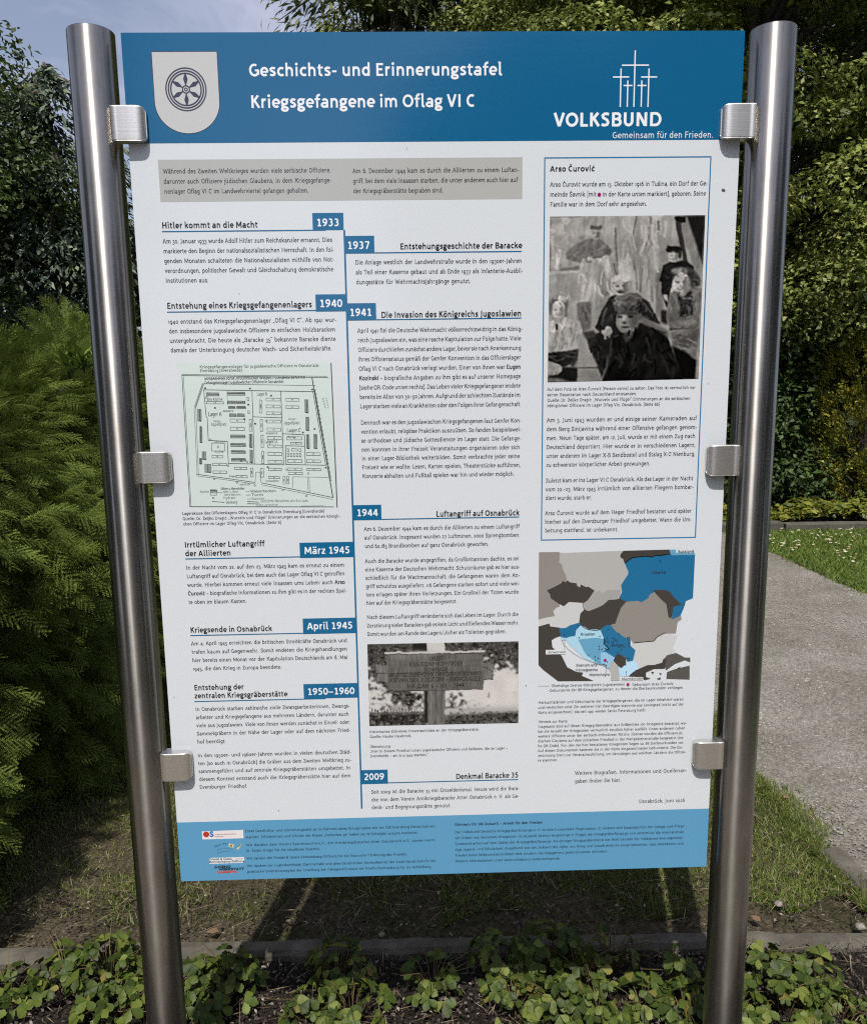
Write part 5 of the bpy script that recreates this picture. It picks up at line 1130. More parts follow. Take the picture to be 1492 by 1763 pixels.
plain_sans(panel, [(tx, c(a, y), 600 + b / 4.813, cap / 4.813) for tx, a, b, y, cap in (('ОВДЕ', 666, 778, 226, 30), ('У ЗАЈЕДНИЧКОМ ГРОБУ', 500, 944, 276, 32), ('ПОЧИВАЈУ', 630, 818, 318, 30), ('88 ЈУГОСЛОВЕНСКИХ ОФИЦИРА И ВОЈНИКА', 342, 1100, 366, 34), ('ИЗГИНУЛИХ У ЛОГОРУ – ЕВЕРСХАЈДЕ', 342, 1094, 410, 34), ('НА ДАН 6 – XII – 1944', 488, 956, 456, 32))], (0.022, 0.020, 0.018), 'photograph_lettering', 0.012)
# ------------------------------------------------------------------ ground
def on_ground(px, py, z=0.0):
    d = ray(px, py); q = CAM + d * ((z - CAM.z) / d.z)
    return q.x, q.y

def tex(t, kind, scale, detail=4, rough=0.55, coord='Object', mscale=None):
    c = t.nodes.new('ShaderNodeTexCoord')
    n = t.nodes.new('ShaderNodeTex' + kind)
    n.inputs['Scale'].default_value = scale
    if kind == 'Noise':
        n.inputs['Detail'].default_value = detail; n.inputs['Roughness'].default_value = rough
    if mscale:
        g = t.nodes.new('ShaderNodeMapping'); g.inputs['Scale'].default_value = mscale
        t.links.new(c.outputs[coord], g.inputs['Vector']); t.links.new(g.outputs['Vector'], n.inputs['Vector'])
    else:
        t.links.new(c.outputs[coord], n.inputs['Vector'])
    return n
def ramp(t, src, stops):
    r = t.nodes.new('ShaderNodeValToRGB')
    e = r.color_ramp.elements
    while len(e) < len(stops): e.new(0.5)
    for k, (p, c) in zip(e, stops): k.position = p; k.color = (*c, 1)
    t.links.new(src, r.inputs['Fac'])
    return r
def ground_mat(name, stops, scale, bump, fine=160, ov=0.75):
    m, t, p = new_mat(name)
    a = tex(t, 'Noise', scale, 6, 0.65); r = ramp(t, a.outputs['Fac'], stops)
    f = tex(t, 'Noise', fine, 4, 0.7)
    v = tex(t, 'Voronoi', fine * 0.8)
    mixn = t.nodes.new('ShaderNodeMixRGB'); mixn.blend_type = 'OVERLAY'; mixn.inputs['Fac'].default_value = ov
    t.links.new(r.outputs['Color'], mixn.inputs['Color1'])
    g = ramp(t, v.outputs['Color'], [(0.15, (0.22, 0.22, 0.22)), (0.85, (0.80, 0.79, 0.77))])
    t.links.new(g.outputs['Color'], mixn.inputs['Color2'])
    t.links.new(mixn.outputs['Color'], p.inputs['Base Color'])
    ad = t.nodes.new('ShaderNodeMath'); ad.operation = 'ADD'
    t.links.new(f.outputs['Fac'], ad.inputs[0]); t.links.new(v.outputs['Distance'], ad.inputs[1])
    b = t.nodes.new('ShaderNodeBump'); b.inputs['Strength'].default_value = bump; b.inputs['Distance'].default_value = 0.01
    t.links.new(ad.outputs['Value'], b.inputs['Height']); t.links.new(b.outputs['Normal'], p.inputs['Normal'])
    p.inputs['Roughness'].default_value = 0.95; p.inputs['Specular IOR Level'].default_value = 0.15
    return m
soil_m = ground_mat('dark_soil', [(0.3, (0.012, 0.010, 0.008)), (0.7, (0.035, 0.028, 0.023))], 9, 0.9, 150)
turf_m = ground_mat('turf_earth', [(0.3, (0.018, 0.026, 0.008)), (0.7, (0.04, 0.05, 0.016))], 5, 0.8, 120)
gravel_m = ground_mat('gravel', [(0.28, (0.138, 0.121, 0.099)), (0.5, (0.207, 0.190, 0.166)), (0.74, (0.267, 0.250, 0.226))], 2.2, 0.7, 150, 0.6)

def smooth_noise(x, y, seed, freq):
    r = np.random.default_rng(seed); n = 64
    g = r.random((n, n))
    fx, fy = (x * freq) % (n - 1), (y * freq) % (n - 1)
    i, j = np.floor(fx).astype(int), np.floor(fy).astype(int); tx, ty = fx - i, fy - j
    tx, ty = tx * tx * (3 - 2 * tx), ty * ty * (3 - 2 * ty)
    i1, j1 = (i + 1) % n, (j + 1) % n
    return (g[j, i] * (1 - tx) + g[j, i1] * tx) * (1 - ty) + (g[j1, i] * (1 - tx) + g[j1, i1] * tx) * ty

def sheet(name, x0, x1, y0, y1, step, hf, m, kind='structure', edge=None):
    nx, ny = int((x1 - x0) / step) + 1, int((y1 - y0) / step) + 1
    X, Y = np.meshgrid(np.linspace(x0, x1, nx), np.linspace(y0, y1, ny))
    if edge is not None: X, Y = edge(X, Y)
    Z = hf(X, Y)
    ii = (np.arange(ny - 1)[:, None] * nx + np.arange(nx - 1)[None, :]).ravel()
    o = link(name, np_mesh(np.stack([X.ravel(), Y.ravel(), Z.ravel()], 1), np.stack([ii, ii + 1, ii + nx + 1, ii + nx], 1)), m, None, True)
    o['kind'] = kind
    return o

mb = MB(); mb.add([(-160, -160, -0.02), (160, -160, -0.02), (160, 160, -0.02), (-160, 160, -0.02)], [(0, 1, 2, 3)])
o = mb.build('ground', turf_m); o['kind'] = 'structure'
sheet('soil_bed', -2.6, 1.222, -0.42, 0.415, 0.02, lambda x, y: 0.004 + 0.028 * (smooth_noise(x, y, 3, 9) - .5) + 0.014 * (smooth_noise(x, y, 4, 31) - .5), soil_m)
sheet('turf', -2.6, 1.222, 0.455, 6.0, 0.025, lambda x, y: 0.002 + 0.03 * (smooth_noise(x, y, 5, 5) - .5) + 0.010 * (smooth_noise(x, y, 6, 25) - .5) - 0.012 * np.clip((x - 1.1) * 8, 0, 1),
      None and turf_m or ground_mat('worn_turf', [(0.35, (0.047, 0.048, 0.021)), (0.55, (0.079, 0.065, 0.044)), (0.75, (0.105, 0.084, 0.063))], 4, 0.9, 130))
front_m = ground_mat('added_pale_ground', [(0.3, (0.16, 0.135, 0.105)), (0.55, (0.23, 0.20, 0.16)), (0.75, (0.29, 0.255, 0.21))], 2.0, 0.7, 140, 0.5)
sheet('added_bounce_ground', -14.0, 1.222, -4.6, -0.46, 0.08, lambda x, y: 0.002 + 0.012 * (smooth_noise(x + 20, y + 9, 14, 2.2) - .5), front_m)  # added out of view, pale to lighten reflections low on the posts
def path_edge(X, Y):
    l = 1.232 + 0.03 * (smooth_noise(Y, Y * 0, 8, 4) - .5) + 0.02 * (smooth_noise(Y, Y * 0, 9, 13) - .5)
    r_ = 2.96 + 0.10 * np.clip((4.7 - Y), 0, 3) ** 1.6 * (Y < 4.7) + 0.08 * (smooth_noise(Y, Y * 0, 10, 3) - .5)
    s = (X - 1.2) / 1.8
    return l + (r_ - l) * s, Y
sheet('gravel_path', 1.2, 3.0, -7, 6.10, 0.05, lambda x, y: 0.001 + 0.012 * (smooth_noise(x, y, 11, 2.2) - .5), gravel_m, edge=path_edge)
sheet('lawn', 2.7, 14, -7, 6.10, 0.12, lambda x, y: -0.010 + 0.02 * (smooth_noise(x, y, 12, 2) - .5) - 0.05 * (x < path_edge(x * 0 + 3.0, y)[0] - 0.02), ground_mat('lawn_earth', [(0.3, (0.037, 0.062, 0.013)), (0.7, (0.069, 0.100, 0.022))], 3, 0.6, 60))
sheet('planting_bed', -14, 16, 6.24, 16, 0.25, lambda x, y: 0.02 + 0.03 * (smooth_noise(x, y, 13, 1.5) - .5), soil_m)

# ---- edging stones
def stone_mat(name, c0, c1):
    m, t, p = new_mat(name)
    a = tex(t, 'Noise', 14, 8, 0.7); r = ramp(t, a.outputs['Fac'], [(0.3, c0), (0.72, c1)])
    t.links.new(r.outputs['Color'], p.inputs['Base Color'])
    f = tex(t, 'Noise', 160, 4, 0.7); b = t.nodes.new('ShaderNodeBump'); b.inputs['Strength'].default_value = 0.6; b.inputs['Distance'].default_value = 0.004
    t.links.new(f.outputs['Fac'], b.inputs['Height']); t.links.new(b.outputs['Normal'], p.inputs['Normal'])
    p.inputs['Roughness'].default_value = 0.9
    return m
kerb_m = stone_mat('weathered_concrete', (0.045, 0.041, 0.030), (0.135, 0.122, 0.100))
border_m = stone_mat('mossy_stone', (0.045, 0.044, 0.032), (0.115, 0.108, 0.088))
def kerb(length, width, height, seed):
    r = np.random.default_rng(seed); n = max(6, int(length / 0.05))
    vs, fs = [], []
    for i in range(n + 1):
        x = -length / 2 + length * i / n
        e = 0.004 if i in (0, n) else 0.0
        j = lambda s=0.003: (r.random() - .5) * 2 * s
        vs += [(x, -width / 2 + e, -0.12), (x + j(), -width / 2 + e + j(), height - 0.012 - e), (x + j(), -width / 2 + 0.010 + j(), height - e + j(.002)), (x, j(), height - e + j(.003)), (x + j(), width / 2 - 0.010 + j(), height - e + j(.002)), (x + j(), width / 2 - e + j(), height - 0.012 - e), (x, width / 2 - e, -0.12)]
    for i in range(n):
        for k in range(6): fs.append((i * 7 + k, (i + 1) * 7 + k, (i + 1) * 7 + k + 1, i * 7 + k + 1))
    fs += [tuple(range(6, -1, -1)), tuple(n * 7 + k for k in range(7))]
    return py_mesh(vs, fs)
lab = ['edging stone between bed and turf, at the left below the hedge', 'edging stone between bed and turf, beside the left steel post', 'edging stone in the board shadow, middle of the row', 'edging stone in the board shadow, under the right half of the board', 'edging stone between bed and turf, right of the right steel post']
for i, (x, y) in enumerate(((-1.36, 0.452), (-0.60, 0.446), (0.06, 0.440), (0.62, 0.428), (1.02, 0.418))):
    ln_ = (0.74, 0.74, 0.56, 0.54, 0.40)[i]
    o = link('edging_stone', kerb(ln_, 0.055, (0.030, 0.034, 0.030, 0.033, 0.027)[i], 40 + i), kerb_m, None, False)
    o.location = (x, y, 0); o.rotation_euler = (R(3 * (i % 2) - 2), 0, R((-0.4, -0.8, -1.0, -1.1, -1.4)[i]))
    tag(o, lab[i], 'edging stone', 'stones edging the planting bed')
o = link('edging_stone', kerb(0.40, 0.075, 0.018, 51), kerb_m); o.location = (1.262, 0.62, 0); o.rotation_euler = (0, R(-4), R(97)); tag(o, 'flat edging stone at the corner of gravel path and turf', 'edging stone', 'stones edging the planting bed')
for i in range(12):
    x = -1.2 + i * 0.86
    o = link('border_stone', kerb(0.84, 0.11, 0.070 + 0.008 * (i % 3), 60 + i), border_m); o.location = (x, 6.17 - 0.008 * i, 0); o.rotation_euler = (0, 0, R(-0.6 + 0.8 * (i % 2)))
    d_ = (o.location - CAM); pxx = 746 + 1380 * (x + 0.05) / (o.location.y - CAM.y)
    tag(o, 'grey border stone edging the shrub bed across the lawn', 'border stone', 'stones edging the far shrub bed')

# ------------------------------------------------------------------ leaves
def leaf_mat(name, stops, transl=0.28, rough=0.5, patch=3.0, spec=0.35, var=0.25):
    m, t, p = new_mat(name)
    gnode = t.nodes.new('ShaderNodeNewGeometry')
    r = ramp(t, gnode.outputs['Random Per Island'], stops)
    a = tex(t, 'Noise', patch, 3, 0.6)
    hs_ = t.nodes.new('ShaderNodeHueSaturation')
    mr_ = t.nodes.new('ShaderNodeMapRange'); mr_.inputs['From Min'].default_value = 0.3; mr_.inputs['From Max'].default_value = 0.7
    mr_.inputs['To Min'].default_value = 1 - var; mr_.inputs['To Max'].default_value = 1 + var
    t.links.new(a.outputs['Fac'], mr_.inputs['Value']); t.links.new(mr_.outputs['Result'], hs_.inputs['Value'])
    t.links.new(r.outputs['Color'], hs_.inputs['Color']); t.links.new(hs_.outputs['Color'], p.inputs['Base Color'])
    p.inputs['Roughness'].default_value = rough; p.inputs['Specular IOR Level'].default_value = spec
    tr = t.nodes.new('ShaderNodeBsdfTranslucent'); mxs = t.nodes.new('ShaderNodeMixShader'); mxs.inputs['Fac'].default_value = transl
    t.links.new(hs_.outputs['Color'], tr.inputs['Color'])
    out = t.nodes['Material Output']
    t.links.new(p.outputs['BSDF'], mxs.inputs[1]); t.links.new(tr.outputs['BSDF'], mxs.inputs[2]); t.links.new(mxs.outputs['Shader'], out.inputs['Surface'])
    return m
def bark_mat(name, c0, c1):
    m, t, p = new_mat(name)
    a = tex(t, 'Noise', 6, 8, 0.7, mscale=(4, 4, 0.8)); r = ramp(t, a.outputs['Fac'], [(0.3, c0), (0.7, c1)])
    t.links.new(r.outputs['Color'], p.inputs['Base Color']); p.inputs['Roughness'].default_value = 0.9
    b = t.nodes.new('ShaderNodeBump'); b.inputs['Strength'].default_value = 0.8; b.inputs['Distance'].default_value = 0.02
    t.links.new(a.outputs['Fac'], b.inputs['Height']); t.links.new(b.outputs['Normal'], p.inputs['Normal'])
    return m
bark = bark_mat('bark', (0.03, 0.024, 0.018), (0.11, 0.09, 0.07))
def unit(v): return v / np.maximum(np.linalg.norm(v, axis=-1, keepdims=True), 1e-9)

def leaf_quads(P, A, N, ln_, wd, fold=0.25):
    """one pointed leaf per point: P base, A axis, N normal -> (verts, quads), each leaf two quads folded along the midrib"""
    n = len(P)
    A = unit(A); B = unit(np.cross(A, N)); N = np.cross(B, A)
    l = ln_[:, None]; w = wd[:, None]
    v = np.stack([P, P + A * l * .45 + B * w * .5 + N * w * fold, P + A * l, P + A * l * .45 - B * w * .5 + N * w * fold], 1).reshape(-1, 3)
    f = np.arange(n * 4).reshape(n, 4)
    return v, f

def crown_mesh(clumps, per, size, g, up=0.8, out=0.75, droop=0.0, aspect=0.55, shell=0.5, flat=1.0):
    """leaves spread through many clumps: clumps (n,6) = centre, radii"""
    n = len(clumps)
    wts = clumps[:, 3] * clumps[:, 4] + clumps[:, 3] * clumps[:, 5]
    cnt = np.maximum(8, (per * n * wts / wts.sum()).astype(int))
    idx = np.repeat(np.arange(n), cnt); m = len(idx)
    d = unit(g.normal(size=(m, 3)))
    rr = (shell + (1 - shell) * g.random(m) ** 0.6) * (0.85 + 0.35 * g.random(m))
    P = clumps[idx, :3] + d * rr[:, None] * clumps[idx, 3:]
    N = unit(d * out + np.array([0, 0, up]) + g.normal(size=(m, 3)) * 0.45)
    A = unit(np.cross(N, g.normal(size=(m, 3)))) + d * 0.35 + np.array([0, 0, -droop])
    s = size * (0.65 + 0.7 * g.random(m))
    return leaf_quads(P, A, N, s, s * aspect)

def limbs(mb, base, top, r0, targets, g, n=7):
    base, top = Vector(base), Vector(top)
    pts = [base.lerp(top, t) + Vector((math.sin(t * 5 + base.x) * 0.06, math.cos(t * 4 + base.y) * 0.06, 0)) * (top - base).length * 0.25 for t in [i / 8 for i in range(9)]]
    mb.tube(pts, [r0 * (1.25 if i == 0 else 1) * (1 - 0.82 * i / 8) for i in range(9)], 10)
    for tq in targets:
        tq = Vector(tq)
        t = min(0.92, max(0.18, ((tq.z - base.z) / max(top.z - base.z, .1)) * 0.75 - 0.05 + 0.1 * g.random()))
        k = t * 8; i = int(k); s = pts[i].lerp(pts[min(i + 1, 8)], k - i)
        mid = s.lerp(tq, 0.5) + Vector((g.random() - .5, g.random() - .5, 0.35 * g.random())) * (tq - s).length * 0.25
        r = r0 * (1 - 0.82 * t) * 0.45
        mb.tube([s, s.lerp(mid, .5) + Vector((0, 0, .03)), mid, mid.lerp(tq, .55), tq], [r, r * .75, r * .55, r * .35, r * .12], 6, False)

def broadleaf(name, label, x, y, h, rad, z0, nclump, per, size, m, seed, cat='tree', crad=(0.42, 0.75), squash=0.62, group=None, trunk_r=0.16, droop=0.1, top_pow=0.5, shell=0.5, front=0.0):
    g = np.random.default_rng(seed)
    root = empty(name, (x, y, 0), label, cat, group)
    u = g.random(nclump) ** 0.85
    z = z0 + (h - z0) * u
    prof = np.sin(np.pi * np.clip(0.10 + 0.86 * u, 0, 1)) ** top_pow
    a = g.random(nclump) * 2 * np.pi
    if front: a = np.where(g.random(nclump) < front, -np.pi / 2 + (g.random(nclump) - .5) * np.pi * 1.1, a)
    rr = rad * prof * (0.35 + 0.65 * g.random(nclump) ** 0.45)
    rc = crad[0] + (crad[1] - crad[0]) * g.random(nclump)
    cl = np.stack([rr * np.cos(a), rr * np.sin(a), z, rc, rc, rc * squash], 1)
    v, f = crown_mesh(cl, per, size, g, droop=droop, shell=shell)
    link('crown', np_mesh(v, f), m, root)
    mb = MB()
    limbs(mb, (0, 0, -0.1), (0, 0, h * 0.86), trunk_r, cl[g.permutation(nclump)[:min(nclump, 46)], :3], g)
    mb.build('trunk', bark, root, True)
    return root

def drooper(name, label, x, y, h, rad, z0, nbr, per, size, m, seed, aspect=0.22, lean=0.0, cat='conifer', group=None, tipfall=0.35, spread=0.22, shape=0.75, up=0.0):
    """conifer: tiers of boughs with hanging sprays"""
    g = np.random.default_rng(seed)
    root = empty(name, (x, y, 0), label, cat, group)
    mb = MB(); mb.tube([(0, 0, -.1), (lean * .3, 0, h * .4), (lean, 0, h)], [rad * .10, rad * .065, 0.02], 8)
    Ps, As, Ns, Ss = [], [], [], []
    for i in range(nbr):
        u = (i + g.random()) / nbr
        z = z0 + (h - z0) * u
        a = g.random() * 2 * math.pi
        Lb = rad * (1 - u) ** shape * (0.75 + 0.4 * g.random()) + 0.12
        k = int(per * (0.25 + Lb / rad))
        t = g.random(k) ** 0.7
        fall = -tipfall * Lb * t ** 1.7 + up * Lb * t
        cx = lean * z / h + Lb * t * math.cos(a); cy = Lb * t * math.sin(a)
        side = g.normal(size=k) * spread * Lb * (0.25 + 0.75 * t)
        hang = -np.abs(g.normal(size=k)) * 0.10 * (0.5 + Lb)
        P = np.stack([cx - side * math.sin(a), cy + side * math.cos(a), z + fall + hang * (1 - up)], 1)
        A = np.stack([math.cos(a) + g.normal(size=k) * .5, math.sin(a) + g.normal(size=k) * .5, -0.75 + up * 1.6 + g.normal(size=k) * .4], 1)
        Ps.append(P); As.append(A); Ns.append(unit(np.array([math.cos(a) * .6, math.sin(a) * .6, 0.9]) + g.normal(size=(k, 3)) * .5)); Ss.append(size * (.6 + .8 * g.random(k)))
        if i % 2 == 0:
            q = [(lean * z / h + Lb * s * math.cos(a), Lb * s * math.sin(a), z - tipfall * Lb * s ** 1.7 + up * Lb * s) for s in (0, .35, .7, 1)]
            mb.tube(q, [rad * .018, rad * .013, rad * .008, rad * .002], 5, False)
    P, A, N, s = map(np.concatenate, (Ps, As, Ns, Ss))
    v, f = leaf_quads(P, A, N, s, s * aspect, 0.15)
    link('crown', np_mesh(v, f), m, root)
    mb.build('trunk', bark, root, True)
    return root

maple_m = leaf_mat('maple_leaves', [(0.0, (0.095, 0.133, 0.025)), (0.5, (0.177, 0.216, 0.046)), (1.0, (0.292, 0.310, 0.089))], 0.25, 0.5, 1.2, 0.35, 0.42)
oak_m = leaf_mat('oak_leaves', [(0.0, (0.042, 0.070, 0.020)), (0.6, (0.081, 0.119, 0.031)), (1.0, (0.147, 0.189, 0.050))], 0.22, 0.5, 1.0, 0.35, 0.42)
cedar_m = leaf_mat('cedar_needles', [(0.0, (0.067, 0.090, 0.059)), (0.6, (0.105, 0.137, 0.090)), (1.0, (0.182, 0.224, 0.147))], 0.12, 0.6, 2.0)
cyp_m = leaf_mat('cypress_sprays', [(0.0, (0.050, 0.070, 0.022)), (0.6, (0.094, 0.117, 0.037)), (1.0, (0.175, 0.194, 0.069))], 0.15, 0.6, 1.5, 0.35, 0.42)
shrub_m = leaf_mat('shrub_leaves', [(0.0, (0.031, 0.055, 0.016)), (0.6, (0.058, 0.094, 0.025)), (1.0, (0.108, 0.153, 0.045))], 0.25, 0.42, 2.0)
gold_m = leaf_mat('golden_needles', [(0.0, (0.076, 0.101, 0.018)), (0.5, (0.203, 0.211, 0.030)), (1.0, (0.421, 0.371, 0.050))], 0.2, 0.55, 4.0)
cover_m = leaf_mat('cover_leaves', [(0.0, (0.06, 0.09, 0.014)), (0.5, (0.14, 0.16, 0.022)), (1.0, (0.27, 0.26, 0.04))], 0.3, 0.5, 3.0)

drooper('cypress_tree', 'dark conifer with hanging sprays rising behind the middle of the board', -0.15, 10.6, 12.0, 2.35, 0.4, 190, 190, 0.17, cyp_m, 21, 0.26, tipfall=0.5, spread=0.30, shape=0.42)
broadleaf('maple_tree', 'tall sunlit tree with layered yellow-green foliage behind the right post', 4.35, 9.6, 10.6, 3.7, 1.5, 470, 1150, 0.064, maple_m, 22, crad=(0.34, 0.80), squash=0.42, shell=0.72, trunk_r=0.22, top_pow=0.42, front=0.45)
broadleaf('maple_tree', 'second yellow-green tree behind the top right of the board', 1.9, 12.6, 10.8, 3.2, 2.0, 150, 1100, 0.078, maple_m, 23, crad=(0.4, 0.85), squash=0.42, shell=.72, trunk_r=0.2)
broadleaf('beech_tree', 'green tree standing farthest right behind the yellow conifer', 8.6, 11.0, 10.0, 3.6, 1.0, 200, 600, 0.085, maple_m, 24, crad=(0.45, 0.8), squash=0.55, trunk_r=0.2)
broadleaf('oak_tree', 'dark broadleaf tree at the far left behind the hedge', -8.3, 9.4, 7.0, 3.5, 1.0, 200, 620, 0.085, oak_m, 25, crad=(0.45, 0.8), squash=0.6, trunk_r=0.2, top_pow=0.6, front=0.25)
drooper('cedar_tree', 'blue-grey cedar with drooping boughs left of the board', -5.3, 11.2, 6.1, 2.7, 0.6, 120, 260, 0.15, cedar_m, 26, 0.30, tipfall=0.42, spread=0.28, shape=0.55)
broadleaf('hornbeam_tree', 'dark rounded tree between the cedar and the board', -2.6, 15.0, 5.6, 2.6, 0.6, 110, 320, 0.12, oak_m, 27, crad=(0.45, 0.8), trunk_r=0.16)
broadleaf('lime_tree', 'far green tree filling the gap behind oak and cedar', -9.0, 18.5, 5.4, 3.6, 0.4, 110, 200, 0.18, oak_m, 28, crad=(0.6, 1.0), trunk_r=0.2)
# trees behind the viewer, seen only as reflections in the board and the posts
broadleaf('plane_tree', 'dark tree standing behind the sunlit tree at the right', 4.6, 14.5, 10.5, 4.2, 1.0, 150, 420, 0.15, oak_m, 35, crad=(0.6, 1.0), squash=0.6, trunk_r=0.22)
for x_, y_, h_, r_, sd_, lb in ((2.2, -11.0, 6.0, 2.3, 61, 'low tree behind the viewer, reflected in the right half of the board'), (5.2, -9.5, 7.4, 2.2, 62, 'middle tree behind the viewer, right of the low one'), (8.6, -7.0, 9.5, 3.0, 63, 'tall tree behind the viewer at the right'), (11.5, -1.5, 9.0, 3.2, 64, 'tall tree right of the viewer across the lawn'),
                             (-6.9, -9.0, 9.5, 2.9, 65, 'tall tree behind the viewer at the left'), (-10.5, -2.5, 8.5, 3.0, 66, 'tall tree left of the viewer beyond the hedge')):
    broadleaf('ash_tree', lb, x_, y_, h_, r_, 0.5, 100, 260, 0.26, oak_m, sd_, crad=(0.6, 1.1), trunk_r=0.2)

# ---- shrubs of the far bed
def shrub(name, label, x, y, rx, ry, h, n, size, m, seed, nclump=26, aspect=0.5, z0=0.1, droop=0.25, group=None, crad=(0.16, 0.30)):
    g = np.random.default_rng(seed)
    root = empty(name, (x, y, 0.0), label, 'shrub', group)
    d = unit(g.normal(size=(nclump, 3))); d[:, 2] = np.abs(d[:, 2]) * 1.0
    rr = 0.45 + 0.5 * g.random(nclump)
    cl = np.stack([d[:, 0] * rx * rr, d[:, 1] * ry * rr, z0 + (h - z0) * np.clip(g.random(nclump) * .95, .05, .93), *[(crad[0] + (crad[1] - crad[0]) * g.random(nclump)) for _ in range(3)]], 1)
    cl[:, 4] = cl[:, 3]; cl[:, 5] = cl[:, 3] * .7
    v, f = crown_mesh(cl, n / nclump, size, g, droop=droop, aspect=aspect)
    link('foliage', np_mesh(v, f), m, root)
    mb = MB()
    for k in range(0, nclump, 2):
        q = Vector(cl[k, :3]); mb.tube([(0.05 * g.normal(), 0.05 * g.normal(), -0.05), q * 0.5 + Vector((0, 0, .05)), q], [0.02, 0.012, 0.004], 5, False)
    mb.build('stems', bark, root, True)
    return root
shrub('laurel_shrub', 'dark green leafy shrub right of the right post', 3.95, 7.3, 0.80, 0.55, 2.15, 15000, 0.065, shrub_m, 41, 60, crad=(0.2, .34))
shrub('laurel_shrub', 'dark shrub in deep shade between the board and the right post', 2.75, 7.6, 0.85, 0.55, 2.5, 8000, 0.085, oak_m, 42, 50, crad=(0.2, .36))
shrub('laurel_shrub', 'low dark shrub in the far bed hidden behind the board', 1.2, 7.6, 0.9, 0.6, 1.6, 2600, 0.12, shrub_m, 43)
shrub('laurel_shrub', 'broad dark shrub in the far bed behind the left half of the board', -0.9, 7.5, 1.1, 0.6, 1.7, 2600, 0.12, oak_m, 44)
shrub('laurel_shrub', 'dark shrub at the end of the conifer hedge', -2.8, 7.2, 1.0, 0.7, 2.0, 2600, 0.12, oak_m, 45)
shrub('laurel_shrub', 'dark filling shrub under the tall tree behind the yellow conifer', 4.9, 8.9, 1.4, 0.6, 2.6, 4200, 0.13, oak_m, 46, 40, crad=(.25, .42))
def golden(name, label, x, y, h, rad, seed, n=52000):
    g = np.random.default_rng(seed)
    root = empty(name, (x, y, 0), label, 'conifer', 'yellow column conifers')
    k = 900
    u = g.random(k); a = g.random(k) * 2 * np.pi
    pr = rad * np.clip(np.sin(np.pi * (0.14 + 0.80 * u)) ** 0.6, .1, 1) * (0.80 + 0.25 * g.random(k))
    c = np.stack([pr * np.cos(a), pr * np.sin(a), 0.05 + h * u], 1)
    i = g.integers(0, k, n)
    P = c[i] + g.normal(size=(n, 3)) * np.array([.028, .028, .045])
    rad_d = np.stack([np.cos(a[i]), np.sin(a[i]), np.full(n, 0.9)], 1)
    A = unit(rad_d + g.normal(size=(n, 3)) * .5); N = unit(g.normal(size=(n, 3)) + rad_d * .5)
    s = 0.036 * (.6 + .8 * g.random(n))
    v, f = leaf_quads(P, A, N, s, s * .45)
    link('foliage', np_mesh(v, f), gold_m, root)
    mb = MB(); mb.tube([(0, 0, -.05), (0, 0, h * .9)], [.07, .02], 8)
    for j in range(60):
        q = Vector(c[j]); mb.tube([(0, 0, max(0.05, q.z - .35)), q * 0.5 + Vector((0, 0, q.z * .25)), q], [.012, .008, .003], 4, False)
    mb.build('trunk', bark, root, True)
golden('yellow_conifer', 'yellow column conifer at the right edge of the far bed', 4.78, 7.05, 2.75, 0.52, 51)
golden('yellow_conifer', 'smaller yellow conifer just outside right of the first one', 6.0, 7.4, 2.2, 0.5, 52, 16000)
g = np.random.default_rng(61)
n = 9000
x = -2 + 10 * g.random(n); y = 6.28 + 0.55 * g.random(n) ** 1.2
hgt = 0.05 + 0.16 * smooth_noise(x, y, 62, 3) * (0.5 + g.random(n))
P = np.stack([x, y, hgt], 1); N = unit(np.stack([g.normal(size=n) * .5, g.normal(size=n) * .5 - .5, np.ones(n)], 1)); A = unit(np.stack([g.normal(size=n), g.normal(size=n) - .4, g.normal(size=n) * .3 - .2], 1))
s = 0.075 * (.6 + .8 * g.random(n)); v, f = leaf_quads(P, A, N, s, s * .6)
tag(link('ground_cover', np_mesh(v, f), cover_m), 'low yellow-green leaves along the far border stones', 'ground cover', kind='stuff')
# ------------------------------------------------------------------ the conifer hedge at the left
yew_m = leaf_mat('yew_needles', [(0.0, (0.057, 0.089, 0.017)), (0.5, (0.104, 0.145, 0.026)), (1.0, (0.187, 0.223, 0.048))], 0.25, 0.65, 3.5, 0.12)
twig_core_m = bark_mat('twig_bark_core_shade', (0.009, 0.009, 0.006), (0.024, 0.022, 0.013))  # near black: shoot stems and the painted shade inside the hedge
def spray_template(g, L=0.20, ntw=12, npair=9):
    """a flat pinnate spray along +x: side twigs with paired needles; returns triangles (n,3,3)"""
    q = []
    def twig(p0, d, l, npair, nl):
        d = d / np.linalg.norm(d)
        for i in range(npair):
            t = (i + .6) / npair
            p = p0 + d * l * t + np.array([0, 0, -0.20 * l * t * t])
            k = nl * (1.0 - 0.40 * t) * (0.8 + .4 * g.random())
            for s in (-1, 1):
                sd = np.array([-d[1], d[0], 0]) * s
                a = sd * .80 + d * (.45 + .3 * g.random()); a = a / np.linalg.norm(a)
                b = np.array([-a[1], a[0], 0]) * 0.0021
                q.append([p - b, p + b, p + a * k + np.array([0, 0, (.05 + .45 * g.random()) * k])])
        e = p0 + d * l + np.array([0, 0, -0.2 * l]); b = np.array([-d[1], d[0], 0]) * 0.0012
        q.append([p0 - b, p0 + b, e])
    twig(np.zeros(3), np.array([1., 0, 0]), L, int(npair * 2.2), 0.0115)
    for j in range(ntw):
        t = 0.08 + 0.80 * j / ntw
        s = 1 if j % 2 else -1
        p = np.array([L * t, 0, -0.2 * L * t * t])
        twig(p, np.array([1.0, s * (0.70 + .3 * g.random()), -.12 + .2 * g.random()]), L * (0.46 - 0.30 * t) * (.8 + .4 * g.random()), npair, 0.0105)
    return np.array(q)
g = np.random.default_rng(71)
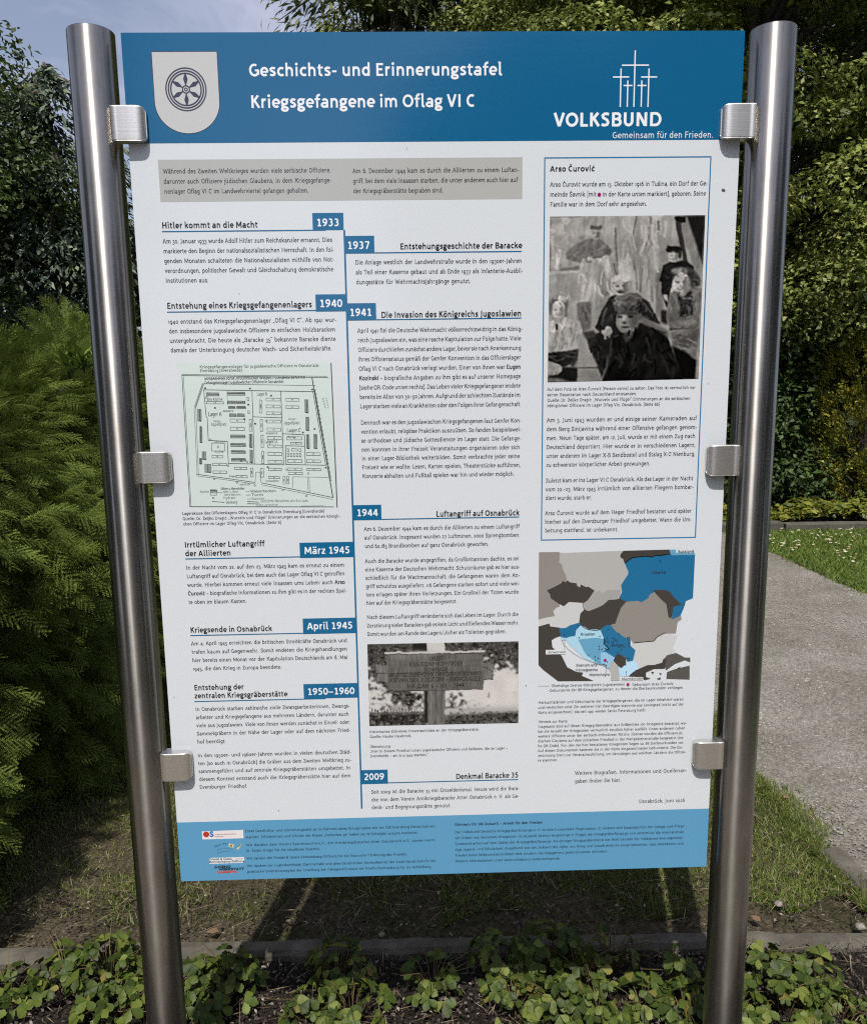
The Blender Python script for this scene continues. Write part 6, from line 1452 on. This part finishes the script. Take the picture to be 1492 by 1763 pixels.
temps = [spray_template(g, 0.17 + 0.05 * k / 5, 12 + k % 3, 10) for k in range(6)]
prof = np.array([(-1.47, 0.03), (-1.42, 0.18), (-1.36, 0.42), (-1.31, 0.75), (-1.30, 1.0), (-1.33, 1.22), (-1.40, 1.40), (-1.54, 1.53), (-1.8, 1.60), (-2.5, 1.60)])
seg = np.linalg.norm(np.diff(prof, axis=0), axis=1); cum = np.concatenate([[0], np.cumsum(seg)])
def hedge_surface(y, s):
    s = np.clip(s, 0, cum[-1] - 1e-4)
    i = np.searchsorted(cum, s, 'right') - 1; t = (s - cum[i]) / seg[i]
    p = prof[i] * (1 - t)[:, None] + prof[i + 1] * t[:, None]
    d = unit(prof[i + 1] - prof[i]); nx, nz = d[:, 1], -d[:, 0]
    lump = 0.24 * (smooth_noise(y, s, 72, 1.9) - .5) + 0.26 * (smooth_noise(y * .8, s * 1.3, 73, 4.6) - .5)
    return np.stack([p[:, 0] + nx * lump - 0.24 * np.clip(1.15 - y, 0, .9), y, p[:, 1] + nz * lump + 0.05 * (smooth_noise(y, y * 0, 75, 1.3) - .5)], 1), np.stack([nx, 0 * nx, nz], 1)
hedge = empty('conifer_hedge', (-2.2, 1.8, 0), 'tall feathery dark green conifer hedge at the left of the board', 'hedge')
nb_ = 980
yb = 0.2 + 4.3 * g.random(nb_) ** 1.1; sb_ = 0.05 + (cum[-1] - .5) * g.random(nb_)
Pb, Nb = hedge_surface(yb, sb_)
Pb = Pb - Nb * (0.10 + 0.06 * g.random(nb_))[:, None]
Db = unit(Nb * .75 + np.stack([g.normal(size=nb_) * .22, -.30 + g.normal(size=nb_) * .42, -.22 + g.normal(size=nb_) * .22], 1))
Ub = unit(Nb * .35 + np.stack([g.normal(size=nb_) * .2, -.35 + g.normal(size=nb_) * .25, np.full(nb_, .62)], 1)); Ub = unit(Ub - Db * (Ub * Db).sum(1, keepdims=True)); Sb = np.cross(Ub, Db)
per_b = 14
ib = np.repeat(np.arange(nb_), per_b); ns = len(ib)
t_ = g.random(ns); lat = g.normal(size=ns) * (.035 + .05 * t_); size_b = (.8 + .5 * g.random(nb_))[ib]
P = Pb[ib] + (Db[ib] * (0.24 * t_)[:, None] + Sb[ib] * lat[:, None] + np.array([0, 0, -1.0]) * (0.07 * t_ ** 2)[:, None] + Ub[ib] * (.02 * g.normal(size=ns))[:, None]) * size_b[:, None]
out = unit(Db[ib] + Sb[ib] * (lat * 9 + g.normal(size=ns) * .3)[:, None] + np.array([0, 0, -1.0]) * (.30 * t_ + .15 * g.normal(size=ns))[:, None])
nv = unit(Ub[ib] + g.normal(size=(ns, 3)) * .22); nv = unit(nv - out * (nv * out).sum(1, keepdims=True))
side = np.cross(nv, out); upv = nv
V = []
for k in range(6):
    ix = np.where(np.arange(ns) % 6 == k)[0]
    T = temps[k].reshape(-1, 3)
    sc = (0.42 + 0.38 * g.random(len(ix)))
    V.append((P[ix][:, None, :] + sc[:, None, None] * (T[None, :, 0:1] * out[ix][:, None, :] + T[None, :, 1:2] * side[ix][:, None, :] + T[None, :, 2:3] * upv[ix][:, None, :])).reshape(-1, 3))
V = np.concatenate(V) - np.array([-2.2, 1.8, 0])
link('foliage', np_mesh(V, np.arange(len(V)).reshape(-1, 3)), yew_m, hedge)
# solid dark sheet standing in for the shade inside the hedge
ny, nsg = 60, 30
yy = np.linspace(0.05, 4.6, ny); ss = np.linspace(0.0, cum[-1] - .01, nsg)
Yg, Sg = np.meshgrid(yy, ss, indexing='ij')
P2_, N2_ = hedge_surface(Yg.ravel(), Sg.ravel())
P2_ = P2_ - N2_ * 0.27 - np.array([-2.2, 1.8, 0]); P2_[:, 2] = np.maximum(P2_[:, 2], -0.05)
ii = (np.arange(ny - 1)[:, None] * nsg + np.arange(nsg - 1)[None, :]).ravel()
link('core_shade_sheet', np_mesh(P2_, np.stack([ii, ii + 1, ii + nsg + 1, ii + nsg], 1)), twig_core_m, hedge, True)
# broad-leaved shoots standing out of the hedge top
shoot_m = leaf_mat('shoot_leaves', [(0.0, (0.07, 0.12, 0.02)), (0.6, (0.12, 0.18, 0.03)), (1.0, (0.19, 0.25, 0.05))], 0.35, 0.38, 6.0)
def shoot(label, px, py, dist, h, seed, n=30, ls=0.075):
    g = np.random.default_rng(seed)
    d = ray(px, py); q = CAM + d * (dist / d.y)
    root = empty('cherry_laurel_shoot', (q.x, q.y, q.z - h), label, 'shoot', 'leafy shoots above the hedge')
    mb = MB(); P, A, N = [], [], []
    for k in range(3):
        dx, dy = g.normal() * .05, g.normal() * .05
        top = Vector((dx, dy, h * (1 - .18 * k)))
        mb.tube([(0, 0, -0.25), top * .5 + Vector((dx * .3, 0, 0)), top], [.005, .004, .002], 5)
        for i in range(n // 3):
            t = 0.35 + .65 * i / (n // 3); a = i * 2.4 + k
            P.append(tuple(top * t)); A.append((math.cos(a), math.sin(a), .25 + .9 * t)); N.append((-math.cos(a) * .5, -math.sin(a) * .5, 1))
    s = ls * (.7 + .5 * g.random(len(P))); v, f = leaf_quads(np.array(P), np.array(A), np.array(N), s, s * .34, .2)
    link('leaves', np_mesh(v, f), shoot_m, root); mb.build('stem', twig_core_m, root, True)
shoot('leafy shoot above the hedge at the left edge', 30, 588, 3.7, 0.16, 81, 36, .09)
shoot('leafy shoot above the hedge close left of the left post', 128, 600, 3.5, 0.14, 82, 48, .095)
shoot('leafy shoot above the hedge between left post and board', 240, 624, 3.9, 0.15, 83)
shoot('low leafy shoot above the hedge left of the tallest shoot', 78, 622, 3.6, 0.12, 84)

# ------------------------------------------------------------------ grass
grass_m = leaf_mat('grass_blades', [(0.0, (0.086, 0.127, 0.023)), (0.6, (0.150, 0.196, 0.040)), (0.85, (0.218, 0.242, 0.069)), (1.0, (0.345, 0.287, 0.150))], 0.3, 0.5, 2.2)
def blades(n, x, y, z, hgt, wid, g, lean=0.6):
    a = g.random(n) * 2 * np.pi; b = g.random(n) * 2 * np.pi
    l = hgt * (.5 + .8 * g.random(n)); ln2 = lean * g.random(n) ** .7
    D = np.stack([np.cos(a) * ln2, np.sin(a) * ln2, np.sqrt(np.maximum(1 - ln2 ** 2, .05))], 1) * l[:, None]
    B = np.stack([np.cos(b), np.sin(b), np.zeros(n)], 1) * (wid * (.6 + .8 * g.random(n)))[:, None] * .5
    P = np.stack([x, y, z], 1)
    M_ = P + D * .6; T = P + D * np.array([1.35, 1.35, .92])
    v = np.stack([P - B, P + B, M_ + B * .8, T, M_ - B * .8], 1).reshape(-1, 3)
    k = np.arange(n)[:, None] * 5
    return v, np.concatenate([k + np.array([[0, 1, 2, 4]]), k + np.array([[4, 2, 3, 3]])], 0)
def tri_fix(v, f):
    # quads plus tip triangles given as quads with a repeated corner -> split into triangles
    a = f[:, [0, 1, 2]]; b = f[:, [0, 2, 3]]
    b = b[b[:, 1] != b[:, 2]]
    return v, np.concatenate([a, b])
g = np.random.default_rng(91)
n = 270000
x = -1.75 + 3.0 * g.random(n); y = 0.50 + 3.6 * g.random(n) ** 1.5
den = smooth_noise(x, y, 92, 4.5) * .55 + smooth_noise(x, y, 93, 13) * .45 + np.clip((y - .62) * 0.55, -.18, .42) + np.clip((x - .5) * .35, 0, .3) + .30 * (x < -.75) * (y > .70) - 0.22 * (x < -.2) * (y < .80)
k = (g.random(n) < np.clip((den - .27) * 2.4, 0.05, 1)) & (x < 1.20 + 0.05 * g.random(n)) & (y > .52 + .10 * smooth_noise(x, y * 0, 94, 8))
x, y = x[k], y[k]; n = len(x)
hh = 0.013 + 0.021 * smooth_noise(x, y, 95, 6)
v, f = tri_fix(*blades(n, x, y, np.zeros(n), hh, np.full(n, .0026), g, .85))
tag(link('grass', np_mesh(v, f), grass_m), 'short patchy grass behind and below the board', 'grass', kind='stuff')
n = 120000
y = 2.9 + 3.2 * g.random(n); x = 2.85 + 5.2 * g.random(n)
lim = path_edge(np.full(n, 3.0), y)[0] + 0.03 * g.normal(size=n)
k = x > lim; x, y = x[k], y[k]; n = len(x)
v, f = tri_fix(*blades(n, x, y, np.full(n, -0.01), np.full(n, .045), np.full(n, .007), g, .8))
lawn_m = leaf_mat('lawn_blades', [(0.0, (0.090, 0.138, 0.025)), (0.6, (0.138, 0.203, 0.035)), (1.0, (0.212, 0.268, 0.057))], 0.3, 0.5, 1.5)
tag(link('lawn_grass', np_mesh(v, f), lawn_m), 'mown lawn on the far side of the gravel path', 'grass', kind='stuff')
n = 9000
y = .55 + 3.2 * g.random(n) ** 1.4; x = 1.19 + .13 * np.abs(g.normal(size=n)) * smooth_noise(y, y * 0, 98, 5) * 1.4
v, f = tri_fix(*blades(n, x, y, np.full(n, .002), np.full(n, .032), np.full(n, .0032), g, .9))
tag(link('edge_grass', np_mesh(v, f), grass_m), 'ragged grass creeping onto the edge of the gravel path', 'grass', kind='stuff')
# daisies in the lawn
dm, t, p = new_mat('daisy_petals'); p.inputs['Base Color'].default_value = (0.80, 0.80, 0.76, 1)
ym, t, p = new_mat('daisy_eye'); p.inputs['Base Color'].default_value = (0.6, 0.38, 0.03, 1)
mb = MB(); c0 = len(mb.v)
for i in range(11):
    a = i * 2 * math.pi / 11; a0, a1 = a - .2, a + .2
    mb.add([(0, 0, .058), (.013 * math.cos(a0), .013 * math.sin(a0), .060), (.019 * math.cos(a), .019 * math.sin(a), .062), (.013 * math.cos(a1), .013 * math.sin(a1), .060)], [(0, 1, 2, 3)])
mb.tube([(0, 0, -.01), (0.004, 0, .056)], [.0012, .001], 4)
mb.tube([(0, 0, .057), (0, 0, .064)], [.006, .004], 8)
dme = py_mesh(mb.v, mb.f)
dme.materials.append(dm); dme.materials.append(ym); dme.materials.append(lawn_m)
for i, pl_ in enumerate(dme.polygons): pl_.material_index = 0 if i < 11 else (2 if i < 17 else 1)
first = None
for i in range(170):
    yy_ = 3.7 + 2.35 * g.random() ** .8
    lo = float(path_edge(np.array([3.0]), np.array([yy_]))[0][0]) + .08
    xx_ = lo + (0.55 * (yy_ + 1.46) - lo + .1) * g.random()
    if smooth_noise(np.array([xx_]), np.array([yy_]), 97, 1.7)[0] < .22: continue
    if first is None: o = first = link('daisy', dme, None)
    else: o = first.copy(); COL.objects.link(o)
    sc = .38 + .38 * g.random()
    o.location = (xx_, yy_, -.01); o.scale = (sc, sc, .8 + .3 * g.random()); o.rotation_euler = (R(-20 + 25 * g.random()), R(10 * g.normal()), g.random() * 6)
    tag(o, 'small white daisy in the lawn beyond the gravel path', 'daisy', 'daisies scattered over the lawn')

# ------------------------------------------------------------------ litter on the soil: bark chips, straws, stones
chip_m = leaf_mat('bark_chips', [(0.0, (0.021, 0.016, 0.012)), (0.6, (0.065, 0.052, 0.042)), (0.92, (0.143, 0.117, 0.098)), (1.0, (0.338, 0.299, 0.260))], 0.0, 0.8, 6.0, 0.2)
n = 26000
x = -1.6 + 2.8 * g.random(n); y = -.1 + .82 * g.random(n)
k = (y < .40) | ((y > .475) & (g.random(n) < .45)); x, y = x[k], y[k]; n = len(x)
P = np.stack([x, y, 0.014 + 0.016 * g.random(n)], 1); N = unit(g.normal(size=(n, 3)) * .55 + np.array([0, 0, 1])); A = unit(g.normal(size=(n, 3)) * np.array([1, 1, .35]))
s = 0.005 + 0.011 * g.random(n) ** 2; v, f = leaf_quads(P, A, N, s, s * (.3 + .4 * g.random(n)), .3)
tag(link('bark_mulch', np_mesh(v, f), chip_m), 'dark bark chips and crumbs covering the planting bed', 'mulch', kind='stuff')
straw_m = leaf_mat('dry_straw', [(0.0, (0.12, 0.085, 0.05)), (1.0, (0.30, 0.24, 0.16))], 0.1, 0.7, 5.0)
n = 1300
x = -1.5 + 2.7 * g.random(n); y = .02 + 1.2 * g.random(n) ** 1.3
a = g.random(n) * 6.28; ls = .03 + .07 * g.random(n) ** 2
P = np.stack([x, y, .022 + .012 * g.random(n)], 1); A = np.stack([np.cos(a), np.sin(a), g.normal(size=n) * .18], 1)
v, f = leaf_quads(P, A, np.tile([0, 0, 1.], (n, 1)), ls, np.full(n, .0022), .1)
tag(link('dry_straw', np_mesh(v, f), straw_m), 'thin dry straws lying on soil and turf', 'straw', kind='stuff')
grav2 = leaf_mat('gravel_stones', [(0.0, (0.19, 0.17, 0.145)), (0.6, (0.27, 0.25, 0.22)), (1.0, (0.36, 0.34, 0.31))], 0, 0.85, 3.0, .2)
n = 26000
y = .3 + 4.2 * g.random(n) ** 1.6; x = 1.20 + 1.9 * g.random(n)
k = x > 1.215 + .03 * g.normal(size=n); x, y = x[k], y[k]; n = len(x)
b = np.array([(1, 0, 0), (0, 1, 0), (-1, 0, 0), (0, -1, 0), (0, 0, 1.0)]); sc = (.0018 + .0045 * g.random(n) ** 2.5)[:, None] * (.7 + .6 * g.random((n, 3))) * np.array([1, 1, .7])
v = (np.stack([x, y, np.full(n, .003)], 1)[:, None] + b[None] * sc[:, None] + g.normal(size=(n, 5, 3)) * .0006).reshape(-1, 3)
f = (np.arange(n)[:, None, None] * 5 + np.array([[0, 1, 4], [1, 2, 4], [2, 3, 4], [3, 0, 4]])[None]).reshape(-1, 3)
tag(link('loose_gravel', np_mesh(v, f), grav2), 'small loose stones of the gravel path', 'gravel', kind='stuff')

# ------------------------------------------------------------------ the leafy plants of the bed
plant_m = leaf_mat('plant_leaves', [(0.0, (0.032, 0.054, 0.009)), (0.45, (0.064, 0.098, 0.015)), (0.75, (0.111, 0.145, 0.024)), (0.94, (0.178, 0.212, 0.043)), (1.0, (0.204, 0.136, 0.043))], 0.3, 0.52, 14.0, 0.3)
stalk_m = leaf_mat('plant_stalks', [(0.0, (0.08, 0.08, 0.025)), (1.0, (0.16, 0.10, 0.05))], 0.1, 0.5, 8.0)
def leaflet(g):
    """rounded toothed leaflet along +x, unit length: rim fan on a folded midrib"""
    rim = [(0.0, 0.0), (.18, .10), (.38, .22), (.50, .31), (.55, .27), (.70, .37), (.75, .30), (.87, .28), (.90, .17), (1.0, .09), (1.0, 0.0)]
    top = [(x, w, 0.10 * w * 2 - .22 * x * x + .02 * math.sin(x * 17)) for x, w in rim]
    mid = [(x, 0.0, -.22 * x * x - .02) for x in (0, .18, .38, .50, .56, .70, .76, .88, .91, 1.0, 1.0)]
    v = mid + top + [(x, -y, z) for x, y, z in top]
    m = len(mid); f = []
    for i in range(m - 1):
        f += [(i, i + 1, m + i + 1, m + i), (i, 2 * m + i, 2 * m + i + 1, i + 1)]
    return np.array(v), np.array(f)
LV, LF = leaflet(g)
def plant(label, px, py, rad, h, n, seed, size=0.0275, stalky=0.0):
    g = np.random.default_rng(seed)
    gx, gy = on_ground(px, py)
    root = empty('leafy_plant', (gx, gy, 0.0), label, 'plant', 'leafy ground-cover plants in the bed')
    mb = MB(); V, F, b = [], [], 0
    n = int(n * .92); h *= .88
    for i in range(n):
        a = g.random() * 2 * math.pi; rr = rad * g.random() ** .55
        hz = h * (1 - .55 * (rr / rad) ** 2) * (.55 + .5 * g.random())
        tip = np.array([rr * math.cos(a), rr * math.sin(a), max(hz, .02)])
        if i % 2 == 0:
            st_ = np.array([tip[0] * .25, tip[1] * .25, -.01])
            mb.tube([st_, (st_ + tip) / 2 + np.array([-.1 * tip[0], -.1 * tip[1], .012]), tip], [.0016, .0013, .0010], 4, False)
        s = size * (.5 + .8 * g.random()); yaw0 = a + g.normal() * .6
        tilt = 0.2 + .9 * g.random()
        nrm = unit(np.array([math.cos(a) * tilt * rr / rad, math.sin(a) * tilt * rr / rad - .25, 1.0]) + g.normal(size=3) * .34)
        for q in (-1.15, 0, 1.15):
            yw = yaw0 + q
            ax = np.array([math.cos(yw), math.sin(yw), 0]); ax = ax - nrm * (ax @ nrm); ax /= np.linalg.norm(ax); bx = np.cross(nrm, ax)
            ss = s * (1.0 if q == 0 else .88)
            V.append(tip + ss * (LV[:, 0:1] * ax + LV[:, 1:2] * bx * 1.05 + LV[:, 2:3] * nrm * (.7 + .6 * g.random()))); F.append(LF + b); b += len(LV)
    for i in range(int(stalky)):
        a = g.random() * 6.28; t = np.array([.10 * math.cos(a), .10 * math.sin(a), h * (.6 + .7 * g.random())])
        mb.tube([(0, 0, 0), t * np.array([.4, .4, .75]), t], [.0016, .0013, .0008], 4, False)
    o = link('leaves', np_mesh(np.concatenate(V), np.concatenate(F)), plant_m, root, True)
    mb.build('stalks', stalk_m, root, True)
PLANTS = [
 ('leafy plant at the lower left corner of the bed', 18, 1735, .10, .11, 46), ('leafy plant left of the left post, nearer the hedge', 118, 1705, .10, .12, 44), ('leafy plant close beside the left post at its left', 190, 1700, .10, .15, 56),
 ('leafy plant left of the left post, lowest in view', 205, 1752, .10, .11, 50), ('leafy plant just right of the left post', 335, 1722, .075, .12, 46), ('leafy plant between left post and the sunlit streak', 395, 1715, .085, .13, 54), ('leafy plant right of the left post, nearest in view', 330, 1768, .08, .08, 34),
 ('low shaded leafy plant on the edging stone below the board logos', 585, 1692, .08, .12, 36), ('sunlit leafy plant below the left third of the board, left one', 535, 1766, .065, .12, 34), ('sunlit leafy plant below the left third of the board, right one', 605, 1758, .085, .11, 52),
 ('thin stalky plant in shade below the middle of the board', 745, 1712, .08, .10, 22), ('tall shaded leafy plant below the middle of the board', 862, 1690, .09, .15, 50), ('broad shaded leafy plant right of the middle of the board', 945, 1686, .10, .16, 66), ('shaded leafy plant beside the bare stalks', 1000, 1704, .07, .12, 34),
 ('half sunlit leafy plant below the board, first from its middle', 885, 1752, .075, .11, 36), ('half sunlit leafy plant below the board, second from its middle', 960, 1758, .085, .12, 44), ('half sunlit leafy plant below the board, third from its middle', 1030, 1764, .08, .12, 38),
 ('sparse plant with tall bare stalks near the right post', 1052, 1676, .07, .17, 14), ('low leafy plant left of the right post, in the sun', 1105, 1748, .075, .10, 34), ('single-stemmed leafy plant standing in the sun streak by the right post', 1160, 1700, .05, .14, 16), ('leafy plant touching the right post at its left', 1178, 1760, .07, .10, 38),
 ('leafy plant touching the right post at its right', 1255, 1752, .085, .11, 48), ('small leafy plant by the stone right of the right post', 1320, 1682, .07, .09, 34), ('leafy plant with mixed light leaves right of the right post', 1345, 1742, .085, .11, 42), ('sprawling leafy plant near the flat stone', 1398, 1708, .08, .11, 42), ('leafy plant at the lower right corner of the bed', 1440, 1768, .09, .09, 44)]
for i, (lb, px, py, r_, h_, n_) in enumerate(PLANTS):
    plant(lb, px, py, r_, h_, n_, 200 + i, stalky=14 if 'stalk' in lb else 3)
# dead leaves and pebbles
dl_m = leaf_mat('dead_leaf', [(0.0, (0.12, 0.07, 0.04)), (1.0, (0.26, 0.17, 0.10))], 0.15, 0.7, 20.0)
for i, (px, py, s_, lb) in enumerate(((355, 1622, .034, 'reddish dead leaf on worn turf right of the left post'), (560, 1736, .040, 'curled dead leaf on dark soil below the board'), (1462, 1722, .042, 'pale brown dead leaf at the right edge of the bed'), (1128, 1722, .036, 'brown dead leaf among plants left of the right post'), (1290, 1592, .030, 'small dead leaf on the soil right of the right post'), (1345, 1385, .026, 'dead leaf lying at the turf edge by the gravel'))):
    gx, gy = on_ground(px, py)
    o = link('dead_leaf', np_mesh(LV * s_, LF), dl_m, None, True); o.location = (gx, gy, .022 + s_ * .2); o.rotation_euler = (.15 * (i % 3), -.3 + .2 * (i % 2), i * 1.3)
    tag(o, lb, 'dead leaf', 'dead leaves on the ground')
peb_m = stone_mat('pebble_stone', (0.16, 0.14, 0.12), (0.34, 0.31, 0.28))
for i, (px, py, s_, lb) in enumerate(((658, 1622, .011, 'pale pebble in the board shadow behind the edging stone'), (745, 1634, .009, 'small pebble in the board shadow near the middle'), (1338, 1568, .013, 'pale pebble on soil right of the right post'), (1480, 1608, .016, 'larger pebble near the right edge'), (846, 1630, .008, 'tiny pebble in the board shadow right of the middle'), (1232, 1634, .014, 'pebble beside the right post'))):
    gx, gy = on_ground(px, py); r = np.random.default_rng(300 + i)
    mb = MB(); vs, fs = [], []
    for a in range(5):
        th_ = math.pi * a / 4
        for b_ in range(8):
            q = 1 + .18 * r.normal(); vs.append((s_ * q * math.sin(th_) * math.cos(b_ * .785), s_ * .8 * q * math.sin(th_) * math.sin(b_ * .785), s_ * .6 * math.cos(th_)))
    for a in range(4):
        for b_ in range(8): fs.append((a * 8 + b_, (a + 1) * 8 + b_, (a + 1) * 8 + (b_ + 1) % 8, a * 8 + (b_ + 1) % 8))
    mb.add(vs, fs); o = mb.build('pebble', peb_m, None, True); o.location = (gx, gy, .022); tag(o, lb, 'pebble', 'pebbles on the ground')
